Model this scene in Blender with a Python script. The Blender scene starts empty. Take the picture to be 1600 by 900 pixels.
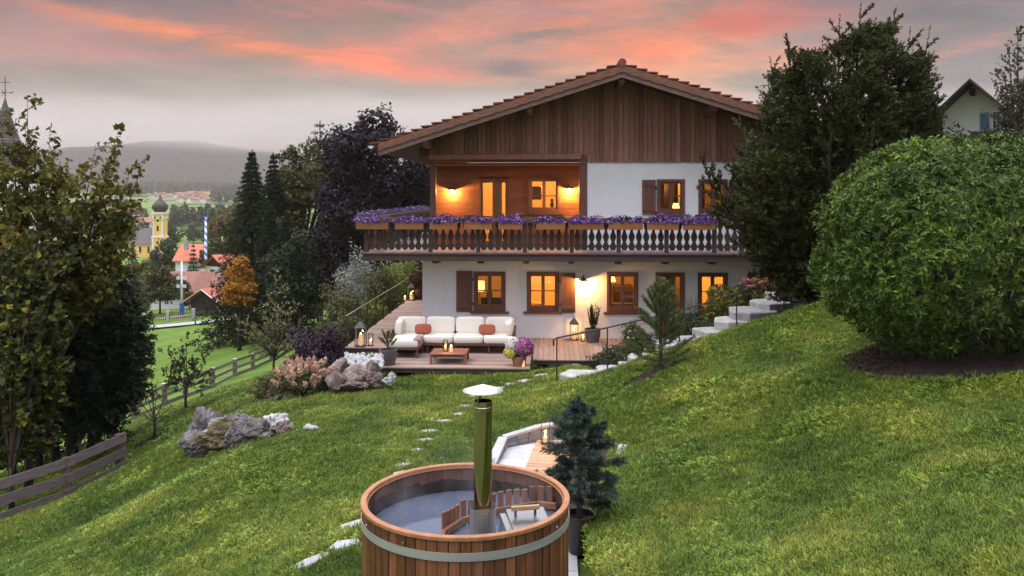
import bpy, math, random
import numpy as np
from mathutils import Vector, Matrix, Euler, noise as mnoise
random.seed(7); RNG=np.random.default_rng(11)
S=bpy.context.scene; COL=S.collection
F=1330.0; YH=300.0; CZ=5.2; TH=math.atan(60/1330.0)
CT,ST=math.cos(TH),math.sin(TH); PI=math.pi
def ray(px,py):
    u=(px-800)/F; v=(YH-py)/F
    return Vector((CT*u-ST, CT+ST*u, v))
def at(px,py,Y):
    "a point of the place at depth Y along the sight line through a pixel of the photograph"
    r=ray(px,py); k=Y/r.y
    return Vector((r.x*k,Y,CZ+r.z*k))
def at_z(px,py,z):
    r=ray(px,py); k=(z-CZ)/r.z
    return Vector((r.x*k,r.y*k,z))
def R(a): return math.radians(a)
# ---------------------------------------------------------------- objects
ORI={}
def tag(o,label=None,cat=None,group=None,kind=None):
    if label: o['label']=label
    if cat: o['category']=cat
    if group: o['group']=group
    if kind: o['kind']=kind
    return o
def thing(name,label,cat,loc=(0,0,0),group=None,rz=0):
    o=bpy.data.objects.new(name,None); COL.objects.link(o)
    o.empty_display_size=.1
    o.location=loc; o.rotation_euler=(0,0,rz); ORI[o.name]=Vector(loc)
    return tag(o,label,cat,group)
def kids(o): return [c for c in bpy.data.objects if c.parent==o]
def copy_tree(o,parent=None,ch=None):
    if ch is None: ch={}
    c=o.copy(); COL.objects.link(c); c.parent=parent
    for k in list(o.children): copy_tree(k,c)
    return c
def dup(o,loc,rz=0,label=None,scale=None):
    c=copy_tree(o); c.location=loc; c.rotation_euler=(0,0,rz)
    if scale: c.scale=(scale,)*3 if not hasattr(scale,'__len__') else scale
    if label: c['label']=label
    return c
class MB:
    "collects shapes; build() links them as one mesh object"
    def __init__(s): s.v=[]; s.f=[]; s.r=[]; s.arr=[]
    def add(s,vs,fs,r=None):
        n=len(s.v); s.v.extend([tuple(p) for p in vs])
        if r is None: r=random.random()
        for f in fs: s.f.append(tuple(i+n for i in f)); s.r.append(r)
    def box(s,c,sz,rz=0,rot=None,r=None,taper=1):
        x,y,z=sz[0]/2,sz[1]/2,sz[2]/2
        vs=[Vector((a*x*(taper if d>0 else 1),b*y*(taper if d>0 else 1),d*z)) for a,b,d in ((-1,-1,-1),(1,-1,-1),(1,1,-1),(-1,1,-1),(-1,-1,1),(1,-1,1),(1,1,1),(-1,1,1))]
        m=rot if rot is not None else Matrix.Rotation(rz,3,'Z')
        c=Vector(c)
        s.add([m@v+c for v in vs],[(0,3,2,1),(4,5,6,7),(0,1,5,4),(1,2,6,5),(2,3,7,6),(3,0,4,7)],r)
    def b2(s,x0,x1,y0,y1,z0,z1,r=None):
        s.box(((x0+x1)/2,(y0+y1)/2,(z0+z1)/2),(abs(x1-x0),abs(y1-y0),abs(z1-z0)),r=r)
    def bar(s,p0,p1,w,h,r=None,up=(0,0,1)):
        p0=Vector(p0);p1=Vector(p1);d=(p1-p0);L=d.length;d.normalize()
        sd=d.cross(Vector(up)); 
        if sd.length<1e-4: sd=Vector((1,0,0))
        sd.normalize(); u=sd.cross(d)
        m=Matrix((d,sd,u)).transposed()
        s.box((p0+p1)/2,(L,w,h),rot=m,r=r)
    def tube(s,pts,rad,n=8,cap=True,r=None):
        pts=[Vector(p) for p in pts]
        if not hasattr(rad,'__len__'): rad=[rad]*len(pts)
        vs=[];fs=[];pu=None
        for i,p in enumerate(pts):
            d=(pts[min(i+1,len(pts)-1)]-pts[max(i-1,0)]).normalized()
            if pu is None:
                a=Vector((0,0,1)) if abs(d.z)<.9 else Vector((1,0,0))
                pu=d.cross(a).normalized()
            else:
                pu=(pu-d*pu.dot(d)).normalized()
            w=d.cross(pu)
            for k in range(n):
                t=2*PI*k/n; vs.append(p+(pu*math.cos(t)+w*math.sin(t))*rad[i])
        for i in range(len(pts)-1):
            for k in range(n):
                a=i*n+k;b=i*n+(k+1)%n
                fs.append((a,b,b+n,a+n))
        if cap:
            fs.append(tuple(range(n))[::-1]); fs.append(tuple(range((len(pts)-1)*n,len(pts)*n)))
        s.add(vs,fs,r)
    def lathe(s,prof,c,n=24,r=None,a0=0,a1=2*PI):
        c=Vector(c);vs=[];fs=[];m=len(prof)
        for k in range(n):
            t=2*PI*k/n
            for (rr,z) in prof: vs.append(c+Vector((rr*math.cos(t),rr*math.sin(t),z)))
        for k in range(n):
            b=((k+1)%n)*m
            for i in range(m-1): fs.append((k*m+i,b+i,b+i+1,k*m+i+1))
        s.add(vs,fs,r)
    def band(s,prof,c,n=24,r=None):
        "lathe whose profile corners stay crisp when the faces are smooth"
        for a,b in zip(prof[:-1],prof[1:]): s.lathe([a,b],c,n,.5 if r is None else r)
    def prism(s,poly,o,u,v,t,r=None):
        "2D polygon in plane (o,u,v) given thickness t along u x v"
        o=Vector(o);u=Vector(u);v=Vector(v);w=u.cross(v).normalized()*t
        n=len(poly)
        a=[o+u*p[0]+v*p[1] for p in poly]
        vs=a+[p+w for p in a]
        fs=[tuple(range(n))[::-1],tuple(range(n,2*n))]+[(i,(i+1)%n,(i+1)%n+n,i+n) for i in range(n)]
        s.add(vs,fs,r)
    def rock(s,c,sz,seed,sub=3,cuts=11,rz=0,rough=.05,r=None):
        import bmesh
        rg=np.random.default_rng(seed)
        bm=bmesh.new(); bmesh.ops.create_icosphere(bm,subdivisions=sub,radius=1.0)
        P=np.array([v.co[:] for v in bm.verts]); fs=[tuple(v.index for v in f.verts) for f in bm.faces]; bm.free()
        for _ in range(cuts):
            n=rg.normal(size=3); n/=np.linalg.norm(n); d=rg.uniform(.5,.85)
            e=P@n-d; P=P-np.outer(np.maximum(e,0)*.95,n)
        for i in range(len(P)):
            p=Vector(P[i])
            P[i]=P[i]*(1+rough*(1.3*mnoise.noise(p*2.1+Vector((seed,0,0)))+.8*mnoise.noise(p*4.9+Vector((0,seed,0)))+.5*mnoise.noise(p*11+Vector((0,0,seed)))-(1.1*(.35-abs(mnoise.noise(p*3.1+Vector((seed,seed,0)))))*(1 if rough>.12 else 0))))
        P*=np.array(sz)/ 1.5
        ca,sa=math.cos(rz),math.sin(rz)
        P=P@np.array([[ca,sa,0],[-sa,ca,0],[0,0,1]])+np.array(tuple(c))
        s.add([tuple(p) for p in P],fs,r)
    def leaves(s,P,D,N,L,W,Rr,droop=0.0):
        P=np.asarray(P,float);D=np.asarray(D,float);N=np.asarray(N,float)
        n=len(P)
        if n==0: return
        D=D/(np.linalg.norm(D,axis=1,keepdims=True)+1e-9)
        Sd=np.cross(D,N); Sd/=(np.linalg.norm(Sd,axis=1,keepdims=True)+1e-9)
        N2=np.cross(Sd,D)
        L=np.broadcast_to(np.asarray(L,float),(n,))[:,None];W=np.broadcast_to(np.asarray(W,float),(n,))[:,None]
        mid=P+D*L*.45
        V=np.stack([P,mid-Sd*W*.5+N2*W*.15,P+D*L-N2*L*droop,mid+Sd*W*.5+N2*W*.15],1).reshape(-1,3)
        Fc=np.arange(4*n).reshape(-1,4)
        s.arr.append((V,Fc,np.asarray(Rr,float)))
    def build(s,name,mat,parent=None,smooth=False,loc=None,bevel=0,label=None,kind=None,mods=None,seg=2,local=False):
        o0=Vector((0,0,0))
        if parent is not None: o0=ORI.get(parent.name,Vector((0,0,0)))
        elif loc is not None: o0=Vector(loc)
        if local: o0=Vector((0,0,0))
        Vs=[np.array(s.v,float).reshape(-1,3)] ; nv=len(s.v)
        lens=[len(f) for f in s.f]; flat=[i for f in s.f for i in f]
        LI=[np.array(flat,np.int64)]; LN=[np.array(lens,np.int64)]; RR=[np.array(s.r,float)]
        for (V,Fc,r) in s.arr:
            Vs.append(V); LI.append((Fc+nv).ravel()); LN.append(np.full(len(Fc),Fc.shape[1])); RR.append(r); nv+=len(V)
        V=np.concatenate(Vs)-np.array(o0); LI=np.concatenate(LI); LN=np.concatenate(LN); RR=np.concatenate(RR)
        me=bpy.data.meshes.new(name)
        me.vertices.add(len(V)); me.vertices.foreach_set('co',V.astype(np.float32).ravel())
        me.loops.add(len(LI)); me.loops.foreach_set('vertex_index',LI.astype(np.int32))
        me.polygons.add(len(LN)); me.polygons.foreach_set('loop_start',(np.cumsum(LN)-LN).astype(np.int32))
        me.update(calc_edges=True)
        me.polygons.foreach_set('use_smooth',np.full(len(LN),bool(smooth)))
        a=me.attributes.new('rnd','FLOAT','FACE'); a.data.foreach_set('value',RR.astype(np.float32))
        me.materials.append(mat)
        o=bpy.data.objects.new(name,me); COL.objects.link(o)
        if parent is not None:
            o.parent=parent; ORI[o.name]=o0
        else:
            o.location=o0; ORI[o.name]=o0
        if bevel:
            b=o.modifiers.new('bevel','BEVEL'); b.width=bevel; b.segments=seg; b.limit_method='ANGLE'; b.angle_limit=R(35)
        if label: o['label']=label
        if kind: o['kind']=kind
        return o
# ---------------------------------------------------------------- materials
def nodes(name):
    m=bpy.data.materials.new(name); m.use_nodes=True
    nt=m.node_tree; nt.nodes.clear(); return m,nt,nt.nodes.new,nt.links.new
def lin(c):
    "sRGB 0-255 to linear"
    return tuple(((x/255)/12.92 if x/255<.04045 else ((x/255+.055)/1.055)**2.4) for x in c)
def c4(c): return (c[0],c[1],c[2],1)
def mat(name,c1,c2=None,scale=(1,1,1),rough=.7,bump=.2,rnd=.25,detail=6,c3=None,spec=.4,metal=0,emis=None,es=0,nscale=5,bdist=.02,hue=0):
    m,nt,N,K=nodes(name)
    out=N('ShaderNodeOutputMaterial'); p=N('ShaderNodeBsdfPrincipled')
    tc=N('ShaderNodeTexCoord'); mp=N('ShaderNodeMapping'); mp.inputs['Scale'].default_value=scale
    K(tc.outputs['Object'],mp.inputs['Vector'])
    at_=N('ShaderNodeAttribute'); at_.attribute_name='rnd'
    ns=N('ShaderNodeTexNoise'); ns.inputs['Scale'].default_value=nscale; ns.inputs['Detail'].default_value=detail; ns.inputs['Roughness'].default_value=.62
    # shift the grain per piece so that neighbours differ
    ad=N('ShaderNodeVectorMath'); ad.operation='ADD'
    cb=N('ShaderNodeCombineXYZ'); mu=N('ShaderNodeMath'); mu.operation='MULTIPLY'; mu.inputs[1].default_value=37
    K(at_.outputs['Fac'],mu.inputs[0]); 
    for i in range(3): K(mu.outputs[0],cb.inputs[i])
    K(mp.outputs[0],ad.inputs[0]); K(cb.outputs[0],ad.inputs[1]); K(ad.outputs[0],ns.inputs['Vector'])
    cr=N('ShaderNodeValToRGB'); e=cr.color_ramp.elements
    c2=c2 or tuple(x*.7 for x in c1)
    e[0].position=.3; e[0].color=c4(c2); e[1].position=.7; e[1].color=c4(c1)
    if c3: q=e.new(.5); q.color=c4(c3)
    K(ns.outputs['Fac'],cr.inputs[0])
    hs=N('ShaderNodeHueSaturation'); mr=N('ShaderNodeMapRange'); mr.inputs['To Min'].default_value=1-rnd; mr.inputs['To Max'].default_value=1+rnd
    K(at_.outputs['Fac'],mr.inputs['Value']); K(mr.outputs[0],hs.inputs['Value']); K(cr.outputs[0],hs.inputs['Color'])
    K(hs.outputs[0],p.inputs['Base Color'])
    p.inputs['Roughness'].default_value=rough; p.inputs['Metallic'].default_value=metal
    p.inputs['Specular IOR Level'].default_value=spec
    if bump:
        b=N('ShaderNodeBump'); b.inputs['Strength'].default_value=bump; b.inputs['Distance'].default_value=bdist
        K(ns.outputs['Fac'],b.inputs['Height']); K(b.outputs[0],p.inputs['Normal'])
    if emis:
        p.inputs['Emission Color'].default_value=c4(emis); p.inputs['Emission Strength'].default_value=es
    K(p.outputs[0],out.inputs[0])
    return m
def leafmat(name,c1,c2,c3=None,trans=.3,rough=.55,spec=.16,patch=.35,pscale=1.2):
    m,nt,N,K=nodes(name)
    out=N('ShaderNodeOutputMaterial'); p=N('ShaderNodeBsdfPrincipled'); t=N('ShaderNodeBsdfTranslucent'); mx=N('ShaderNodeMixShader')
    a=N('ShaderNodeAttribute'); a.attribute_name='rnd'
    cr=N('ShaderNodeValToRGB'); e=cr.color_ramp.elements
    e[0].position=0; e[0].color=c4(c1); e[1].position=.9; e[1].color=c4(c2)
    if c3: e[1].position=.8; q=e.new(.97); q.color=c4(c3)
    tc=N('ShaderNodeTexCoord'); ns=N('ShaderNodeTexNoise'); ns.inputs['Scale'].default_value=pscale; ns.inputs['Detail'].default_value=3
    K(tc.outputs['Object'],ns.inputs['Vector'])
    mr=N('ShaderNodeMapRange'); mr.inputs['From Min'].default_value=.3; mr.inputs['From Max'].default_value=.7
    mr.inputs['To Min'].default_value=1-patch; mr.inputs['To Max'].default_value=1+patch
    K(ns.outputs['Fac'],mr.inputs['Value'])
    hs=N('ShaderNodeHueSaturation'); K(mr.outputs[0],hs.inputs['Value'])
    K(a.outputs['Fac'],cr.inputs[0]); K(cr.outputs[0],hs.inputs['Color'])
    K(hs.outputs[0],p.inputs['Base Color']); K(hs.outputs[0],t.inputs['Color'])
    p.inputs['Roughness'].default_value=rough; p.inputs['Specular IOR Level'].default_value=spec
    mx.inputs[0].default_value=trans
    K(p.outputs[0],mx.inputs[1]); K(t.outputs[0],mx.inputs[2]); K(mx.outputs[0],out.inputs[0])
    return m
def glow(name,c,s):
    m,nt,N,K=nodes(name); out=N('ShaderNodeOutputMaterial'); e=N('ShaderNodeEmission')
    e.inputs[0].default_value=c4(c); e.inputs[1].default_value=s
    K(e.outputs[0],out.inputs[0]); return m
def glassmat(name,refl=.08,tint=(1,1,1)):
    m,nt,N,K=nodes(name); out=N('ShaderNodeOutputMaterial'); t=N('ShaderNodeBsdfTransparent'); g=N('ShaderNodeBsdfGlossy'); mx=N('ShaderNodeMixShader')
    t.inputs[0].default_value=c4(tint); g.inputs['Roughness'].default_value=.02
    lw=N('ShaderNodeLayerWeight'); lw.inputs['Blend'].default_value=.25
    mm=N('ShaderNodeMath'); mm.operation='MULTIPLY_ADD'; mm.inputs[1].default_value=.6; mm.inputs[2].default_value=refl*.4
    K(lw.outputs['Fresnel'],mm.inputs[0]); K(mm.outputs[0],mx.inputs[0]); K(t.outputs[0],mx.inputs[1]); K(g.outputs[0],mx.inputs[2]); K(mx.outputs[0],out.inputs[0]); return m
M={}
M['plaster']=mat('plaster',(.87,.865,.88),(.80,.79,.81),rough=.9,bump=.25,rnd=.0,nscale=9,bdist=.01,spec=.2)
M['gable_wood']=mat('gable_wood',(.36,.165,.118),(.20,.088,.064),scale=(9,9,.7),rough=.7,bump=.35,rnd=.32,nscale=4)
M['frame_wood']=mat('frame_wood',(.20,.088,.06),(.115,.05,.036),scale=(6,6,.8),rough=.6,bump=.25,rnd=.15)
M['frame_wood_x']=mat('frame_wood_x',(.20,.088,.06),(.115,.05,.036),scale=(.8,6,6),rough=.6,bump=.25,rnd=.15)
M['loggia_wood']=mat('loggia_wood',(.30,.115,.05),(.16,.058,.026),scale=(.7,6,7),rough=.6,bump=.3,rnd=.22,nscale=5)
M['balc_wood']=mat('balc_wood',(.090,.060,.052),(.042,.028,.026),scale=(7,7,.8),rough=.75,bump=.35,rnd=.3)
M['balc_wood_x']=mat('balc_wood_x',(.12,.075,.066),(.05,.032,.030),scale=(.6,6,8),rough=.75,bump=.35,rnd=.25)
M['balc_floor']=mat('balc_floor',(.42,.34,.33),(.27,.21,.205),scale=(6,.7,6),rough=.8,bump=.2,rnd=.2)
M['barge_hi']=mat('barge_hi',(.25,.115,.066),(.11,.045,.03),scale=(1.2,6,5),rough=.7,bump=.4,rnd=.15)
M['barge_lo']=mat('barge_lo',(.22,.145,.12),(.11,.065,.052),scale=(1.2,6,5),rough=.75,bump=.4,rnd=.15)
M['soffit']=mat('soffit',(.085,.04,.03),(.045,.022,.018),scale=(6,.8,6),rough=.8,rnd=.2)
M['tile']=mat('roof_tile',(.22,.066,.042),(.11,.036,.028),scale=(3,3,3),rough=.75,bump=.3,rnd=.25)
M['tile_dark']=mat('roof_tile_dark',(.06,.045,.042),(.035,.028,.027),rough=.8,bump=.1,rnd=.25)
M['tile_far']=mat('roof_tile_far',(.30,.125,.085),(.20,.085,.06),scale=(1,1,1),rough=.8,bump=.1,rnd=.3,nscale=1.5)
M['tile_red']=mat('roof_tile_red',(.50,.13,.07),(.36,.10,.06),rough=.7,bump=.1,rnd=.2,nscale=1.5)
M['tile_grey']=mat('roof_tile_grey',(.17,.15,.15),(.10,.09,.09),rough=.8,bump=.1,rnd=.2,nscale=1.5)
M['box_wood']=mat('box_wood',(.36,.15,.055),(.22,.09,.035),scale=(.8,6,8),rough=.6,bump=.2,rnd=.2)
M['deck']=mat('deck_wood',(.36,.26,.215),(.22,.15,.125),scale=(.6,8,8),rough=.75,bump=.3,rnd=.25)
M['deck_y']=mat('deck_wood_y',(.34,.235,.19),(.20,.13,.105),scale=(8,.6,8),rough=.75,bump=.3,rnd=.25)
M['dark_under']=mat('dark_timber',(.05,.04,.035),rough=.9)
M['iron']=mat('black_iron',(.018,.018,.02),rough=.45,bump=.05,rnd=.05,spec=.5)
M['rail_top']=mat('rail_top',(.34,.29,.25),(.25,.21,.18),rough=.4,bump=.05,rnd=.05,metal=.3)
M['steel']=mat('steel',(.52,.47,.38),(.36,.32,.25),rough=.12,bump=.05,rnd=.04,metal=1,nscale=3)
M['steel_dull']=mat('steel_dull',(.42,.42,.42),(.26,.26,.26),rough=.28,bump=.05,rnd=.04,metal=1,nscale=3)
M['wet_wood']=mat('wet_wood',(.030,.016,.012),(.012,.008,.007),scale=(8,8,.8),rough=.25,bump=.2,rnd=.4)
M['steel_band']=mat('steel_band',(.50,.50,.48),(.38,.39,.37),scale=(1,1,8),rough=.45,bump=.04,rnd=.04,metal=.6,nscale=3)
M['steel_cap']=mat('steel_cap',(.75,.75,.75),(.65,.65,.65),rough=.5,bump=.03,rnd=.04,metal=.6,nscale=3)
M['tub_wood']=mat('tub_wood',(.205,.082,.034),(.085,.031,.014),scale=(8,8,.7),rough=.5,bump=.35,rnd=.42)
M['tub_inner']=mat('tub_inner',(.15,.062,.036),(.06,.028,.018),scale=(8,8,.8),rough=.5,bump=.3,rnd=.35)
M['rim_wood']=mat('rim_wood',(.40,.19,.088),(.27,.115,.05),scale=(3,3,3),rough=.55,bump=.2,rnd=.15)
M['slat_wood']=mat('slat_wood',(.24,.105,.06),(.13,.055,.033),scale=(8,8,.8),rough=.55,bump=.3,rnd=.3)
M['handle_wood']=mat('handle_wood',(.55,.33,.19),(.42,.24,.13),scale=(.8,6,6),rough=.5,bump=.2,rnd=.1)
M['cushion']=mat('cushion',(.74,.69,.62),(.68,.63,.56),rough=.95,bump=.15,rnd=.05,nscale=12,spec=.1)
M['terracotta']=mat('terracotta_cloth',(.36,.115,.07),(.29,.085,.052),rough=.95,bump=.2,rnd=.1,nscale=40,spec=.1)
M['throw']=mat('throw_cloth',(.36,.26,.26),(.22,.12,.13),scale=(1,14,1),rough=.95,bump=.2,rnd=.1,nscale=3,spec=.1)
M['dark_wood']=mat('dark_wood',(.10,.052,.04),(.06,.03,.024),scale=(1,6,6),rough=.55,bump=.2,rnd=.2)
M['table_wood']=mat('table_wood',(.27,.10,.055),(.17,.06,.035),scale=(1,8,8),rough=.5,bump=.2,rnd=.2)
M['pot_grey']=mat('pot_grey',(.115,.108,.105),(.08,.075,.072),rough=.8,bump=.15,rnd=.1)
M['pot_dark']=mat('pot_dark',(.035,.028,.028),(.022,.018,.018),rough=.45,bump=.1,rnd=.1)
M['pot_terra']=mat('pot_terra',(.36,.17,.10),(.27,.12,.07),rough=.8,bump=.1,rnd=.1)
M['soil']=mat('soil',(.035,.022,.016),(.016,.010,.008),rough=.95,bump=.6,rnd=.2,nscale=18,bdist=.05)
M['mulch']=mat('mulch',(.034,.016,.011),(.008,.005,.004),rough=.95,bump=.9,rnd=.5,nscale=22,bdist=.06)
M['stone_white']=mat('stone_white',(.45,.44,.44),(.25,.245,.245),rough=.85,bump=.4,rnd=.15,nscale=4,bdist=.04)
M['stone_path']=mat('stone_path',(.40,.40,.41),(.28,.28,.29),rough=.85,bump=.3,rnd=.15,nscale=6,bdist=.02)
M['boulder']=mat('boulder',(.30,.235,.205),(.05,.037,.034),c3=(.15,.112,.10),rough=.9,bump=.6,rnd=.25,nscale=4,bdist=.06)
M['boulder_moss']=mat('boulder_moss',(.20,.185,.175),(.04,.034,.030),c3=(.11,.10,.09),rough=.9,bump=.7,rnd=.25,nscale=4,bdist=.07)
M['boulder_grey']=mat('boulder_grey',(.30,.28,.285),(.045,.036,.034),c3=(.14,.12,.12),rough=.9,bump=.7,rnd=.3,nscale=4,bdist=.07)
M['moss']=mat('moss_stone',(.14,.15,.05),(.07,.055,.04),c3=(.11,.085,.05),rough=.95,bump=.8,rnd=.25,nscale=6,bdist=.06)
M['fence_wood']=mat('fence_wood',(.20,.155,.15),(.085,.062,.06),scale=(.6,.6,9),rough=.85,bump=.5,rnd=.3)
M['fence_post']=mat('fence_post',(.17,.12,.105),(.08,.055,.05),scale=(7,7,.8),rough=.85,bump=.4,rnd=.3)
M['fence_cap']=mat('fence_cap',(.45,.43,.43),rough=.7,bump=.2)
M['paver']=mat('paver',(.46,.47,.50),(.36,.37,.40),rough=.85,bump=.2,rnd=.12,nscale=5)
M['paver_dark']=mat('paver_dark',(.22,.21,.22),(.12,.115,.12),rough=.85,bump=.4,rnd=.4,nscale=4)
M['duck']=mat('duck_wood',(.50,.30,.18),(.36,.20,.11),scale=(8,.8,8),rough=.6,bump=.2,rnd=.2)
M['concrete']=mat('concrete',(.42,.41,.40),(.3,.29,.29),rough=.9,bump=.2,rnd=.1)
M['road']=mat('road',(.36,.35,.36),(.27,.265,.27),rough=.9,bump=.05,rnd=.1,nscale=1)
M['bark']=mat('bark',(.085,.06,.048),(.03,.022,.018),scale=(5,5,1),rough=.9,bump=.6,rnd=.2,nscale=6)
M['bark_dark']=mat('bark_dark',(.04,.03,.025),(.018,.013,.012),scale=(5,5,1),rough=.9,bump=.6,rnd=.2,nscale=6)
M['yellow_wall']=mat('yellow_wall',(.82,.52,.17),(.74,.46,.14),rough=.9,bump=0,rnd=.05,nscale=.6)
M['white_wall']=mat('white_wall',(.72,.71,.70),(.64,.63,.62),rough=.9,bump=0,rnd=.1,nscale=.5)
M['barn_wood']=mat('barn_wood',(.045,.026,.020),(.022,.013,.011),scale=(4,4,.5),rough=.85,bump=.2,rnd=.35,nscale=2)
M['dome']=mat('dome',(.060,.032,.030),(.035,.02,.02),rough=.6,bump=0,rnd=.1,nscale=.8)
M['shingle']=mat('shingle',(.15,.12,.11),(.06,.05,.05),scale=(1,1,3),rough=.85,bump=.3,rnd=.3,nscale=3)
M['gold']=mat('gold',(.75,.5,.15),rough=.3,bump=0,metal=1)
M['dark_window']=mat('dark_window',(.02,.02,.025),rough=.2,bump=0)
M['blue_paint']=mat('blue_paint',(.16,.28,.46),(.12,.22,.38),rough=.6,bump=.1,rnd=.1)
M['blue_deep']=mat('blue_deep',(.03,.10,.42),(.02,.08,.35),rough=.6,bump=0,rnd=.1)
M['white_paint']=mat('white_paint',(.78,.78,.78),(.7,.7,.7),rough=.6,bump=0,rnd=.05)
M['room']=mat('room_wall',(.66,.52,.34),(.60,.46,.29),rough=.85,bump=0,rnd=.05,nscale=1)
M['room_wood']=mat('room_wood',(.36,.19,.085),(.25,.125,.055),scale=(4,4,.6),rough=.6,bump=.1,rnd=.2)
M['room_dark']=mat('room_dark',(.07,.04,.025),(.045,.025,.017),rough=.6,bump=.05,rnd=.2)
M['curtain']=mat('curtain',(.62,.48,.30),(.5,.38,.22),scale=(14,1,.2),rough=.9,bump=.4,rnd=.1,nscale=2)
M['shade']=glow('lamp_shade_glow',(1,.50,.13),3.0)
M['bulb']=glow('bulb_glow',(1,.62,.22),60)
M['flame']=glow('flame_glow',(1,.55,.16),40)
M['wax']=mat('wax',(.75,.55,.34),(.7,.5,.3),rough=.5,bump=0,emis=(1,.5,.15),es=.55)
M['brass']=mat('brass',(.30,.20,.10),(.22,.14,.07),rough=.4,bump=0,metal=.7)
M['glass']=glassmat('window_glass',.05)
M['glass_thin']=glassmat('lantern_glass',.04)
L_={}
L_['petunia']=leafmat('petunia',(.09,.028,.20),(.27,.14,.46),(.50,.38,.68),trans=.25,rough=.6,patch=.25)
L_['petunia_leaf']=leafmat('petunia_leaf',(.03,.06,.02),(.06,.10,.03))
L_['yew']=leafmat('yew',(.018,.026,.009),(.056,.066,.019),(.11,.105,.028),trans=.1,patch=.5,pscale=.8,rough=.55)
L_['yew_dark']=leafmat('yew_dark',(.010,.018,.010),(.028,.042,.018),(.05,.065,.03),trans=.15,patch=.45,pscale=.8)
L_['hazel']=leafmat('hazel',(.050,.062,.014),(.135,.132,.028),(.26,.15,.035),trans=.3,patch=.4,pscale=.7)
L_['hazel_low']=leafmat('hazel_low',(.024,.036,.012),(.080,.095,.028),(.30,.24,.03),trans=.3,patch=.4,pscale=.7)
L_['bush']=leafmat('bush',(.024,.046,.006),(.098,.155,.018),(.24,.27,.045),trans=.14,rough=.5,spec=.25,patch=.35,pscale=.9)
L_['spruce']=leafmat('spruce',(.016,.024,.012),(.042,.055,.024),trans=.1,patch=.3,pscale=.2)
L_['olive']=leafmat('olive_tree',(.038,.045,.014),(.092,.092,.028),trans=.2,patch=.35,pscale=.25)
L_['larch']=leafmat('larch',(.045,.055,.024),(.085,.088,.038),trans=.2,patch=.3,pscale=.3)
L_['copper']=leafmat('copper_beech',(.011,.009,.014),(.030,.020,.028),trans=.15,patch=.35,pscale=.25)
L_['green']=leafmat('green_tree',(.028,.042,.016),(.07,.088,.03),trans=.2,patch=.35,pscale=.15)
L_['autumn']=leafmat('autumn_tree',(.07,.065,.02),(.16,.125,.035),trans=.2,patch=.3,pscale=.2)
L_['orange']=leafmat('orange_maple',(.22,.085,.018),(.46,.20,.03),(.60,.34,.05),trans=.3,patch=.3,pscale=.4)
L_['pale']=leafmat('pale_tree',(.10,.115,.045),(.24,.245,.11),(.42,.40,.23),trans=.35,patch=.25,pscale=.8)
L_['silver']=leafmat('silver_shrub',(.16,.18,.15),(.34,.36,.31),trans=.3,patch=.3)
L_['shrub']=leafmat('shrub',(.045,.055,.022),(.115,.115,.045),(.19,.15,.07),trans=.3,patch=.35,pscale=1)
L_['smoke']=leafmat('smoke_bush',(.016,.010,.016),(.045,.026,.042),(.085,.055,.085),trans=.2,patch=.35,pscale=1.5)
L_['bloom']=leafmat('hydrangea_bloom',(.42,.21,.17),(.66,.44,.33),(.75,.62,.45),trans=.25,patch=.2,pscale=2)
L_['bed']=leafmat('bed_leaf',(.045,.065,.025),(.11,.125,.045),trans=.3,patch=.3)
L_['lime']=leafmat('lime_shrub',(.075,.10,.022),(.19,.21,.045),(.30,.30,.08),trans=.35,patch=.3)
L_['ground_cover']=leafmat('ground_cover',(.022,.036,.014),(.058,.075,.028),trans=.2,patch=.35,pscale=2)
L_['rose']=leafmat('rose',(.55,.30,.26),(.75,.55,.45),trans=.3,patch=.2)
L_['sedum']=leafmat('sedum',(.42,.14,.18),(.60,.28,.30),trans=.2,patch=.2)
L_['pine']=leafmat('pine',(.055,.085,.030),(.13,.175,.065),(.20,.22,.09),trans=.2,patch=.35,pscale=2)
L_['blue_pine']=leafmat('blue_pine',(.022,.040,.028),(.065,.095,.072),(.13,.16,.13),trans=.15,patch=.35,pscale=3)
L_['shrub_dark']=leafmat('dark_shrub',(.020,.024,.014),(.055,.060,.035),trans=.2)
L_['mum_p']=leafmat('chrysanthemum_pink',(.26,.05,.17),(.44,.15,.33),(.60,.36,.50),trans=.2,patch=.15)
L_['mum_y']=leafmat('chrysanthemum_yellow',(.55,.48,.06),(.72,.66,.16),trans=.2,patch=.15)
L_['mum_w']=leafmat('chrysanthemum_white',(.60,.58,.55),(.78,.76,.72),trans=.2,patch=.15)
L_['birch']=leafmat('birch',(.040,.046,.024),(.10,.10,.055),(.16,.15,.09),trans=.3,patch=.3)
L_['apple']=leafmat('apple',(.030,.042,.018),(.080,.082,.035),(.17,.12,.05),trans=.3,patch=.3)
HAZE=0.00012
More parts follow.
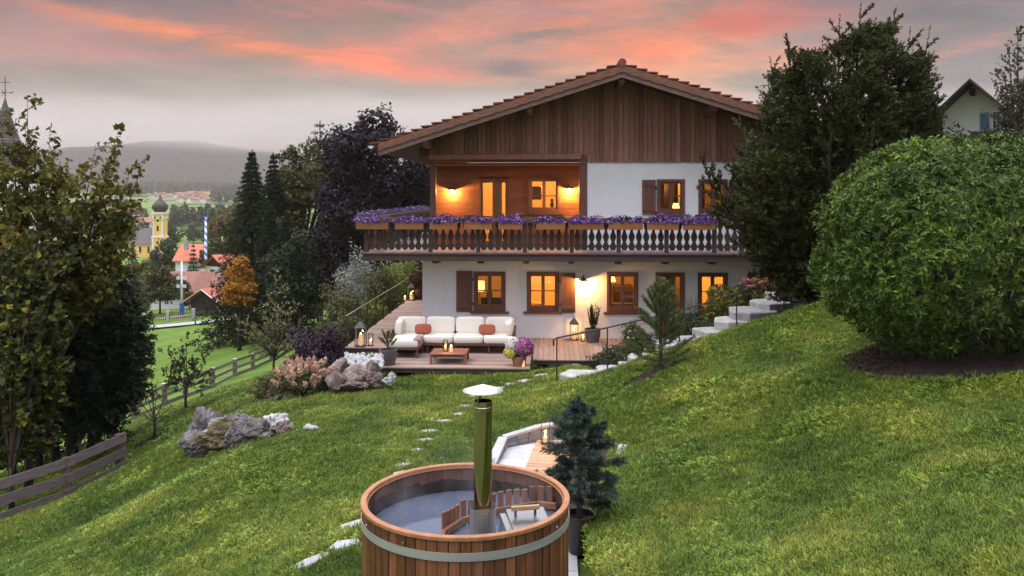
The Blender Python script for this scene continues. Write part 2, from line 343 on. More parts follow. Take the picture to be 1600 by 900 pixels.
# ---------------------------------------------------------------- terrain
def A(px,py,Y): return tuple(at(px,py,Y))
CP=[A(487,880,9.7),A(548,822,10.8),A(627,727,13.6),A(690,660,16.9),A(755,622,19.8),A(820,598,21.5),A(700,586,22.7),A(600,603,21.6),
 A(470,624,21),A(400,634,21),A(350,706,17),A(440,688,16),A(250,770,17.5),A(200,735,20),A(0,808,19.3),A(105,780,20.2),A(190,737,21.6),
 A(240,690,23.5),A(290,642,27),A(158,684,30.5),A(210,656,35),A(257,634,38.5),A(332,606,43),A(367,588,49),A(424,564,58),A(400,600,28),A(430,587,32.5),
 A(380,520,90),A(240,512,112),A(495,480,122),A(330,493,130),A(0,900,14.5),A(250,890,11.7),A(400,880,10.6),
 A(940,880,8.9),A(1300,890,7),A(1600,890,6.1),A(1250,720,10.5),A(1600,700,8.9),A(1000,690,14.0),A(1030,583,17.5),A(1300,560,15.4),A(1450,548,13.4),A(1600,560,12.5),
 A(1200,487,20.4),A(1270,463,21),A(1100,530,19.3),A(1000,563,19),A(890,596,20),A(880,640,16.8),A(1150,600,14.5),A(940,780,11.2),
 (-3,26.6,.40),(3,27,.42),(0,24,.38),(5.5,25.5,.75),A(1150,500,23),A(1215,478,24),(-4.2,23,.2),(-5.5,25,-.1),(-6.5,30,-.9),(-8.5,40,-2.2),(-11,50,-4),
 (12,30,3.2),(20,30,5.5),(18,50,6.8),(12,20,4.2),(9,11,3.6),(8,5,3.2),(0,-5,2.7),(-10,0,.2),(10,-5,5.0),(0,0,2.4),(0,4,1.9),(3.2,4.5,2.45),(-4,5,.6),
 (-20,15,-3.6),(-30,30,-6.5),(-25,5,-3.0),(-60,60,-12.5),(-40,100,-13),(-100,130,-17),(0,60,-1),(0,120,-8.5),(30,60,7),(40,120,5),(60,30,13),(40,0,13),(0,-60,4),(-60,-30,-9),
 (60,-60,16),(60,220,-3),(0,220,-15),(-60,220,-18),(-150,220,-20),(-150,0,-18),(-150,-60,-14),(150,0,24),(150,220,20)]
CPa=np.array(CP)
def _U(r2): return np.where(r2>1e-12,.5*r2*np.log(r2+1e-12),0)
def _fit():
    X=CPa[:,:2]; n=len(X)
    d2=((X[:,None]-X[None])**2).sum(-1)
    K=_U(d2)+np.eye(n)*.6
    P=np.c_[np.ones(n),X]
    Am=np.block([[K,P],[P.T,np.zeros((3,3))]])
    return np.linalg.solve(Am,np.r_[CPa[:,2],0,0,0])
_W=_fit()
def sstep(a,b,x):
    t=np.clip((x-a)/(b-a),0,1); return t*t*(3-2*t)
def valley(x,y):
    z=np.interp(y,[-400,0,100,250,420,900,1500,2400,3200,5000],[-6,-9,-13,-20,-27,-27,-14,8,30,60])
    return z
PIT=[at_z(925,892,.85),at_z(935,800,.85),at_z(968,706,.85),at_z(905,676,.85),at_z(850,676,.85),at_z(787,683,.85),at_z(762,740,.85),at_z(690,765,.85),at_z(600,835,.85),Vector((-1.75,8.2,0)),Vector((-1.75,5.6,0)),Vector((.55,5.6,0))]
PIT=np.array([(p.x,p.y) for p in PIT])
def in_poly(x,y,poly):
    c=np.zeros(x.shape,bool); n=len(poly); j=n-1
    for i in range(n):
        xi,yi=poly[i];xj,yj=poly[j]
        t=((yi>y)!=(yj>y))&(x<(xj-xi)*(y-yi)/((yj-yi)+1e-12)+xi); c^=t; j=i
    return c
def raw_h(x,y):
    x=np.atleast_1d(np.asarray(x,float)).ravel(); y=np.atleast_1d(np.asarray(y,float)).ravel()
    out=np.empty(len(x))
    for i in range(0,len(x),20000):
        xs=np.clip(x[i:i+20000],-150,150); ys=np.clip(y[i:i+20000],-60,220)
        d2=(xs[:,None]-CPa[:,0])**2+(ys[:,None]-CPa[:,1])**2
        out[i:i+20000]=_U(d2)@_W[:-3]+_W[-3]+_W[-2]*xs+_W[-1]*ys
    far=np.maximum(np.abs(x)/150,np.maximum(y/220,-y/60)); t=sstep(.75,1.1,far)
    side=np.clip(x,0,3000)*.06
    return out*(1-t)+(valley(x,y)+side)*t
def H(x,y):
    z=raw_h(x,y); x=np.atleast_1d(x).ravel(); y=np.atleast_1d(y).ravel()
    z=z-.5*sstep(19.2,20.1,y)*(1-sstep(24.5,26,y))*sstep(.6,1.8,x)*(1-sstep(8.6,9.8,x))   # the steps lie behind a low bank
    return np.where(in_poly(x,y,PIT),np.minimum(z,.80),z)
def hz(x,y): return float(H(np.array([x]),np.array([y]))[0])
def graded(lo,hi,step,far_lo,far_hi,g=1.16):
    c=list(np.arange(lo,hi,step)); s=step; a=c[-1]
    while a<far_hi: s*=g; a+=s; c.append(a)
    s=step; a=c[0]; pre=[]
    while a>far_lo: s*=g; a-=s; pre.append(a)
    return np.array(pre[::-1]+c)
gx=graded(-14,11,.14,-5000,5000,1.13); gy=graded(4,27,.14,-600,6500,1.10)
XX,YY=np.meshgrid(gx,gy); xx=XX.ravel(); yy=YY.ravel()
zz=H(xx,yy)
bump=np.array([mnoise.noise(Vector((a*.45,b*.45,0)))*.05+mnoise.noise(Vector((a*1.6,b*1.6,3)))*.018 if abs(a)<40 and -5<b<80 else 0 for a,b in zip(xx,yy)])
zz=zz+np.where(in_poly(xx,yy,PIT),0,bump)
nx=len(gx); ny=len(gy)
idx=np.arange(nx*ny).reshape(ny,nx)
q=np.stack([idx[:-1,:-1],idx[:-1,1:],idx[1:,1:],idx[1:,:-1]],-1).reshape(-1,4)
g=MB(); g.arr.append((np.stack([xx,yy,zz],1),q,np.zeros(len(q))))
def ground_mat():
    m,nt,N,K=nodes('ground_turf'); out=N('ShaderNodeOutputMaterial'); p=N('ShaderNodeBsdfPrincipled')
    tc=N('ShaderNodeTexCoord'); co=tc.outputs['Object']
    def noise(s,d=5,vec=co):
        n=N('ShaderNodeTexNoise'); n.inputs['Scale'].default_value=s; n.inputs['Detail'].default_value=d; K(vec,n.inputs['Vector']); return n.outputs['Fac']
    def ramp(f,*st):
        r=N('ShaderNodeValToRGB'); e=r.color_ramp.elements
        e[0].position,e[0].color=st[0][0],c4(st[0][1]); e[1].position,e[1].color=st[-1][0],c4(st[-1][1])
        for a,b in st[1:-1]: q=e.new(a); q.color=c4(b)
        K(f,r.inputs[0]); return r.outputs[0]
    def mix(f,a,b):
        x=N('ShaderNodeMix'); x.data_type='RGBA'; K(f,x.inputs[0]); K(a,x.inputs[6]); K(b,x.inputs[7]); return x.outputs[2]
    def mr(v,a,b):
        x=N('ShaderNodeMapRange'); x.interpolation_type='SMOOTHSTEP'; x.inputs['From Min'].default_value=a; x.inputs['From Max'].default_value=b; K(v,x.inputs['Value']); return x.outputs[0]
    sp=N('ShaderNodeSeparateXYZ'); K(co,sp.inputs[0])
    lawn=ramp(noise(2.2,8),(.32,(.045,.065,.016)),(.5,(.075,.105,.025)),(.7,(.12,.14,.035)))
    mead=ramp(noise(.35,9),(.3,(.070,.125,.022)),(.52,(.105,.175,.030)),(.72,(.14,.20,.045)))
    a=N('ShaderNodeAttribute'); a.attribute_name='meadow'
    c=mix(a.outputs['Fac'],lawn,mead)
    field=ramp(noise(.012,4),(.35,(.105,.165,.035)),(.55,(.15,.21,.055)),(.68,(.17,.19,.07)))
    c=mix(mr(sp.outputs[1],160,300),c,field)
    wood=ramp(noise(.03,8),(.3,(.020,.026,.018)),(.7,(.055,.06,.038)))
    w=mr(noise(.0045,6),.54,.60)
    mm=N('ShaderNodeMath'); mm.operation='MULTIPLY'; K(w,mm.inputs[0]); K(mr(sp.outputs[1],500,900),mm.inputs[1])
    c=mix(mm.outputs[0],c,wood)
    K(c,p.inputs['Base Color']); p.inputs['Roughness'].default_value=.95; p.inputs['Specular IOR Level'].default_value=.1
    b=N('ShaderNodeBump'); b.inputs['Strength'].default_value=.7; b.inputs['Distance'].default_value=.05; K(noise(30,4),b.inputs['Height']); K(b.outputs[0],p.inputs['Normal'])
    K(p.outputs[0],out.inputs[0]); return m
GROUND=g.build('ground',ground_mat(),smooth=True,kind='structure')
# lawn inside the far fence, meadow beyond it
FENCE_FAR=[at(120,702,27),at(158,684,30.5),at(210,656,35),at(257,634,38.5),at(290,623,40.5),at(332,606,43),at(367,588,49),at(395,576,53),at(424,564,58),at(452,553,63),at(478,543,69)]
fy=np.array([p.y for p in FENCE_FAR]); fx=np.array([p.x for p in FENCE_FAR])
lim=np.interp(yy,fy,fx)
mead=np.where((xx<lim)&(yy>26),1.0,0.0); mead=np.where((yy>60)|((xx<-16)&(yy>22)),1.0,mead)
at_=GROUND.data.attributes.new('meadow','FLOAT','POINT'); at_.data.foreach_set('value',mead.astype(np.float32))
# ---------------------------------------------------------------- hills
def hill(name,prof,Y,depth,mat_,seed):
    "a wooded ridge: prof = (x, top height) along its length"
    xs=np.linspace(prof[0][0],prof[-1][0],160); top=np.interp(xs,[p[0] for p in prof],[p[1] for p in prof])
    ts=np.linspace(0,1,44); V=[]
    for j,t in enumerate(ts):
        for i,x in enumerate(xs):
            n=mnoise.fractal(Vector((x*.0016+seed,t*depth*.0016,seed)),1.0,2.1,5)
            tt=math.sin(min(t*1.25,1)*PI/2)
            V.append((x,Y+t*depth,-30+(top[i]+30)*tt+n*26*(.3+tt)+mnoise.noise(Vector((x*.03,t*depth*.03,seed)))*5))
    b=MB(); id_=np.arange(len(V)).reshape(44,160)
    qq=np.stack([id_[:-1,:-1],id_[:-1,1:],id_[1:,1:],id_[1:,:-1]],-1).reshape(-1,4)
    b.arr.append((np.array(V),qq,np.zeros(len(qq))))
    return b.build(name,mat_,smooth=True,kind='structure')
M['forest']=mat('hill_forest',(.050,.050,.044),(.016,.018,.020),scale=(.01,.01,.01),rough=.95,bump=1,rnd=0,nscale=3,detail=12,bdist=12,spec=.05)
def hp(px,py,Y): p=at(px,py,Y); return (p.x,p.z)
hill('hills',[(-4200,240),hp(-60,236,3400),hp(60,226,3400),hp(180,219,3400),hp(240,219,3400),hp(300,231,3400),hp(360,238,3400),hp(430,246,3400),hp(520,258,3400),hp(700,270,3400),(900,100),(4000,90)],2600,1500,M['forest'],3.1)
hill('hills',[(-3600,60),hp(60,290,2500),hp(160,283,2500),hp(230,275,2500),hp(330,283,2500),hp(420,288,2500),hp(600,284,2500),(300,40),(3000,30)],2150,700,M['forest'],8.4)
# mist hanging on the ridge
m,nt,N,K=nodes('ridge_mist'); out=N('ShaderNodeOutputMaterial'); v=N('ShaderNodeVolumePrincipled'); tc=N('ShaderNodeTexCoord'); n=N('ShaderNodeTexNoise'); n.inputs['Scale'].default_value=.0022; n.inputs['Detail'].default_value=4
K(tc.outputs['Object'],n.inputs['Vector']); sp=N('ShaderNodeSeparateXYZ'); K(tc.outputs['Object'],sp.inputs[0])
mr=N('ShaderNodeMapRange'); mr.interpolation_type='SMOOTHSTEP'; mr.inputs['From Min'].default_value=150; mr.inputs['From Max'].default_value=250; K(sp.outputs[2],mr.inputs['Value'])
m2=N('ShaderNodeMapRange'); m2.interpolation_type='SMOOTHSTEP'; m2.inputs['From Min'].default_value=360; m2.inputs['From Max'].default_value=270; K(sp.outputs[2],m2.inputs['Value'])
m3=N('ShaderNodeMapRange'); m3.inputs['From Min'].default_value=.35; m3.inputs['From Max'].default_value=.7; m3.inputs['To Min'].default_value=.0004; m3.inputs['To Max'].default_value=.0034; K(n.outputs['Fac'],m3.inputs['Value'])
a=N('ShaderNodeMath'); a.operation='MULTIPLY'; K(mr.outputs[0],a.inputs[0]); K(m2.outputs[0],a.inputs[1]); b_=N('ShaderNodeMath'); b_.operation='MULTIPLY'; K(a.outputs[0],b_.inputs[0]); K(m3.outputs[0],b_.inputs[1]); K(b_.outputs[0],v.inputs['Density'])
v.inputs['Color'].default_value=(.93,.86,.80,1); K(v.outputs[0],out.inputs['Volume'])
b=MB(); b.b2(-3600,3000,2550,4300,140,362); b.build('mist',m,None,kind='stuff')['label']='pale mist lying on the wooded ridge'
# ---------------------------------------------------------------- camera
cam=bpy.data.cameras.new('camera'); co=bpy.data.objects.new('camera',cam); COL.objects.link(co)
cam.sensor_width=36; cam.lens=F/1600*36; cam.shift_y=-(450-YH)/1600; cam.clip_start=.1; cam.clip_end=20000
co.location=(0,0,CZ); co.rotation_euler=(R(90),0,TH); S.camera=co
# ---------------------------------------------------------------- sky
W=bpy.data.worlds.new('World'); S.world=W; W.use_nodes=True
nt=W.node_tree; nt.nodes.clear(); N=nt.nodes.new; K=nt.links.new
class X:
    "a float socket with arithmetic"
    def __init__(s,k): s.k=k
    def op(s,o,b=None,c=None):
        n=N('ShaderNodeMath'); n.operation=o
        for i,v in enumerate((s,b,c)):
            if v is None: continue
            if isinstance(v,X): K(v.k,n.inputs[i])
            else: n.inputs[i].default_value=v
        return X(n.outputs[0])
    def __add__(s,b): return s.op('ADD',b)
    __radd__=__add__
    def __sub__(s,b): return s.op('SUBTRACT',b)
    def __mul__(s,b): return s.op('MULTIPLY',b)
    __rmul__=__mul__
    def __truediv__(s,b): return s.op('DIVIDE',b)
def smap(x,a,b,c=0,d=1):
    n=N('ShaderNodeMapRange'); n.interpolation_type='SMOOTHSTEP'; K(x.k,n.inputs['Value'])
    for k,v in zip(('From Min','From Max','To Min','To Max'),(a,b,c,d)): n.inputs[k].default_value=v
    return X(n.outputs[0])
def noise3(x,y,z,scale,detail=5,rough=.55,dist=0):
    cb=N('ShaderNodeCombineXYZ')
    for i,v in enumerate((x,y,z)):
        if isinstance(v,X): K(v.k,cb.inputs[i])
        else: cb.inputs[i].default_value=v
    n=N('ShaderNodeTexNoise'); n.inputs['Scale'].default_value=scale; n.inputs['Detail'].default_value=detail; n.inputs['Roughness'].default_value=rough; n.inputs['Distortion'].default_value=dist
    K(cb.outputs[0],n.inputs['Vector']); return X(n.outputs['Fac'])
def mixc(f,a,b):
    n=N('ShaderNodeMix'); n.data_type='RGBA'; n.clamp_factor=True
    if isinstance(f,X): K(f.k,n.inputs[0])
    else: n.inputs[0].default_value=f
    for i,v in ((6,a),(7,b)):
        if isinstance(v,tuple): n.inputs[i].default_value=c4(v)
        else: K(v,n.inputs[i])
    return n.outputs[2]
SUN_EL,SUN_ROT=R(58),R(245)      # the broad bright part of the evening sky, behind and left of the camera
sky=N('ShaderNodeTexSky'); sky.sky_type='NISHITA'; sky.sun_disc=False; sky.sun_elevation=SUN_EL; sky.sun_rotation=SUN_ROT
tc=N('ShaderNodeTexCoord'); sp=N('ShaderNodeSeparateXYZ'); K(tc.outputs['Generated'],sp.inputs[0])
dx,dy,dz=X(sp.outputs[0]),X(sp.outputs[1]),X(sp.outputs[2])
az=dx.op('ARCTAN2',dy)+TH                      # angle from the garden's view axis, right positive
hl=(dx*dx+dy*dy).op('SQRT'); el=dz/hl.op('MAXIMUM',.02)   # tangent of the elevation
# cloud coordinates: long streaks, wind-drawn
w1=noise3(az*2.2,el*7.0,1.7,1.6,6,.6)-.5
w2=noise3(az*2.6,el*9.0,5.2,2.3,6,.6)-.5
f1=noise3(az*1.5+w1*.5,el*9.0+az*(-1.2)+w2*.8,.3,2.6,9,.6,.3)
f2=noise3(az*2.5+w2*.6,el*13.0+az*1.5,9.3,2.8,9,.62,.4)
def streak(px,py,w,h,slope,warp=1.0):
    a0=math.atan((px-800)/F); e0=(YH-py)/F; la=w/F; le=h/F
    u=az-a0+w2*(.16*warp); v=el-e0-(az-a0)*slope+w1*(.085*warp)
    g=(u*u)*(1/la**2)+(v*v)*(1/le**2)
    return (g*-1.0).op('EXPONENT')
# base tones up the sky
c=mixc(smap(el,.035,.075),lin((166,146,126)),lin((178,165,136)))
c=mixc(smap(el,.07,.13),c,lin((158,154,136)))
c=mixc(smap(el,.13,.20),c,lin((148,132,116)))
c=mixc(smap(el,.19,.26),c,lin((104,90,100)))
# left side fog, right side slate
c=mixc(smap(az,.12,.52)*.9,c,lin((118,114,122)))
c=mixc((smap(az,-.15,-.6)*smap(el,.02,.16))*.55,c,lin((126,116,118)))
c=mixc(smap(f1,.42,.68)*.35,c,lin((128,116,116)))
OR=lin((255,108,48)); PK=lin((236,128,104)); PE=lin((255,166,128))
def lay(col,px,py,w,h,sl,n,lo,hi,k):
    global c
    c=mixc(streak(px,py,w,h,sl)*smap(n,lo,hi)*k,c,lin(col))
lay((196,112,100),300,92,360,34,-.02,f1,.30,.60,.85)
lay((150,104,108),200,50,300,40,-.04,f2,.34,.6,.8)
lay((255,134,58),330,72,260,13,-.13,f1,.26,.52,1.0)
lay((255,112,52),560,84,210,20,-.15,f2,.34,.60,.95)
lay((248,124,84),690,62,170,36,-.02,f1,.34,.66,.85)
lay((222,112,96),480,18,230,28,.02,f2,.32,.64,.8)
lay((120,96,104),470,38,150,12,-.06,f2,.42,.58,.75)
lay((246,132,84),930,40,190,44,.10,f1,.33,.62,.9)
lay((255,172,112),1095,120,190,58,.10,f2,.24,.6,.95)
lay((255,98,36),1180,32,110,26,.12,f1,.28,.54,1.0)
lay((255,120,58),1010,80,150,30,-.08,f2,.28,.54,.95)
lay((255,146,86),880,120,160,22,.05,f1,.34,.6,.7)
lay((206,126,112),1330,80,170,24,.25,f2,.33,.6,.75)
lay((226,138,110),1490,105,80,13,.30,f1,.35,.6,.9)
lay((228,156,130),560,175,140,13,.05,f2,.38,.6,.6)
lay((112,92,104),250,20,200,20,-.06,f1,.40,.60,.8)
lay((100,90,98),790,96,80,17,.0,f1,.30,.55,.95)
lay((118,108,108),430,186,90,10,-.05,f1,.36,.6,.8)
lay((100,92,102),1300,10,170,22,.15,f1,.38,.6,.7)
lay((112,100,122),860,30,90,26,.1,f2,.36,.56,.7)
lay((116,108,124),640,12,110,20,.1,f1,.38,.58,.7)
lay((122,112,124),1260,70,110,16,.2,f2,.38,.58,.6)
c=mixc(streak(60,8,280,40,.0)*.8,c,lin((88,80,90)))
c=mixc(streak(1560,20,220,60,.0)*.7,c,lin((88,86,98)))
lay((138,126,122),180,130,220,18,.03,f1,.40,.62,.7)
lay((140,128,122),640,150,140,14,.04,f2,.40,.60,.6)
lay((146,132,126),90,178,190,12,-.03,f2,.38,.60,.65)
lay((150,138,128),330,160,160,9,.05,f1,.40,.60,.6)
lay((214,174,140),380,205,240,12,-.02,f2,.30,.62,.5)
# fog lying on the far hills
c=mixc(streak(250,236,420,22,.0,.35)*.6,c,lin((150,134,126)))
low=c
# above the picture: the thin bright overcast that lights the garden
hi_n=noise3(dx/(dz+.25).op('MAXIMUM',.1),dy/(dz+.25).op('MAXIMUM',.1),2.0,1.6,7,.6,.4)
cloud=mixc(smap(hi_n,.38,.62),(.60,.70,.95),(1.6,1.5,1.5))
mul=N('ShaderNodeMix'); mul.data_type='RGBA'; mul.blend_type='MULTIPLY'; mul.inputs[0].default_value=1
K(sky.outputs[0],mul.inputs[6]); mul.inputs[7].default_value=(.12,.12,.12,1)
high=mixc(.72,mul.outputs[2],cloud)
sc_=N('ShaderNodeVectorMath'); sc_.operation='SCALE'; sc_.inputs['Scale'].default_value=1.0; K(high,sc_.inputs[0]); K((smap(el,.1,2.2)*3.1+.66).k,sc_.inputs['Scale'])
rear=smap(dy,.35,-.1)
up=smap(el,.245,.36).op('MAXIMUM',rear*smap(el,-.02,.1))
lowv=N('ShaderNodeVectorMath'); lowv.operation='SCALE'; K(low,lowv.inputs[0]); K(((f1-.5)*1.1+(f2-.5)*.9+.83).k,lowv.inputs['Scale'])
tot=mixc(up,lowv.outputs[0],sc_.outputs[0])
bgA=N('ShaderNodeBackground'); bgA.inputs[1].default_value=SKY_GAIN if 'SKY_GAIN' in globals() else 1.0
K(tot,bgA.inputs[0]); wo=N('ShaderNodeOutputWorld'); K(bgA.outputs[0],wo.inputs[0])
sl=bpy.data.lights.new('sun','SUN'); so=bpy.data.objects.new('sun',sl); COL.objects.link(so)
sl.energy=1.0; sl.angle=R(40); sl.color=(1,.93,.86)
# sun_rotation turns clockwise from +Y
d=Vector((math.sin(SUN_ROT)*math.cos(SUN_EL),math.cos(SUN_ROT)*math.cos(SUN_EL),math.sin(SUN_EL)))
so.rotation_euler=d.to_track_quat('Z','Y').to_euler()
S.view_settings.view_transform='Standard'; S.view_settings.look='None'; S.view_settings.exposure=.25; S.view_settings.gamma=1
S.view_settings.use_curve_mapping=False
cy=S.cycles; cy.use_denoising=True; cy.max_bounces=6; cy.diffuse_bounces=3; cy.glossy_bounces=3; cy.transmission_bounces=4; cy.transparent_max_bounces=16
cy.volume_bounces=0; cy.caustics_reflective=False; cy.caustics_refractive=False; cy.sample_clamp_indirect=4; cy.use_light_tree=True
def lamp(name,loc,e,c=(1,.52,.16),rad=.08,parent=None):
    l=bpy.data.lights.new(name,'POINT'); l.energy=e; l.color=c; l.shadow_soft_size=rad
    o=bpy.data.objects.new(name,l); COL.objects.link(o); o.location=loc
    if parent is not None: o.parent=parent; o.location=Vector(loc)-ORI.get(parent.name,Vector((0,0,0)))
    return o
# ---------------------------------------------------------------- chalet
YF=26.6; YB=YF+15.5
def fX(px,Y=YF): return at(px,400,Y).x
def fZ(py,Y=YF,px=900): return at(px,py,Y).z
DECK=.64
chalet=thing('chalet','large white alpine chalet with brown timber gable, tiled roof and wraparound balcony','house',(3.3,YF,DECK))
XL=fX(660); XR=2*fX(972)-XL
YR=25.0; XRIDGE=fX(972,YR); ZR=fZ(97,YR,972); XE=at(585,222,YR).x; ZE=at(585,222,YR).z
SL=(ZR-ZE)/(XRIDGE-XE)
XER=2*XRIDGE-XE
def roof_top(x): return ZR-abs(x-XRIDGE)*SL
def roof_under(x): return roof_top(x)-.36
ZB=3.40      # balcony floor
def wall_holes(mb,x0,x1,z0,z1,Y,t,holes):
    xs=sorted(set([x0,x1]+[h[0] for h in holes]+[h[1] for h in holes])); zs=sorted(set([z0,z1]+[h[2] for h in holes]+[h[3] for h in holes]))
    for a,b in zip(xs[:-1],xs[1:]):
        run=None
        for c,d in zip(zs[:-1],zs[1:]):
            cx,cz=(a+b)/2,(c+d)/2
            if any(h[0]<cx<h[1] and h[2]<cz<h[3] for h in holes): 
                if run: mb.b2(a,b,Y,Y+t,run[0],run[1],r=.5); run=None
            else: run=(run[0],d) if run else (c,d)
        if run: mb.b2(a,b,Y,Y+t,run[0],run[1],r=.5)
LW=[(740,790),(823,874),(948,997),(1090,1137),(1168,1206)]
LH=[(fX(a),fX(b),fZ(487),fZ(425)) for a,b in LW]
DH=(fX(1024),fX(1070),DECK,fZ(425))
UW=[(1026,1070),(1091,1137)]
UHs=[(fX(a),fX(b),fZ(335),fZ(280)) for a,b in UW]
w=MB()
wall_holes(w,XL,XR,DECK-.5,ZB-.12,YF,.35,LH+[DH])
XLOG=fX(917)
ZGB=fZ(254)
wall_holes(w,XLOG,XR,ZB-.12,ZGB+.3,YF,.35,UHs)
w.b2(XL,XL+.35,YF+.35,YB,DECK-.5,ZB-.12,r=.5)
w.b2(XR-.35,XR,YF+.35,YB,DECK-.5,ZGB+.3,r=.5)
w.b2(XLOG,XLOG+.3,YF+.35,YF+1.8,ZB-.12,ZGB,r=.5)
w.b2(XL+.35,XR-.35,YB-.35,YB,DECK-.5,ZGB,r=.5)
w.b2(XL,XL+.35,YF+2.15,YB,ZB-.12,ZGB,r=.5)
w.build('wall',M['plaster'],chalet)
# ------------- rooms behind the windows
rm=MB(); ZC=3.0
def room(x0,x1,y0,y1,z0,z1):
    rm.b2(x0,x1,y1,y1+.05,z0,z1); rm.b2(x0-.04,x0,y0,y1,z0,z1); rm.b2(x1,x1+.04,y0,y1,z0,z1)
    rm.b2(x0,x1,y0,y1,z0-.05,z0,r=.1); rm.b2(x0,x1,y0,y1,z1,z1+.05)
parts=[XL+.4,fX(806),fX(910),fX(1011),fX(1080),XR-.4]
for a,b in zip(parts[:-1],parts[1:]): room(a+.06,b-.06,YF+.36,YF+3.6,DECK,ZC)
room(XLOG+.06,fX(1080)-.06,YF+.36,YF+3.4,ZB,5.95); room(fX(1080)+.06,XR-.42,YF+.36,YF+3.4,ZB,5.95)
YL=YF+1.8
room(XL+.42,fX(806,YL)-.06,YL+.26,YL+3.4,ZB,5.95); room(fX(806,YL)+.06,XLOG-.06,YL+.26,YL+3.4,ZB,5.95)
rm.build('room_wall',M['room'],chalet)
ROOMLIGHTS=[(fX(765),60,YF+1.9,2.6),(fX(850),230,YF+1.9,2.6),(fX(972),70,YF+1.9,2.6),(fX(1046),16,YF+2.4,2.6),(fX(1118),260,YF+1.9,2.6),(fX(1048),45,YF+2.0,5.4),(fX(1120),80,YF+2.4,5.5),
   (fX(782,YL),260,YL+1.6,5.5),(fX(850,YL),260,YL+1.6,5.5)]
for x,e,y,z in ROOMLIGHTS: lamp('room_lamp_light',(x,y,z),e*.55,c=(1,.44,.09),rad=.15,parent=chalet)
# ------------- windows
def window(x0,x1,z0,z1,Y,sill=True,door=False,dark=False,bar=.5,fr=.085,proj=.03):
    f=MB(); d=.12; y0=Y-proj; y1=Y+d
    f.b2(x0,x0+fr,y0,y1,z0,z1); f.b2(x1-fr,x1,y0,y1,z0,z1); f.b2(x0+fr,x1-fr,y0,y1,z1-fr,z1); f.b2(x0+fr,x1-fr,y0,y1,z0,z0+fr*(1.6 if not door else 1.2))
    fo=f.build('door' if door else 'window',M['frame_wood'],chalet,bevel=.006)
    s=MB(); xm=(x0+x1)/2; ys=Y+.015; ye=Y+.075; a=.055
    zi0=z0+fr*(1.6 if not door else 1.2); zi1=z1-fr; zm=zi0+(zi1-zi0)*bar
    leafs=[(x0+fr,xm),(xm,x1-fr)] if not (door and x1-x0<1.0) else [(x0+fr,x1-fr)]
    for (p,q_) in leafs:
        s.b2(p,p+a,ys,ye,zi0,zi1); s.b2(q_-a,q_,ys,ye,zi0,zi1); s.b2(p+a,q_-a,ys,ye,zi1-a,zi1); s.b2(p+a,q_-a,ys,ye,zi0,zi0+a)
        s.b2(p+a,q_-a,ys+.012,ye-.012,zm-.018,zm+.018)
    s.build('sash',M['frame_wood'],fo)
    gl=MB(); gl.b2(x0+fr+a-.01,x1-fr-a+.01,Y+.042,Y+.048,zi0+a-.01,zi1-a+.01)
    gl.build('pane',M['glass'],fo)
    if sill:
        b=MB(); b.b2(x0-.10,x1+.10,Y-.10,Y+.02,z0-.065,z0-.002); b.build('sill',M['frame_wood_x'],fo,bevel=.008)
    return fo
for h in LH: window(h[0],h[1],h[2],h[3],YF)
for h in UHs: window(h[0],h[1],h[2],h[3],YF)
dr=window(DH[0],DH[1],DH[2]+.004,DH[3],YF,sill=False,door=True,bar=.52)
hb=MB(); hb.tube([(DH[0]+.17,YF-.03,1.65),(DH[0]+.17,YF-.07,1.65),(DH[0]+.29,YF-.07,1.65)],.012); hb.build('handle',M['iron'],dr)
def shutter(x0,x1,z0,z1,open_left):
    b=MB(); n=max(3,int((x1-x0)/.15)); ww=(x1-x0)/n
    for i in range(n): b.b2(x0+i*ww+.003,x0+(i+1)*ww-.003,YF-.05,YF-.02,z0,z1)
    so_=b.build('shutter',M['frame_wood'],chalet,bevel=.004)
    xs=x1 if open_left else x0
    for z in (z0+.16,z1-.16):
        c=MB(); c.b2(x0+.02,x1-.02,YF-.075,YF-.051,z-.05,z+.05); c.build('batten',M['frame_wood_x'],so_)
        hg=MB(); hg.box((xs,YF-.06,z+(.1 if z<1.9 else -.1)),(.05,.03,.07)); hg.build('hinge',M['iron'],so_)
shutter(fX(713),fX(738.5),fZ(488),fZ(424),True)
shutter(fX(875.5),fX(899),fZ(488.5),fZ(426),False)
shutter(fX(1003),fX(1024.5),fZ(335),fZ(281),True)
shutter(fX(1138.5),fX(1160),fZ(335),fZ(281),False)
# ------------- loggia
lo=MB(); zt=ZGB
LWN=[(at(748,300,YL).x,at(796,300,YL).x,ZB+.01,at(770,279,YL).z),(at(825,300,YL).x,at(875,300,YL).x,at(850,333,YL).z,at(850,277,YL).z)]
z=ZB
while z<zt-.02:
    z2=min(z+random.choice((.19,.2,.22)),zt)
    xs=[(XL,XLOG)]
    for h in LWN:
        if h[2]<(z+z2)/2<h[3]:
            xs=[p for (a,b) in xs for p in ((a,min(b,h[0])),(max(a,h[1]),b)) if p[1]-p[0]>.01]
    for a,b in xs: lo.b2(a,b,YL,YL+.06,z+.004,z2-.004)
    z=z2
lo.b2(XL,LWN[0][0],YL+.06,YL+.25,ZB,zt,r=.2);lo.b2(LWN[0][1],LWN[1][0],YL+.06,YL+.25,ZB,zt,r=.2);lo.b2(LWN[1][1],XLOG,YL+.06,YL+.25,ZB,zt,r=.2)
for h in LWN: 
    lo.b2(h[0],h[1],YL+.06,YL+.25,h[3],zt,r=.2)
    if h[2]>ZB+.1: lo.b2(h[0],h[1],YL+.06,YL+.25,ZB,h[2],r=.2)
lo.b2(XL,XLOG,YF+.2,YL,zt-.05,zt,r=.3)
lo.build('loggia_wall',M['loggia_wood'],chalet)
window(*LWN[0],YL,sill=False,door=True,bar=.42)
window(*LWN[1],YL,bar=.45)
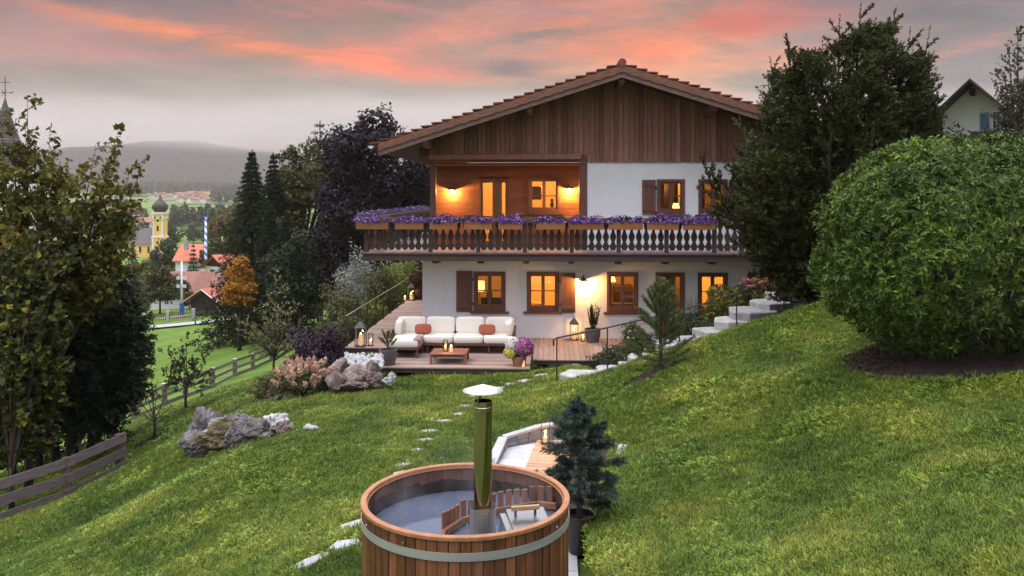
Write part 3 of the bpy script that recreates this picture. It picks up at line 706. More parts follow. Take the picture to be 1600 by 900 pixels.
# posts, beam, awning case
pb=MB(); pb.b2(fX(672),fX(681),YF-.02,YF+.16,ZB,ZGB-.02); pb.build('post',M['frame_wood'],chalet,bevel=.01)
pb=MB(); pb.b2(fX(905),fX(917.5),YF-.03,YF+.25,ZB,ZGB); pb.build('post',M['frame_wood'],chalet,bevel=.01)
bm_=MB(); bm_.b2(fX(655),fX(919),YF-.10,YF+.18,fZ(253.5),fZ(243)); bm_.build('beam',M['frame_wood_x'],chalet,bevel=.012)
bk=MB(); bk.b2(fX(655),fX(671),YF-.06,YF+.14,fZ(243),fZ(231)); bk.build('bracket',M['frame_wood'],chalet,bevel=.012)
aw=MB(); aw.b2(fX(671),fX(908),YF-.27,YF-.105,fZ(249.5),fZ(241)); aw.build('awning_case',M['gable_wood'],chalet,bevel=.03)
# ------------- gable boarding
gb=MB(); x=fX(672); xr=XR+.02
while x<xr:
    wd=random.choice((.13,.15,.17,.19)); x2=min(x+wd,xr)
    base=fZ(243) if x<fX(917) else ZGB
    dy=random.choice((0,.006,.022)); y=YF-.06-dy
    ta,tb=roof_under(x)+.05,roof_under(x2)+.05
    n=(x2-x-.012)
    poly=[(0,base+.03),(n*.2,base+.008),(n*.5,base),(n*.8,base+.008),(n,base+.03),(n,tb),(0,ta)]
    if min(ta,tb)>base+.05: gb.prism(poly,(x+.006,y+.06,0),(1,0,0),(0,0,1),.055)
    x=x2
gb.prism([(fX(672),fZ(243)),(XR,fZ(243)),(XR,roof_under(XR)),(XRIDGE,roof_under(XRIDGE)),(fX(672),roof_under(fX(672)))],(0,YF+.05,0),(1,0,0),(0,0,1),.04,r=.2)
gb.build('gable_boarding',M['gable_wood'],chalet)
# ------------- roof
YRB=YB+1.0
rf=MB()
for sgn,xe in ((-1,XE),(1,XER)):
    t=.1
    poly=[(XRIDGE,ZR-.10),(xe,ZE-.10),(xe,ZE-.22),(XRIDGE,ZR-.22)]
    rf.prism(poly,(0,YR+.02,0),(1,0,0),(0,0,1),-(YRB-YR) if False else .02)
    # boards of the roof deck, seen from below
    n=60; 
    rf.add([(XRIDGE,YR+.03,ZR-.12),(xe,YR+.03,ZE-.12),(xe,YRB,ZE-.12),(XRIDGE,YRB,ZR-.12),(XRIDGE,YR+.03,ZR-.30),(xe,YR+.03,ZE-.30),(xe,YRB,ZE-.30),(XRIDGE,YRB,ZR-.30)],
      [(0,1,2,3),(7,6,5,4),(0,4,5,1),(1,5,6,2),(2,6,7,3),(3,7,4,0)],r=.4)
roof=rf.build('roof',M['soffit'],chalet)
tl=MB(); NC=24
for sgn,xe in ((-1,XE),(1,XER)):
    L=(abs(xe-XRIDGE)); 
    for i in range(NC):
        a=XRIDGE+sgn*L*(i/NC-.004); b=XRIDGE+sgn*L*((i+1)/NC+.018)
        za=ZR-L*SL*(i/NC)-.075; zb=ZR-L*SL*((i+1)/NC)-.005
        y=YR-.03
        while y<YRB:
            y2=min(y+.24,YRB); o=random.uniform(-.006,.006)
            tl.add([(a,y,za+o),(b,y,zb+o),(b,y2-.01,zb+o),(a,y2-.01,za+o),(a,y,za-.03+o),(b,y,zb-.045+o),(b,y2-.01,zb-.045+o),(a,y2-.01,za-.03+o)],[(0,1,2,3),(7,6,5,4),(0,4,5,1),(1,5,6,2),(2,6,7,3),(3,7,4,0)])
            y=y2
tl.build('tiles',M['tile'],roof)
rd=MB()
y=YR-.06
while y<YRB:
    rd.tube([(XRIDGE,y,ZR-.02),(XRIDGE,min(y+.4,YRB),ZR-.035)],[.125,.11],n=12); y+=.36
rd.build('ridge_tiles',M['tile'],roof,smooth=False)
def barge(name,up,lo_,yy,thick,wavy,m_):
    b=MB()
    for sgn,xe in ((-1,XE+.12),(1,XER-.12)):
        n=140 if wavy else 2; pts=[]
        for i in range(n+1):
            x=XRIDGE+(xe-XRIDGE)*i/n
            zl=roof_top(x)-lo_
            if wavy:
                ph=(abs(x-XRIDGE)/.36)%1
                zl+=.014*math.sin(ph*2*PI)+(.016 if .44<ph<.56 else 0)
            pts.append((x,zl))
        top=[(xe,roof_top(xe)-up),(XRIDGE,ZR-up)]
        for i in range(n):
            (xa,za),(xb,zb)=pts[i],pts[i+1]
            poly=[(xa,za),(xb,zb),(xb,roof_top(xb)-up),(xa,roof_top(xa)-up)]
            if sgn<0: poly=poly[::-1]
            b.prism(poly,(0,yy+thick,0),(1,0,0),(0,0,1),thick,r=.5)
    return b.build(name,m_,roof)
barge('bargeboard',.09,.30,YR-.045,.035,True,M['barge_hi'])
barge('bargeboard',.20,.45,YR-.008,.03,False,M['barge_lo'])
pu=MB()
for xx_,zz_ in ((XRIDGE,roof_under(XRIDGE)-.12),(fX(1113,YR+.5),roof_under(fX(1113,YR+.5))-.11),(2*XRIDGE-fX(1113,YR+.5),roof_under(fX(1113,YR+.5))-.11),(XL+.3,roof_under(XL+.3)-.1)):
    p=MB(); p.prism([(0,.11),(1.5,.11),(1.5,-.16),(.35,-.16),(.2,-.05),(.12,-.13),(0,-.08)],(xx_-.09,YR+.14,zz_),(0,1,0),(0,0,1),.18); p.build('purlin',M['frame_wood'],roof,bevel=.008)
gt=MB()
for xe in (XE-.06,XER+.06):
    gt=MB(); vs=[];fs=[];n=8
    for k,yy_ in enumerate((YR-.25,YRB)):
        for i in range(n+1):
            t=PI+PI*i/n; vs.append((xe+math.cos(t)*.085,yy_,ZE-.12+math.sin(t)*.085))
    for i in range(n): fs.append((i,i+1,i+n+2,i+n+1))
    fs.append(tuple(range(n+1)))
    gt.add(vs,fs)
    gt.build('gutter',M['concrete'],roof,smooth=True)
# ------------- balcony
YBF=25.2; XBL=at(567,400,YBF).x; XBR=XR+1.4
bl=MB()
y=YBF
x=XBL
# floor boards run front to back on the front arm, across on the side arm
while x<XBR:
    x2=min(x+.16,XBR); bl.b2(x+.002,x2-.002,YBF-.03,YF-.005,ZB-.04,ZB); x=x2
y=YF
while y<YB:
    y2=min(y+.16,YB); bl.b2(XBL,XL-.005,y+.002,y2-.002,ZB-.04,ZB); y=y2
bl.b2(XL,XLOG,YF-.005,YL,ZB-.06,ZB-.02)
balc=bl.build('balcony',M['balc_floor'],chalet)
fb=MB()
fb.b2(XBL,XBR,YBF-.05,YBF-.01,ZB-.25,ZB-.06); fb.b2(XBL-.03,XBR+.03,YBF-.09,YBF-.012,ZB-.056,ZB-.006)
fb.b2(XBL-.0,XBL+.04,YBF-.01,YB,ZB-.25,ZB-.042); fb.b2(XBR-.04,XBR,YBF-.01,YF,ZB-.25,ZB-.042)
fb.b2(XBL+.04,XBR-.04,YBF+.1,YF,ZB-.20,ZB-.06,r=.1)
fb.build('fascia',M['balc_wood_x'],balc,bevel=.006)
for px in (681,751,822,893,966,1039,1112,1185,1250):
    X0=fX(px,YF-.7)
    p=MB(); p.prism([(0,.0),(1.15,.0),(1.15,-.17),(.5,-.17),(.38,-.08),(.26,-.17),(.12,-.14),(0,-.04)],(X0-.085,YF-1.0,ZB-.21),(0,1,0),(0,0,1),.17); p.build('corbel',M['balc_wood'],balc)
ZRT=at(800,340.5,YBF).z; ZRL=ZRT-.15
posts=[at(p,400,YBF).x for p in (572,672,747,820,893.5,967,1042,1117,1192,1262)]+[XBR-.06]
for xp in posts:
    p=MB(); p.b2(xp-.06,xp+.06,YBF+.02,YBF+.14,ZB,ZRL); p.build('post',M['balc_wood'],balc,bevel=.006)
for yy_ in (YF+.9,YF+3,YF+5.1,YF+7.2,YF+9.3,YF+11.4):
    p=MB(); p.b2(XBL+.03,XBL+.15,yy_-.06,yy_+.06,ZB,ZRL); p.build('post',M['balc_wood'],balc,bevel=.006)
rl=MB(); rl.b2(XBL-.05,XBR+.05,YBF-.02,YBF+.17,ZRL,ZRT); rl.b2(XBL-.03,XBL+.17,YBF+.17,YB,ZRL,ZRT)
rl.b2(XBL,XBR,YBF+.09,YBF+.12,ZB+.16,ZB+.22); rl.b2(XBL+.10,XBL+.13,YBF+.14,YB,ZB+.16,ZB+.22)
rl.b2(XBR-.17,XBR+.03,YBF+.17,YF,ZRL,ZRT)
rl.build('rail',M['balc_wood_x'],balc,bevel=.008)
prof=[(0,.03),(.02,.062),(.07,.09),(.13,.094),(.18,.078),(.22,.052),(.25,.046),(.30,.062),(.36,.088),(.42,.092),(.47,.074),(.52,.048),(.56,.038),(.60,.040),(.64,.056),(.68,.072),(.74,.078),(.80,.06)]
hgt=ZRL-ZB-.07
def balpoly(): 
    k=hgt/.80
    return [(w_,z_*k) for z_,w_ in prof]+[(-w_,z_*k) for z_,w_ in prof[::-1]]
b0=MB(); b0.prism(balpoly(),(0,.03,0),(1,0,0),(0,0,1),.03,r=.5)
proto=b0.build('baluster',M['balc_wood'],balc,local=True)
def place_bal(o,x,y,rz): o.location=Vector((x,y,ZB+.07))-ORI[balc.name]; o.rotation_euler=(0,0,rz)
spots=[]
for a,b in zip(posts[:-1],posts[1:]):
    n=max(1,int(round((b-a-.12)/.208))); 
    for i in range(n): spots.append((a+.06+(b-a-.12)*(i+.5)/n,YBF+.06,0))
side=[(XBL+.07,YBF+.35+i*.21,PI/2) for i in range(70)]
first=True
for i,sp_ in enumerate(spots+side[:max(0,98-len(spots))]):
    o=proto if i==0 else proto.copy()
    if i: COL.objects.link(o); o.parent=balc
    place_bal(o,*sp_)
    # each board keeps its own tone
rest=MB()
for x,y,rz in side[max(0,98-len(spots)):]: rest.prism(balpoly(),(x+.015,y,ZB+.07),(0,1,0),(0,0,1),.03)
if rest.v: rest.build('baluster_row',M['balc_wood'],balc,kind='stuff')
# ------------- lamps on the walls
def wall_lamp(p,e,sp_e=1):
    b=MB(); b.lathe([(0,.03),(.03,.03),(.05,.0),(.17,-.055),(.175,-.065),(.165,-.06),(.05,-.01),(0,.01)],(p.x,p.y-.20,p.z+.05),n=20)
    b.tube([(p.x,p.y,p.z+.03),(p.x,p.y-.06,p.z+.13),(p.x,p.y-.16,p.z+.16),(p.x,p.y-.20,p.z+.08)],.011,n=6)
    b.box((p.x,p.y-.012,p.z+.03),(.08,.02,.12))
    o=b.build('wall_lamp',M['brass'],chalet,smooth=False)
    c=MB(); c.lathe([(0,-.06),(.03,-.045),(.04,-.02),(.028,.01),(.0,.02)],(p.x,p.y-.20,p.z+.02),n=12)
    c.build('bulb',M['bulb'],o,smooth=True)
    lamp('wall_lamp_light',(p.x,p.y-.20,p.z-.07),e,c=(1,.50,.14),rad=.04,parent=chalet)
wall_lamp(at(911,437,YF),105)
wall_lamp(at(707,296,YL),130)
wall_lamp(at(889,294,YL),130)
# ------------- things in the rooms
def table_lamp(p,hh,sh,lab,lightE=0):
    t=thing('table_lamp',lab,'lamp',(p.x,p.y,p.z-hh))
    b=MB(); b.lathe([(0,0),(sh*.55,0),(sh*.5,.03),(.02,.05),(.025,hh*.5),(.012,hh)],(p.x,p.y,p.z-hh),n=14); b.build('base',M['brass'],t,smooth=True)
    c=MB(); c.lathe([(sh,0),(sh*.62,sh*1.35)],(p.x,p.y,p.z),n=20); c.build('lamp_shade',M['shade'],t,smooth=True)
    return t
table_lamp(at(1056,326,YF+1.1),.28,.13,'small glowing cone lamp standing behind upper right window')
table_lamp(at(956,440,YF+1.0),.55,.13,'tall glowing lamp behind the lower window between lamp and door')
b=MB(); pp=at(749,447,YF+1.2); t=thing('floor_lamp','drum shaded lamp glowing behind lower window with left shutter','lamp',(pp.x,pp.y,DECK))
b.lathe([(0,0),(.14,0),(.13,.02),(.012,.04),(.012,pp.z-DECK)],(pp.x,pp.y,DECK),n=12); b.build('stand',M['brass'],t)
c=MB(); c.lathe([(.17,-.16),(.17,.16)],tuple(pp),n=20); c.build('lamp_shade',M['shade'],t,smooth=True)
def furn(name,lab,cat,boxes,m_,loc):
    b=MB()
    for x0,x1,y0,y1,z0,z1 in boxes: b.b2(x0,x1,y0,y1,z0,z1)
    o=b.build(name,m_,None,loc=loc,bevel=.03); tag(o,lab,cat); return o
x0=fX(742);x1=fX(792)
furn('armchair','dark sofa back seen through the lower window with left shutter','sofa',[(x0+.1,x1+.2,YF+.9,YF+1.05,DECK+.004,fZ(471)-.0),(x0+.1,x1+.2,YF+1.05,YF+1.8,DECK+.004,DECK+.42),(fX(757),fX(766),YF+.85,YF+1.0,fZ(490),fZ(462))],M['room_dark'],(x0,YF+1,DECK))
furn('sideboard','low dark sideboard behind lower window left of the entrance door','sideboard',[(fX(950),fX(1000),YF+.8,YF+1.3,DECK+.004,fZ(480)),(fX(968),fX(1000),YF+2.2,YF+2.8,DECK+.004,fZ(458))],M['room_dark'],(fX(970),YF+1,DECK))
furn('wardrobe','dark tall wardrobe seen behind the upper window with left shutter','wardrobe',[(fX(1024),fX(1037),YF+2.0,YF+2.6,ZB+.004,5.6),(fX(1052),fX(1072),YF+2.3,YF+2.9,ZB+.004,5.6)],M['room_dark'],(fX(1040),YF+2,ZB))
furn('wardrobe','dark wardrobe seen behind upper window next to the tall yew','wardrobe',[(fX(1086),fX(1122),YF+2.3,YF+2.9,ZB+.004,5.6)],M['room_dark'],(fX(1100),YF+2.3,ZB))
furn('bench','pale cushioned bench behind lower window with right shutter','bench',[(fX(820),fX(846),YF+1.0,YF+1.6,DECK+.004,fZ(481))],M['room_wood'],(fX(830),YF+1.2,DECK))
furn('kitchen_cabinet','dark cabinet seen through the left half of right loggia window','cabinet',[(at(829,300,YL+1.6).x,at(846,300,YL+1.6).x,YL+1.3,YL+1.7,at(840,312,YL+1.5).z,at(840,291,YL+1.5).z)],M['room_dark'],(at(838,300,YL+1.5).x,YL+1.5,4.6))
st=MB(); q_=at(862.5,333,YL+.2)
st.lathe([(0,0),(.10,0),(.09,.06),(.045,.10),(.07,.17),(.06,.22),(.03,.25),(.055,.31),(.04,.37),(0,.39)],(q_.x,YL+.2,LWN[1][2]+.1),n=14)
tag(st.build('figurine',M['room_dark'],None,loc=(q_.x,YL+.2,LWN[1][2]),smooth=True),'small dark figurine standing on the sill of right loggia window','figurine')
def curtain(x0,x1,z0,z1,y,lab):
    b=MB(); n=26
    vs=[];fs=[]
    for i in range(n+1):
        x=x0+(x1-x0)*i/n; yy_=y+.035*math.sin(i*1.9)
        vs+=[(x,yy_,z0),(x,yy_,z1)]
    for i in range(n): fs.append((2*i,2*i+2,2*i+3,2*i+1))
    b.add(vs,fs); o=b.build('curtain',M['curtain'],None,loc=((x0+x1)/2,y,z0),smooth=True); tag(o,lab,'curtain')
    so_=o.modifiers.new('thickness','SOLIDIFY'); so_.thickness=.006
a=LWN[0]; curtain(a[0]+.45,a[0]+.75,ZB+.02,a[3]-.02,YL+.5,'pale curtain hanging behind the left loggia balcony door')
curtain(fX(1044),fX(1060),DECK+.02,fZ(428),YF+.7,'pale curtain hanging behind the entrance door glass')
curtain(fX(1037),fX(1042),ZB+.02,5.7,YF+.7,'narrow curtain behind the upper window with left shutter')
# ------------- flower boxes on the balcony rail
def petunias(mbF,mbG,x0,x1,y,z,h,w,n,axis='x'):
    t=RNG.uniform(0,1,n); nb=RNG.integers(2,4); ph=RNG.uniform(0,6)
    hump=.55+.45*np.abs(np.sin(t*PI*1.5+ph))
    hump*=np.minimum(1,np.minimum(t,1-t)*9+.35)
    a=RNG.uniform(0,2*PI,n); rr=np.sqrt(RNG.uniform(.35,1,n))
    cx=x0+(x1-x0)*t+RNG.normal(0,.02,n); dyy=np.cos(a)*w*rr; dzz=np.sin(a)*h*hump*rr
    dzz=np.where(dzz<0,dzz*.55,dzz)
    P=np.stack([cx,y+dyy,z+dzz],1) if axis=='x' else np.stack([y+dyy,cx,z+dzz],1)
    nrm=np.stack([RNG.normal(0,.4,n),np.cos(a),np.sin(a)*.8+.25],1)
    if axis!='x': nrm=nrm[:,[1,0,2]]
    D=np.cross(nrm,RNG.normal(size=(n,3)))
    fl=RNG.uniform(0,1,n)<RNG.uniform(.58,.76)
    sz=RNG.uniform(.05,.085,n)
    mbF.leaves((P-D/np.linalg.norm(D,axis=1,keepdims=True)*sz[:,None]*.5)[fl],D[fl],nrm[fl],sz[fl],sz[fl]*1.0,RNG.uniform(0,1,fl.sum())**1.2)
    gl_=~fl
    mbG.leaves(P[gl_],(nrm+RNG.normal(0,.6,(n,3)))[gl_],np.cross(D,nrm)[gl_],.07,.035,RNG.uniform(0,1,gl_.sum()))
FBX=[(557,607),(618,662),(672,715),(725,769),(779,816),(838,883),(891,943),(951,1004),(1011,1060),(1068,1117)]
FW=['first flower box from the balcony corner, on the front rail','second flower box from the balcony corner, left of the corner post','flower box in front of the loggia corner post','flower box left of the loggia balcony door','flower box below the loggia balcony door and pale curtain','flower box below the right loggia window with the figurine','flower box under the right loggia wall lamp and timber post','flower box on the rail before the blank white wall','flower box below the upper window with the left shutter','last flower box before the yew on the front rail']
for i,(a,b) in enumerate(FBX):
    x0,x1=at(a,350,YBF-.15).x,at(b,350,YBF-.15).x; zb=at(800,358.5,YBF-.15).z; zt_=at(800,347,YBF-.15).z
    t=thing('flower_box','purple petunias in '+FW[i],'flower box',((x0+x1)/2,YBF-.15,zb),'flower boxes along the balcony rail')
    m=MB(); m.b2(x0,x1,YBF-.25,YBF-.235,zb,zt_); m.b2(x0,x1,YBF-.065,YBF-.05,zb,zt_); m.b2(x0,x0+.015,YBF-.235,YBF-.065,zb,zt_); m.b2(x1-.015,x1,YBF-.235,YBF-.065,zb,zt_); m.b2(x0+.015,x1-.015,YBF-.235,YBF-.065,zb,zb+.015)
    m.b2(x0+.015,x1-.015,YBF-.235,YBF-.065,zt_-.06,zt_-.05,r=0)
    m.build('box',M['box_wood'],t,bevel=.004)
    f=MB(); g2=MB(); hk=random.uniform(.15,.25); petunias(f,g2,x0-random.uniform(-.02,.06),x1+random.uniform(-.02,.06),YBF-.14,zt_+.03,hk,random.uniform(.14,.18),int(2500*hk))
    f.build('flowers',L_['petunia'],t); g2.build('leaves',L_['petunia_leaf'],t)
nsb=9
for i in range(nsb):
    y0=YBF+.25+i*1.55; y1=y0+1.4; xs=XBL-.15
    t=thing('flower_box','purple petunias in flower box on the side rail, '+['nearest the front corner','second from the front corner','third from the front corner','fourth from the front corner','fifth from the front corner','fifth from the far end','fourth from the far end','next but one to the far end','at the far end'][i],'flower box',(xs,(y0+y1)/2,zb),'flower boxes along the balcony rail')
    m=MB(); m.b2(xs-.1,xs-.085,y0,y1,zb,zt_); m.b2(xs+.085,xs+.1,y0,y1,zb,zt_); m.b2(xs-.085,xs+.085,y0,y0+.015,zb,zt_); m.b2(xs-.085,xs+.085,y1-.015,y1,zb,zt_); m.b2(xs-.085,xs+.085,y0+.015,y1-.015,zt_-.06,zt_-.05,r=0)
    m.build('box',M['box_wood'],t)
    f=MB(); g2=MB(); petunias(f,g2,y0-.08,y1+.08,xs,zt_+.06,.24,.2,700,'y')
    f.build('flowers',L_['petunia'],t); g2.build('leaves',L_['petunia_leaf'],t)
# ---------------------------------------------------------------- decks
EXC=[]   # (kind, data) areas where no grass grows
LOW=.50
YD0=at_z(835,562,DECK).y; YD1=at_z(560,543,DECK).y; YLO=at_z(700,575,LOW).y
XDL=at_z(541,541,DECK).x
XLO0=at_z(586,573,LOW).x; XLO1=at_z(828,577,LOW).x; XUR=at_z(836,561,DECK).x; XURE=at(985,540,23.5).x+.6
def board_deck(name,lab,x0,x1,y0,y1,z,along,m_,pit=None):
    t=thing(name,lab,'deck',((x0+x1)/2,y0,z))
    b=MB(); 
    if along=='y':
        x=x0
        while x<x1-.02:
            x2=min(x+.145,x1); b.b2(x+.003,x2-.003,y0,y1,z-.03,z+random.uniform(-.002,.001)); x=x2
    else:
        y=y0
        while y<y1-.02:
            y2=min(y+.145,y1); b.b2(x0+random.uniform(-.006,.006),x1,y+.003,y2-.003,z-.03,z+random.uniform(-.002,.001)); y=y2
    b.build('boards',m_,t)
    j=MB(); 
    j.b2(x0+.03,x1-.03,y0+.03,y0+.08,z-.14,z-.032)
    x=x0+.4
    while x<x1: j.b2(x-.03,x+.03,y0+.12,y1-.03,z-.14,z-.032); x+=.9
    j.b2(x0+.03,x0+.08,y0+.12,y1-.03,z-.14,z-.032)
    j.build('joists',M['dark_under'],t)
    f=MB(); x=x0+.5
    while x<x1:
        gz=hz(x,y0+.25); f.b2(x-.07,x+.07,y0+.18,y0+.32,gz-.05,z-.142); x+=1.35
    if f.v: f.build('footings',M['concrete'],t)
    return t
dk=board_deck('wooden_deck','upper timber deck along the house front right of the sofa platform',XLO1+.06,XURE,YD0,YF-.01,DECK,'y',M['deck_y'])
board_deck('wooden_deck','long timber side deck left of the house behind the black railing',XDL,XL-.01,YD1,YB+3,DECK,'x',M['deck'])
board_deck('wooden_deck','low weathered timber sofa platform edged by candles and plant pots',XLO0,XLO1,YLO,YF-1.0,LOW,'x',M['deck'])
# strip of deck between sofa platform and wall
b=MB(); b.b2(XL-.005,XLO1+.055,YF-.99,YF-.01,DECK-.03,DECK); b.b2(XL-.005,XLO1+.055,YF-.99,YF-.93,LOW-.1,DECK-.032); b.build('boards',M['deck'],dk)
EXC.append(('rect',(XLO0,XURE-.5,YLO-.02,YF))); EXC.append(('rect',(XDL,XL,YD1-.02,60)))
# railings
def railing(name,lab,pts,posts,m_top,h=None):
    t=thing(name,lab,'railing',tuple(posts[0][0]))
    b=MB(); b.tube(pts,.02,n=8); b.build('handrail',m_top,t,smooth=True)
    for p0,p1 in posts:
        c=MB(); c.tube([p0,p1],.017,n=8); c.build('post',M['iron'],t)
    return t
zr=at(544.5,493,YD1+.08).z
ps=[]
for i in range(13):
    y=YD1+.08+i*1.38
    ps.append(((XDL+.05,y,DECK-.12),(XDL+.05,y,zr-.01)))
railing('deck_railing','black metal railing with pale handrail on the side deck',[(XDL+.05,YD1,zr),(XDL+.05,YD1+.08+12*1.38,zr)],ps,M['rail_top'])
RP=[((870,528),(870,596),20.2),((949,512),(949,577),21.0),((1061.5,486),(1061.5,540),21.8),((1151,459),(1151,512),22.2),((1225,431),(1225,477),22.8),((1300,405),(1300,452),23.4)]
top=[tuple(at(865,540,20.15)),tuple(at(865,531,20.15))]+[tuple(at(a[0],a[1],Y)) for a,b_,Y in RP]
railing('stair_railing','thin black metal railing climbing beside the stone steps',top,[(tuple(at(b_[0],b_[1]+6,Y)),tuple(at(a[0],a[1],Y))) for a,b_,Y in RP],M['iron'])
# ---------------------------------------------------------------- stone steps and stepping stones
def slab(mb,c,w,d,h,seed,rz=0,n=9,tilt=(0,0)):
    rg=random.Random(seed); pl=[]
    for i in range(n):
        a=2*PI*i/n+rg.uniform(-.25,.25); k=rg.uniform(.82,1.08)
        sx=math.copysign(abs(math.cos(a))**.7,math.cos(a)); sy=math.copysign(abs(math.sin(a))**.7,math.sin(a))
        pl.append((sx*w/2*k,sy*d/2*k))
    ca,sa=math.cos(rz),math.sin(rz); vs=[]
    zt=lambda x,y:x*tilt[0]+y*tilt[1]
    for kz,sc in ((-h,.96),(-.03,1.0),(0,.95)):
        for x,y in pl:
            X_,Y_=(x*ca-y*sa)*sc,(x*sa+y*ca)*sc
            vs.append((c[0]+X_,c[1]+Y_,c[2]+kz+zt(X_,Y_)+(rg.uniform(-.012,.006) if kz==0 else 0)))
    ctr=len(vs); vs.append((c[0],c[1],c[2]))
    fs=[]
    for l in (0,1):
        for i in range(n): fs.append((l*n+i,l*n+(i+1)%n,(l+1)*n+(i+1)%n,(l+1)*n+i))
    for i in range(n): fs.append((2*n+i,2*n+(i+1)%n,ctr))
    mb.add(vs,fs)
ORD=['first','second','third','fourth','fifth','sixth','seventh','eighth','ninth','tenth','eleventh','twelfth','thirteenth','fourteenth','fifteenth','sixteenth','seventeenth','eighteenth']
STEP=[(912,580,1.15,.9,.14,20.3),(935,578,.6,.6,.12,20.6),(957,571,.95,.7,.14,21.2),(985,563,.75,.6,.16,21.5),(1003,552,.75,.7,.16,21.6),(1052,538,.9,.7,.2,21.9),(1081,531,.75,.6,.2,22.1),(1117,519,.85,.8,.22,22.4),(1146,502.5,.95,.9,.3,22.7),(1175,487,1.15,1.0,.34,23.0),(1203,474,1.0,.9,.3,23.4),(1229,460,1.15,.9,.3,23.8),(1262,451,.9,.8,.3,24.1),(1285,440,.9,.8,.3,24.5)]
for i,(px,py,w_,d_,h_,Y) in enumerate(STEP):
    p=at(px,py,Y); b=MB(); p.z+=.07 if i>4 else -.05; slab(b,tuple(p),w_*(1.18 if i>4 else .95),d_*(1.35 if i>4 else 1.1),h_+.16,100+i,rz=random.uniform(-.3,.3),n=random.choice((7,8,9)))
    o=b.build('stone_step',M['stone_white'],None,loc=tuple(p),bevel=.02)
    nm='lowest' if i==0 else ('topmost' if i==len(STEP)-1 else ORD[i]+' from the bottom')
    tag(o,f'pale rough stone step beside the black stair railing, {nm} in the flight','stone step','pale stone steps up the bank')
for j,(px,py,w_) in enumerate([(898,571,.5),(902,576.5,.5),(916,569,.45),(918,575,.5)]):
    p=at_z(px,py,.36); z=hz(p.x,p.y); b=MB(); slab(b,(p.x,p.y,z+.05),w_,.36,.1,300+j)
    o=b.build('paving_stone',M['stone_path'],None,loc=(p.x,p.y,z)); tag(o,'small irregular paving stone below the deck edge, '+['left one of the back pair','left one of the front pair','right one of the back pair','right one of the front pair'][j],'paving stone','small paving stones by the steps')
    EXC.append(('disc',(p.x,p.y,w_*.45)))
PATH=[(487,880,.5,.42),(537,854,.5,.40),(552,822,.52,.42),(596,772,.3,.3),(626,742,.4,.34),(630,728,.36,.34),(653,706,.34,.40),(665,690,.46,.34),(671,676,.42,.42),(691,660,.62,.36),(715,650,.46,.44),(727,637,.46,.5),(741,628,.4,.4),(743,620,.5,.4),(778,608,.42,.4),(797,602,.44,.4),(819,597,.46,.42),(845,588,.5,.45)]
def lawn_hit(px,py):
    "where the sight line through a pixel of the photograph meets the turf"
    r=ray(px,py); k=4.0
    for _ in range(4000):
        p=Vector((0,0,CZ))+r*k
        if p.z<hz(p.x,p.y): break
        k+=.02
    return p
def ground_scan(px,py):
    r=ray(px,py); ks=np.arange(4,200,.04)
    z=H(r.x*ks,r.y*ks); s=CZ+r.z*ks
    i=int(np.argmax(s<z)); return Vector((r.x*ks[i],r.y*ks[i],z[i]))
for i,(px,py,w_,d_) in enumerate(PATH):
    p=ground_scan(px,py); b=MB()
    e=.3; tx=(hz(p.x+e,p.y)-hz(p.x-e,p.y))/(2*e); ty=(hz(p.x,p.y+e)-hz(p.x,p.y-e))/(2*e)
    slab(b,(p.x,p.y,p.z+.036),w_*.84,d_*.84,.14,500+i,rz=random.uniform(-.5,.5),n=random.choice((5,6,7,8)),tilt=(tx,ty))
    o=b.build('stepping_stone',M['stone_path'],None,loc=tuple(p))
    if i<3: nm=['nearest the camera, left of the wooden tub','second from the camera, left of the wooden tub','left of the tub hoop'][i]
    elif i<9: nm=ORD[i-3]+' beyond the wooden tub rim'
    else: nm=ORD[17-i]+' from the timber deck'
    tag(o,'flat grey stepping stone in the lawn, '+nm,'stepping stone','stepping stones across the lawn')
    EXC.append(('disc',(p.x,p.y,(w_+d_)*.23)))
# ---------------------------------------------------------------- outdoor sofa
sx0=at(615,520,YF-1.6).x; sx1=at(806,520,YF-1.2).x; syb=YF-1.05; syf=syb-.92
sofa=thing('outdoor_sofa','long cream cushioned garden sofa with chaise on the low deck','sofa',((sx0+sx1)/2,syb,LOW))
def cushion(name,c,sz,parent,m_,e=.32,rot=None,bulge=.0):
    b=MB(); n1,n2=14,28; vs=[];fs=[]
    def sp_(t,e): return math.copysign(abs(t)**e,t)
    rot=rot or Matrix.Identity(3)
    for i in range(n1+1):
        v=-PI/2+PI*i/n1
        for j in range(n2):
            u=2*PI*j/n2
            p=Vector((sp_(math.cos(v),e)*sp_(math.cos(u),e)*sz[0]/2,sp_(math.cos(v),e)*sp_(math.sin(u),e)*sz[1]/2,sp_(math.sin(v),e)*sz[2]/2))
            vs.append(rot@p+Vector(c))
    for i in range(n1):
        for j in range(n2): fs.append((i*n2+j,i*n2+(j+1)%n2,(i+1)*n2+(j+1)%n2,(i+1)*n2+j))
    b.add(vs,fs); return b.build(name,m_,parent,smooth=True,loc=c)
zs=LOW+.30
fr=MB(); fr.b2(sx0+.02,sx1,syf,syb,zs-.07,zs)
fr.b2(sx0,sx1,syb-.04,syb,zs,zs+.40); fr.b2(sx1-.04,sx1,syf+.1,syb-.04,zs,zs+.36); fr.b2(sx0,sx0+.04,syb-.85,syb-.04,zs,zs+.36)
chx1=sx0+.92; chy=syf-.75
fr.b2(sx0+.02,chx1,chy,syf-.005,zs-.07,zs)
fr.build('frame',M['dark_wood'],sofa,bevel=.008)
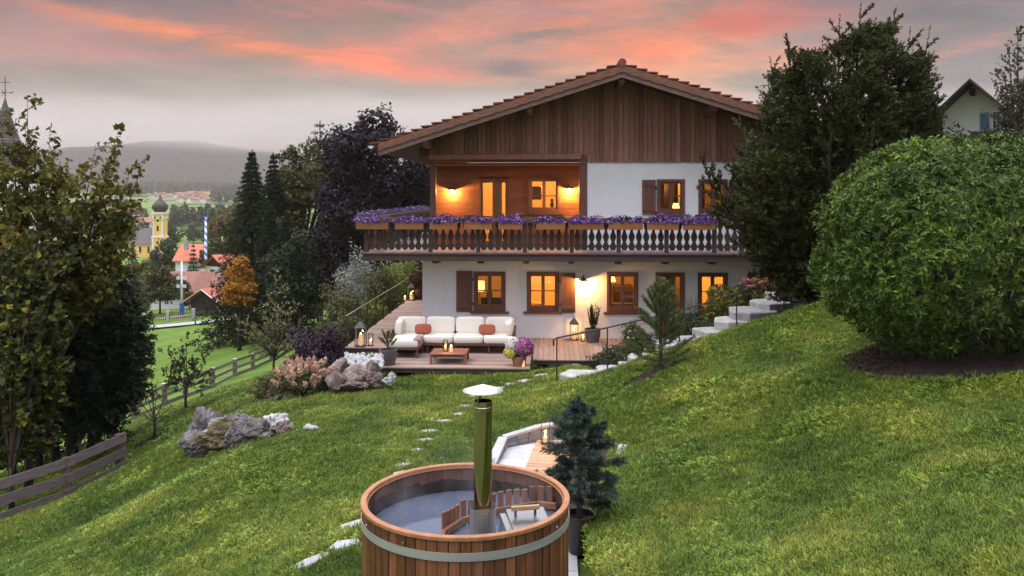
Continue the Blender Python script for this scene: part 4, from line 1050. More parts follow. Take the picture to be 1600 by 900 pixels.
for x in (sx0+.08,sx0+.9,sx0+1.05,sx0+1.9,sx0+2.05,sx0+2.85,sx1-.08):
    for y in (syf+.05,syb-.06):
        l=MB(); l.b2(x-.03,x+.03,y-.03,y+.03,LOW+.001,zs-.07); l.build('leg',M['dark_wood'],sofa)
for x in (sx0+.08,chx1-.06): 
    l=MB(); l.b2(x-.03,x+.03,chy+.02,chy+.08,LOW+.001,zs-.07); l.build('leg',M['dark_wood'],sofa)
sw=(sx1-sx0-.08)/4
for i in range(4):
    cx=sx0+.04+sw*(i+.5)
    cushion('seat_cushion',(cx,(syf+syb)/2-.03,zs+.10),(sw-.01,.88,.21),sofa,M['cushion'],.22)
    cushion('back_cushion',(cx,syb-.16,zs+.42),(sw-.02,.24,.50),sofa,M['cushion'],.34,Matrix.Rotation(R(-9),3,'X'))
cushion('side_cushion',(sx0+.16,syb-.42,zs+.40),(.22,.62,.44),sofa,M['cushion'],.36,Matrix.Rotation(R(8),3,'Y'))
cushion('side_cushion',(sx1-.17,syb-.46,zs+.40),(.22,.66,.42),sofa,M['cushion'],.36,Matrix.Rotation(R(-8),3,'Y'))
cushion('chaise_cushion',((sx0+chx1)/2+.01,(chy+syf)/2+.01,zs+.10),(chx1-sx0-.03,.74,.21),sofa,M['cushion'],.2)
for px,lab in ((661,'terracotta throw pillow leaning at the chaise end of the sofa'),(761,'terracotta throw pillow at the sofa end beside the flower pot')):
    p=at(px,522,syb-.56); p.z=zs+.36; o=cushion('throw_pillow',tuple(p),(.50,.14,.30),None,M['terracotta'],.55,Matrix.Rotation(R(-14),3,'X')@Matrix.Rotation(random.uniform(-.06,.06),3,'Y')); tag(o,lab,'pillow','terracotta pillows on the sofa')
b=MB(); tx0=chx1-.17
path=[(tx0,zs+.212),(tx0+.08,zs+.216),(chx1-.0,zs+.205),(chx1+.012,zs+.17),(chx1+.014,zs+.02),(chx1+.016,zs-.0)]
for k,(y0,y1) in enumerate([(chy+.03,chy+.75)]):
    vs=[];fs=[]; n=12
    for i in range(n+1):
        y=y0+(y1-y0)*i/n
        for (x,z) in path: vs.append((x+.006*math.sin(i*2.1+z*9),y,z+.004*math.sin(i*1.7)))
    m_=len(path)
    for i in range(n):
        for j in range(m_-1): fs.append((i*m_+j,i*m_+j+1,(i+1)*m_+j+1,(i+1)*m_+j))
    b.add(vs,fs)
o=b.build('throw_blanket',M['throw'],None,loc=(tx0,chy,zs+.21),smooth=True); tag(o,'striped dusky rose blanket draped over the chaise edge','blanket')
s_=o.modifiers.new('thickness','SOLIDIFY'); s_.thickness=.012; s_.offset=1
# coffee table
cx=at(706,560,24).x; ty0=at_z(700,570,LOW).y; ct=thing('coffee_table','low square reddish wooden coffee table before the sofa','table',(cx,ty0+.45,LOW))
b=MB(); zt=LOW+.29; x0=cx-.50
for i in range(7): b.b2(x0+.02,x0+.98,ty0+i*.125+.003,ty0+(i+1)*.125-.003,zt-.028,zt)
b.b2(x0,x0+.018,ty0,ty0+.875,zt-.055,zt+.001); b.b2(x0+.982,x0+1.0,ty0,ty0+.875,zt-.055,zt+.001)
b.build('tabletop',M['table_wood'],ct,bevel=.004)
b=MB(); b.b2(x0+.03,x0+.97,ty0+.02,ty0+.04,zt-.09,zt-.03); b.b2(x0+.03,x0+.97,ty0+.83,ty0+.85,zt-.09,zt-.03); b.build('apron',M['dark_wood'],ct)
for x in (x0+.035,x0+.965):
    for y in (ty0+.035,ty0+.84): l=MB(); l.b2(x-.03,x+.03,y-.03,y+.03,LOW+.001,zt-.03); l.build('leg',M['table_wood'],ct)
# ---------------------------------------------------------------- lanterns, candles
def candle(name,lab,p,r,h,e,cat='candle',group=None,parent=None):
    o=None
    b=MB(); b.lathe([(0,0),(r,0),(r,h*.97),(r*.9,h),(r*.5,h-.006),(0,h-.008)],(p[0],p[1],p[2]),n=18)
    o=b.build(name,M['wax'],parent,loc=p,smooth=False)
    if parent is None: tag(o,lab,cat,group)
    f=MB(); f.lathe([(0,0),(.009,.012),(.010,.02),(.005,.04),(0,.052)],(p[0],p[1],p[2]+h+.004),n=8); f.build('flame',M['flame'],o,smooth=True)
    lamp('candle_light',(p[0],p[1],p[2]+h+.06),e,rad=.03,parent=o)
    return o
def lantern(lab,p,w,h,roof,e,group='lanterns round the terrace',ch=.16,glass=True):
    t=thing('lantern',lab,'lantern',p,group)
    b=MB(); x,y,z=p; k=w/2; s=.014 if w>.2 else .009
    b.b2(x-k,x+k,y-k,y+k,z,z+.022)
    for a in (-1,1):
        for c in (-1,1): b.box((x+a*(k-s/2-.002),y+c*(k-s/2-.002),z+.022+h/2),(s,s,h))
    zt=z+.022+h
    for a in (-1,1):
        b.b2(x-k,x+k,y+a*(k-s/2)-s/2,y+a*(k-s/2)+s/2,zt,zt+s); b.b2(x+a*(k-s/2)-s/2,x+a*(k-s/2)+s/2,y-k+s,y+k-s,zt,zt+s)
    b.build('frame',M['iron'],t)
    if roof:
        r=MB(); kk=k*1.12
        r.add([(x-kk,y-kk,zt+s),(x+kk,y-kk,zt+s),(x+kk,y+kk,zt+s),(x-kk,y+kk,zt+s),(x-kk*.2,y-kk*.2,zt+s+w*.62),(x+kk*.2,y-kk*.2,zt+s+w*.62),(x+kk*.2,y+kk*.2,zt+s+w*.62),(x-kk*.2,y+kk*.2,zt+s+w*.62)],[(3,2,1,0),(4,5,6,7),(0,1,5,4),(1,2,6,5),(2,3,7,6),(3,0,4,7)])
        r.box((x,y,zt+s+w*.66),(w*.13,w*.13,w*.14)); r.build('roof',M['iron'],t)
        hd=MB(); hd.tube([(x+.035*math.cos(q),y,zt+s+w*.76+.035*math.sin(q)) for q in [i*PI/6 for i in range(12)]+[0]],.004,n=5); hd.build('handle',M['iron'],t)
    if glass:
        g_=MB()
        for a in (-1,1): g_.b2(x-k+s,x+k-s,y+a*(k-s)-.001,y+a*(k-s)+.001,z+.03,zt-.004); g_.b2(x+a*(k-s)-.001,x+a*(k-s)+.001,y-k+s,y+k-s,z+.03,zt-.004)
        g_.build('pane',M['glass_thin'],t)
    candle('candle',None,(x,y,z+.024),min(.05,w*.22),ch,e,parent=t)
    return t
def onz(px,py,z): p=at_z(px,py,z); return (p.x,p.y,z+.002)
lantern('tall black roofed lantern on the side deck corner left of the sofa',onz(563.5,541,DECK),.30,.52,True,3,ch=.33)
lantern('small open black candle holder beside the roofed lantern on the side deck',onz(579,540,DECK),.14,.33,False,2,ch=.10)
lantern('black roofed lantern far back on the side deck at the house wall',onz(642.5,469,DECK),.30,.50,True,4,ch=.26)
lantern('black roofed lantern on the deck left of the potted yew',onz(897,531,DECK),.26,.46,True,4,ch=.25)
lantern('small open candle holder between roofed lantern and potted yew',onz(911,533,DECK),.13,.27,False,3,ch=.08)
p=onz(704.5,551,LOW); lantern('small open black candle holder standing on the coffee table',(p[0],ty0+.45,LOW+.292),.13,.28,False,2,ch=.08)
candle('candle','ivory pillar candle burning on the coffee table',(p[0]+.17,ty0+.36,LOW+.292),.045,.15,2,group='pillar candles on the terrace')
q_=onz(589,572.5,LOW); candle('candle','ivory pillar candle in front of the grey pot with young pine',(q_[0],q_[1]+.12,LOW+.002),.05,.17,3,group='pillar candles on the terrace')
q_=onz(817,574,LOW); candle('candle','ivory pillar candle beside the pot of pink and white chrysanthemums',(q_[0],q_[1]+.10,LOW+.002),.05,.17,4,group='pillar candles on the terrace')
q_=onz(632.5,469,DECK); candle('candle','pillar candle low on the side deck beside the far lantern',(q_[0],q_[1],DECK+.002),.05,.14,4,group='pillar candles on the terrace')
p=at(658,431,YF+5.6); b=MB(); b.lathe([(0,-.07),(.07,-.06),(.08,0),(.06,.06),(0,.08)],(XL-.14,YF+5.6,p.z),n=12); t=thing('side_wall_lamp','small round lamp glowing on the hidden left house wall','lamp',(XL-.05,YF+5.6,p.z)); b.build('globe',M['shade'],t,smooth=True); c=MB(); c.b2(XL-.08,XL-.004,YF+5.55,YF+5.65,p.z-.05,p.z+.05); c.build('mount',M['brass'],t); lamp('wall_lamp_light',(XL-.3,YF+5.6,p.z),10,parent=t)
# ---------------------------------------------------------------- plants in pots
def pot(t,p,r,h,m_,taper=.78):
    b=MB(); b.lathe([(0,0),(r*taper,0),(r*.93,h*.45),(r,h*.93),(r,h),(r*.88,h),(r*.86,h*.86)],p,n=26); o=b.build('pot',m_,t,smooth=False,bevel=0)
    s=MB(); s.lathe([(0,h*.86),(r*.87,h*.86)],p,n=20); s.build('soil',M['soil'],o)
def unit(n): 
    v=RNG.normal(size=(n,3)); return v/np.linalg.norm(v,axis=1,keepdims=True)
def ball(mb,c,r,n,L,W,shell=.75,up=.2,jit=.5,lump=.18):
    "leaves scattered through an uneven ball, facing outward"
    v=unit(n); r=np.array(r if hasattr(r,'__len__') else (r,r,r))
    k=RNG.uniform(shell,1,n)**.7
    s=RNG.uniform(0,9,3)
    lm=1+lump*(np.sin(v[:,0]*5+s[0])*np.sin(v[:,1]*5+s[1])+np.sin(v[:,2]*6+s[2]+v[:,0]*3))*.7
    P=np.array(c)+v*r*(k*lm)[:,None]
    Nn=v+RNG.normal(0,jit,(n,3))+np.array([0,0,up])
    D=np.cross(Nn,RNG.normal(size=(n,3)))
    D=D/np.linalg.norm(D,axis=1,keepdims=True)
    l=L*RNG.uniform(.7,1.3,n)
    mb.leaves(P-D*l[:,None]*.5,D,Nn,l,W*RNG.uniform(.7,1.3,n),RNG.uniform(0,1,n))
def along(mb,P0,P1,n,L,W,spread=.5,fwd=.7,up=.1,off=.0,t0=0.0,droop=0):
    "leaves set round a twig from P0 to P1"
    P0=np.array(P0);P1=np.array(P1); d=P1-P0; ln=np.linalg.norm(d); d=d/(ln+1e-9)
    t=RNG.uniform(t0,1,n); u=unit(n); u-=np.outer(u@d,d); u/=np.linalg.norm(u,axis=1,keepdims=True)+1e-9
    D=u*spread+d*fwd+np.array([0,0,up])+RNG.normal(0,.15,(n,3))
    P=P0+np.outer(t*ln,d)+u*off
    l=L*RNG.uniform(.65,1.25,n)*(1.05-.35*t)
    mb.leaves(P,D,unit(n)+np.array([0,0,.8]),l,W*RNG.uniform(.8,1.2,n),RNG.uniform(0,1,n),droop)
p=onz(605,571,LOW); p=(p[0],p[1]+.10,LOW+.002)
t=thing('potted_pine','grey pot with a young pine at the sofa platform corner','potted plant',p)
pot(t,p,.245,.42,M['pot_grey'])
b=MB(); f=MB()
for k in range(11):
    a=k*2.4; r_=.10+.13*random.random(); h_=.62+.09*random.random()+.028*k
    base=(p[0],p[1],p[2]+.42+.02*k); e=(p[0]+math.cos(a)*r_*1.15,p[1]+math.sin(a)*r_,p[2]+h_)
    b.tube([(p[0],p[1],p[2]+.34),base,e],[.014,.011,.005],n=5); along(f,base,e,150,.085,.012,.8,.8,.25,t0=.35)
b.build('trunk',M['bark'],t); f.build('needles',L_['lime'],t)
p=onz(814,573,LOW); p=(p[0]-.05,p[1]+.12,LOW+.002)
t=thing('potted_chrysanthemum','terracotta pot of pink, white and yellow chrysanthemums on the platform corner','potted plant',p)
pot(t,p,.20,.27,M['pot_terra'])
f=MB(); ball(f,(p[0]+.10,p[1]-.02,p[2]+.50),(.29,.27,.26),1900,.055,.05,.8,jit=.35,lump=.06); f.build('pink_blooms',L_['mum_p'],t)
f=MB(); ball(f,(p[0]-.16,p[1]+.02,p[2]+.56),(.23,.22,.21),900,.05,.045,.8,jit=.35,lump=.06); f.build('white_blooms',L_['mum_w'],t)
f=MB(); ball(f,(p[0]-.22,p[1]-.05,p[2]+.36),(.20,.18,.17),700,.05,.045,.8,jit=.35,lump=.06); f.build('yellow_blooms',L_['mum_y'],t)
f=MB(); ball(f,(p[0],p[1],p[2]+.36),(.28,.24,.16),700,.07,.035,.5); f.build('leaves',L_['petunia_leaf'],t)
p=onz(926,534,DECK)
t=thing('potted_yew','grey pot with a dark upright shrub against the white wall','potted plant',p)
pot(t,p,.245,.40,M['pot_grey'])
b=MB(); f=MB()
for k in range(22):
    a=random.uniform(0,6.3); r_=random.uniform(.03,.24); h_=random.uniform(.75,1.22)
    e=(p[0]+math.cos(a)*r_,p[1]+math.sin(a)*r_,p[2]+h_); m0=(p[0]+math.cos(a)*r_*.5,p[1]+math.sin(a)*r_*.5,p[2]+.5)
    b.tube([(p[0],p[1],p[2]+.34),m0,e],[.01,.007,.003],n=4); along(f,m0,e,110,.06,.016,.7,.8,.3)
b.build('stems',M['bark_dark'],t); f.build('needles',L_['yew'],t)
p=onz(655,470,DECK)
t=thing('potted_maple','dark pot with a reddish bushy plant far back on the side deck','potted plant',(p[0]-.1,p[1]+.6,DECK+.002)); p=(p[0]-.1,p[1]+.6,DECK+.002)
pot(t,p,.28,.45,M['pot_dark']); f=MB(); ball(f,(p[0],p[1],p[2]+.85),(.5,.5,.42),1500,.09,.05,.5); f.build('leaves',L_['orange'] if False else leafmat('reddish_leaf',(.06,.03,.02),(.17,.075,.05)),t)
# ---------------------------------------------------------------- hot tub
TC=at(728.5,500,7.9); tcx,tcy=TC.x,7.86; RT=.955; ZRIM=CZ-2.79*7.86/7.8; TZ=.85
tub=thing('hot_tub','round wooden hot tub with steel hoop and water inside','hot tub',(tcx,tcy,TZ))
NS=62; b=MB(); bi=MB()
for k in range(NS):
    a0=2*PI*k/NS+.002; a1=2*PI*(k+1)/NS-.002; rr=random.random(); o_=random.uniform(-.003,.003)
    def ringpt(r,a,z): return (tcx+r*math.cos(a),tcy+r*math.sin(a),z)
    am=(a0+a1)/2
    ra=RT-.012+o_; rm_=RT-.008+o_
    vs=[ringpt(ra,a0+.002,TZ),ringpt(rm_,a0+.012,TZ),ringpt(rm_,a1-.012,TZ),ringpt(ra,a1-.002,TZ)]; vs2=[(x,y,ZRIM-.035) for x,y,z in vs]
    b.add(vs+vs2,[(0,1,5,4),(1,2,6,5),(2,3,7,6)],rr)
    ri=RT-.045
    bi.add([ringpt(ri,a0,TZ+.05),ringpt(ri,a1,TZ+.05),ringpt(ri,a1,ZRIM-.035),ringpt(ri,a0,ZRIM-.035)],[(1,0,3,2)],rr)
b.add([(tcx+(RT-.02)*math.cos(2*PI*k/NS),tcy+(RT-.02)*math.sin(2*PI*k/NS),z) for z in (TZ,ZRIM-.036) for k in range(NS)],[(k,(k+1)%NS,NS+(k+1)%NS,NS+k) for k in range(NS)],0)
b.build('staves',M['tub_wood'],tub); bi.build('inner_staves',M['tub_inner'],tub)
b=MB(); b.band([(RT-.06,ZRIM-.036),(RT+.004,ZRIM-.036),(RT+.007,ZRIM-.03),(RT+.007,ZRIM-.005),(RT+.002,ZRIM),(RT-.044,ZRIM),(RT-.048,ZRIM-.006),(RT-.048,ZRIM-.036)],(tcx,tcy,0),n=96); b.build('rim',M['rim_wood'],tub,smooth=True)
for z0 in (ZRIM-.20,TZ+.25):
    b=MB(); b.band([(RT-.004,z0),(RT+.004,z0),(RT+.004,z0+.068),(RT-.004,z0+.068)],(tcx,tcy,0),n=96); b.build('hoop',M['steel_band'],tub,smooth=True)
wl_=MB(); nn=124; vs=[];fs=[]
for k in range(nn):
    a=2*PI*k/nn; r_=RT-.0475; top_=ZRIM-.27+.115+.03*mnoise.noise(Vector((math.cos(a)*5,math.sin(a)*5,0)))+.018*mnoise.noise(Vector((math.cos(a)*19,math.sin(a)*19,4)))
    vs+=[(tcx+r_*math.cos(a),tcy+r_*math.sin(a),ZRIM-.6),(tcx+r_*math.cos(a),tcy+r_*math.sin(a),top_)]
for k in range(nn): j=(k+1)%nn; fs.append((2*k,2*k+1,2*j+1,2*j))
wl_.add(vs,fs,.5); wl_.build('wet_line',M['wet_wood'],tub)
b=MB(); b.lathe([(0,TZ+.05),(RT-.05,TZ+.05)],(tcx,tcy,0),n=48); b.build('floor',M['tub_inner'],tub)
for a in (-1.55,-1.05,-2.05,-.5,-2.6):
    c=MB(); q_=(tcx+(RT+.003)*math.cos(a),tcy+(RT+.003)*math.sin(a)); c.lathe([(0,.008),(.008,.006),(.011,0)],(0,0,0),n=10)
    rot=Matrix.Rotation(a,3,'Z')@Matrix.Rotation(PI/2,3,'Y'); c.v=[tuple(rot@Vector(v)+Vector((q_[0],q_[1],ZRIM-.10))) for v in c.v]; c.build('screw',M['steel'],tub)
ZW=ZRIM-.27
def water_mat():
    m,nt,N,K=nodes('tub_water'); out=N('ShaderNodeOutputMaterial'); p=N('ShaderNodeBsdfPrincipled')
    p.inputs['Base Color'].default_value=(.075,.092,.135,1); p.inputs['Roughness'].default_value=.06; p.inputs['IOR'].default_value=2.0; p.inputs['Specular IOR Level'].default_value=.5
    n=N('ShaderNodeTexNoise'); n.inputs['Scale'].default_value=5; n.inputs['Detail'].default_value=2; tc=N('ShaderNodeTexCoord'); K(tc.outputs['Object'],n.inputs['Vector'])
    b=N('ShaderNodeBump'); b.inputs['Strength'].default_value=.10; b.inputs['Distance'].default_value=.02; K(n.outputs['Fac'],b.inputs['Height']); K(b.outputs[0],p.inputs['Normal']); K(p.outputs[0],out.inputs[0]); return m
b=MB(); b.lathe([(0,0),(RT-.057,0)],(tcx,tcy,ZW),n=96); b.build('water',water_mat(),None,loc=(tcx,tcy,ZW),kind='structure')
# steam over the water
m,nt,N,K=nodes('steam'); out=N('ShaderNodeOutputMaterial'); v=N('ShaderNodeVolumePrincipled'); tc=N('ShaderNodeTexCoord'); n=N('ShaderNodeTexNoise'); n.inputs['Scale'].default_value=3.2; n.inputs['Detail'].default_value=4; n.inputs['Distortion'].default_value=.6
mp=N('ShaderNodeMapping'); mp.inputs['Scale'].default_value=(1,1,.6); K(tc.outputs['Object'],mp.inputs[0]); K(mp.outputs[0],n.inputs['Vector'])
mr=N('ShaderNodeMapRange'); mr.inputs['From Min'].default_value=.50; mr.inputs['From Max'].default_value=.78; mr.inputs['To Max'].default_value=.38; K(n.outputs['Fac'],mr.inputs['Value'])
sp=N('ShaderNodeSeparateXYZ'); K(tc.outputs['Object'],sp.inputs[0]); m2=N('ShaderNodeMapRange'); m2.inputs['From Min'].default_value=0; m2.inputs['From Max'].default_value=.85; m2.inputs['To Min'].default_value=1; m2.inputs['To Max'].default_value=0; K(sp.outputs[2],m2.inputs['Value'])
mu=N('ShaderNodeMath'); mu.operation='MULTIPLY'; K(mr.outputs[0],mu.inputs[0]); K(m2.outputs[0],mu.inputs[1]); K(mu.outputs[0],v.inputs['Density']); v.inputs['Color'].default_value=(.95,.95,.97,1); K(v.outputs[0],out.inputs['Volume'])
b=MB(); b.lathe([(0,.01),(.82,.01),(.86,.2),(.7,.6),(.3,.85),(0,.9)],(tcx,tcy,ZW),n=24); b.build('steam',m,None,loc=(tcx,tcy,ZW),kind='stuff')['label']='thin steam rising from the hot tub water'
# slatted guard round the stove
gp=[at_z(690,803,ZRIM-.06),at_z(718,785,ZRIM-.06),at_z(776,770,ZRIM-.06),at_z(838,760,ZRIM-.06),at_z(880,764,ZRIM-.06)]
b=MB(); bars=MB()
for p0,p1 in zip(gp[:-1],gp[1:]):
    d=(p1-p0); L=d.length; n=max(1,round(L/.083)); rz=math.atan2(d.y,d.x)
    for i in range(n):
        c=p0+d*((i+.5)/n); h_=random.uniform(-.012,.014)
        b.box((c.x,c.y,(ZRIM-.06+h_+TZ+.3)/2),(L/n-.03,.018,ZRIM-.06+h_-TZ-.3),rz=rz)
    nrm=Vector((d.y,-d.x,0)).normalized()*.035
    bars.bar(p0+nrm-Vector((0,0,.16)),p1+nrm-Vector((0,0,.16)),.035,.06)
q0=gp[0]; nrm=Vector((.01,-.30,0)); bars.bar(q0+Vector((.02,0,-.16)),q0+Vector((.03,-.24,-.16)),.04,.05)
b.build('guard_slats',M['slat_wood'],tub); bars.build('guard_rails',M['handle_wood'] if False else M['slat_wood'],tub,bevel=.004)
# stove with lid
stc=at_z(822,812,ZRIM-.12)
sv=MB(); rzs=R(14); mrot=Matrix.Rotation(rzs,3,'Z')
def loc3(x,y,z): v=mrot@Vector((x,y,0)); return (stc.x+v.x,stc.y+v.y,z)
zt0=ZRIM-.10
sv.add([loc3(-.21,-.17,TZ+.2),loc3(.19,-.17,TZ+.2),loc3(.19,.17,TZ+.2),loc3(-.21,.17,TZ+.2),loc3(-.21,-.17,zt0-.045),loc3(.19,-.17,zt0-.045),loc3(.19,.17,zt0-.01),loc3(-.21,.17,zt0-.01)],[(0,1,5,4),(1,2,6,5),(2,3,7,6),(3,0,4,7),(4,5,6,7)])
so2=sv.build('stove',M['steel_dull'],tub,bevel=.006)
ld=MB(); ld.add([loc3(-.155,-.185,zt0-.05),loc3(.205,-.185,zt0-.05),loc3(.205,.185,zt0),loc3(-.155,.185,zt0),loc3(-.15,-.18,zt0-.03),loc3(.20,-.18,zt0-.03),loc3(.20,.18,zt0+.02),loc3(-.15,.18,zt0+.02)],[(3,2,1,0),(0,1,5,4),(1,2,6,5),(2,3,7,6),(3,0,4,7),(4,5,6,7)])
ld.build('lid',M['steel_dull'],so2,bevel=.004)
hd=MB(); ha=loc3(-.13,.03,zt0+.075); hb_=loc3(.13,.03,zt0+.075); hd.bar(ha,hb_,.028,.042); hd.build('handle',M['handle_wood'],so2,bevel=.006)
hs=MB()
for xx2 in (-.09,.09):
    hs=MB(); hs.b2(*(lambda q:(q[0]-.012,q[0]+.012,q[1]-.006,q[1]+.006,zt0-.03,zt0+.062))(loc3(xx2,.03,0)))
    hs.build('handle_stay',M['steel'],so2)
# flue
fp=at_z(756,826,ZRIM-.1); fp=Vector((at(754.5,700,fp.y).x,fp.y,0)); zft=at(754,626,fp.y).z
b=MB(); b.band([(.079,ZRIM-.35),(.079,zft),(.074,zft),(.074,zft-.3)],(fp.x,fp.y,0),n=48)
ch=b.build('flue_pipe',M['steel'],tub,smooth=True)
b=MB(); b.band([(.080,zft-.075),(.083,zft-.07),(.083,zft-.05),(.080,zft-.045)],(fp.x,fp.y,0),n=40); b.build('clamp',M['steel'],ch,smooth=True)
b=MB(); b.lathe([(.174,zft+.085),(.176,zft+.088),(.09,zft+.115),(.02,zft+.138),(0,zft+.14)],(fp.x,fp.y,0),n=48); b.lathe([(.174,zft+.085),(0,zft+.125)],(fp.x,fp.y,0),n=48); b.build('cap',M['steel_cap'],ch,smooth=True)
b=MB()
for k in range(3):
    a=PI*.0+2*PI*k/3+.1; ca,sa=math.cos(a),math.sin(a); b.bar((fp.x+.079*ca,fp.y+.079*sa,zft-.06),(fp.x+.10*ca,fp.y+.10*sa,zft+.11),.012,.004)
b.box((fp.x-.02,fp.y,zft+.03),(.028,.004,.17)); b.build('stay',M['steel'],ch)
def mesh_mat():
    m,nt,N,K=nodes('perforated_steel'); out=N('ShaderNodeOutputMaterial'); p=N('ShaderNodeBsdfPrincipled'); t=N('ShaderNodeBsdfTransparent'); mx=N('ShaderNodeMixShader')
    p.inputs['Base Color'].default_value=(.72,.72,.72,1); p.inputs['Metallic'].default_value=.85; p.inputs['Roughness'].default_value=.35
    tc=N('ShaderNodeTexCoord'); sp=N('ShaderNodeSeparateXYZ'); K(tc.outputs['Object'],sp.inputs[0])
    def ma(op,a,b=None):
        n=N('ShaderNodeMath'); n.operation=op
        for i,v in enumerate((a,b)):
            if v is None: continue
            if hasattr(v,'links'): K(v,n.inputs[i])
            else: n.inputs[i].default_value=v
        return n.outputs[0]
    th=ma('MULTIPLY',ma('ARCTAN2',ma('SUBTRACT',sp.outputs[1],fp.y-tcy),ma('SUBTRACT',sp.outputs[0],fp.x-tcx)),28/(2*PI)*2*PI/1.0*.5*2)
    zz_=ma('MULTIPLY',sp.outputs[2],2*PI/.022)
    v=ma('MULTIPLY',ma('SINE',ma('ADD',th,zz_)),ma('SINE',ma('SUBTRACT',th,zz_)))
    K(ma('GREATER_THAN',v,.10),mx.inputs[0]); K(p.outputs[0],mx.inputs[1]); K(t.outputs[0],mx.inputs[2]); K(mx.outputs[0],out.inputs[0]); return m
b=MB(); b.lathe([(.113,ZRIM-.33),(.113,ZRIM+.105)],(fp.x,fp.y,0),n=48); b.build('flue_guard',mesh_mat(),tub,smooth=True)
b=MB(); b.band([(.112,ZRIM+.10),(.115,ZRIM+.10),(.115,ZRIM+.108),(.112,ZRIM+.108)],(fp.x,fp.y,0),n=48); b.build('guard_ring',M['steel'],tub,smooth=True)
# ---------------------------------------------------------------- patio beside the tub
b=MB(); rg=random.Random(4)
pz=.85
x=-2.0
while x<2.4:
    y=5.6+rg.uniform(0,.3)
    while y<15.4:
        c_=[(x,y),(x+.58,y),(x+.58,y+.58),(x,y+.58)]
        cc=np.array([[x+.29,y+.29]])
        if in_poly(cc[:,0],cc[:,1],PIT)[0]: b.b2(x+.004,x+.576,y+.004,y+.576,pz-.05,pz+rg.uniform(-.004,.0))
        y+=.58
    x+=.58
b.build('patio',M['paver'],None,kind='structure')
b=MB(); sp_=[at_z(a,c,pz+.012) for a,c in ((880,678),(905,678),(966,707),(937,800),(927,862),(905,845),(880,760))]; b.add([tuple(q) for q in sp_]+[(q.x,q.y,q.z-.03) for q in sp_],[tuple(range(6,-1,-1)) if False else tuple(range(7))],.3)
for k in range(260):
    a=random.random(); q=sp_[random.randrange(7)]*a+sp_[random.randrange(7)]*(1-a); s_=random.uniform(.03,.07); b.rock((q.x,q.y,q.z),(s_,s_,s_*.6),k,1,4,0,.05)
b.build('garden_bed',M['soil'],None,kind='stuff')['label']='dark stony bed between patio and lawn bank'
EXC.append(('poly',PIT))
# stone wall edging along the back and left of the patio
def cap_wall(name,lab,pts,h0,th,m_face,m_top,over=.02):
    t=thing(name,lab,'low wall',tuple(pts[0]))
    f=MB(); c=MB()
    for p0,p1 in zip(pts[:-1],pts[1:]):
        p0=Vector(p0);p1=Vector(p1); d=p1-p0; n=max(1,int(d.length/.22))
        for i in range(n):
            a=p0+d*(i/n); e=p0+d*((i+1)/n); zt=(a.z+e.z)/2
            rows=3
            for k in range(rows):
                z0=pz-.05+(zt-.05-pz+.05)*k/rows; z1=pz-.05+(zt-.05-pz+.05)*(k+1)/rows
                mid=(a+e)/2; f.box((mid.x+rg.uniform(-.01,.01),mid.y+rg.uniform(-.012,.012),(z0+z1)/2),(d.length/n-.006,th,z1-z0-.006),rz=math.atan2(d.y,d.x))
        c.bar(p0-Vector((0,0,.025)),p1-Vector((0,0,.025)),th+over,.05)
    f.build('facing',m_face,t); c.build('coping',m_top,t,bevel=.01); return t
def lz(px,py,z): q=at_z(px,py,z); return (q.x,q.y,z)
wl=[lz(765,728,.93),lz(786,682,1.04)]; wb=[lz(787,681,1.04),lz(842,664,1.12),lz(905,655,1.16)]
cap_wall('edging_wall','low pale kerb along the left edge of the sunken patio',wl,0,.14,M['paver_dark'],M['concrete'])
cap_wall('edging_wall','low stone faced wall along the back of the sunken patio',wb,0,.12,M['paver_dark'],M['concrete'])
rs=[lz(972,702,1.0),lz(962,745,.98)]
b=MB(); p0=Vector(lz(974,696,1.08)); p1=Vector(lz(958,745,1.02)); p0.z-=.07; p1.z-=.07; b.bar(p0,p1,.16,.2); tag(b.build('edging_stone',M['stone_path'],None,loc=tuple(p0),bevel=.03),'pale edging stone at the lawn bank right of the potted blue pine','edging stone')
b=MB(); dpts=[lz(845,690,pz+.06),lz(905,690,pz+.06)]
dA=Vector(lz(842,688,pz+.06)); dB=Vector(lz(822,735,pz+.06)); dv=(dB-dA)
for i in range(15):
    c=dA+dv*((i+.5)/10); b.box((c.x+.28,c.y,pz+.045),(.62,dv.length/10-.012,.03),rz=math.atan2(dv.y,dv.x)+PI/2)
t=b.build('duckboard',M['duck'],None,loc=(dA.x,dA.y,pz)); tag(t,'pale slatted duckboard on the patio under the tub lantern','duckboard')
q_=at_z(852,692,pz+.07)
lantern('small open black candle lantern at the patio edge beside the blue pine',(q_.x,q_.y,pz+.063),.15,.36,False,3,ch=.08)
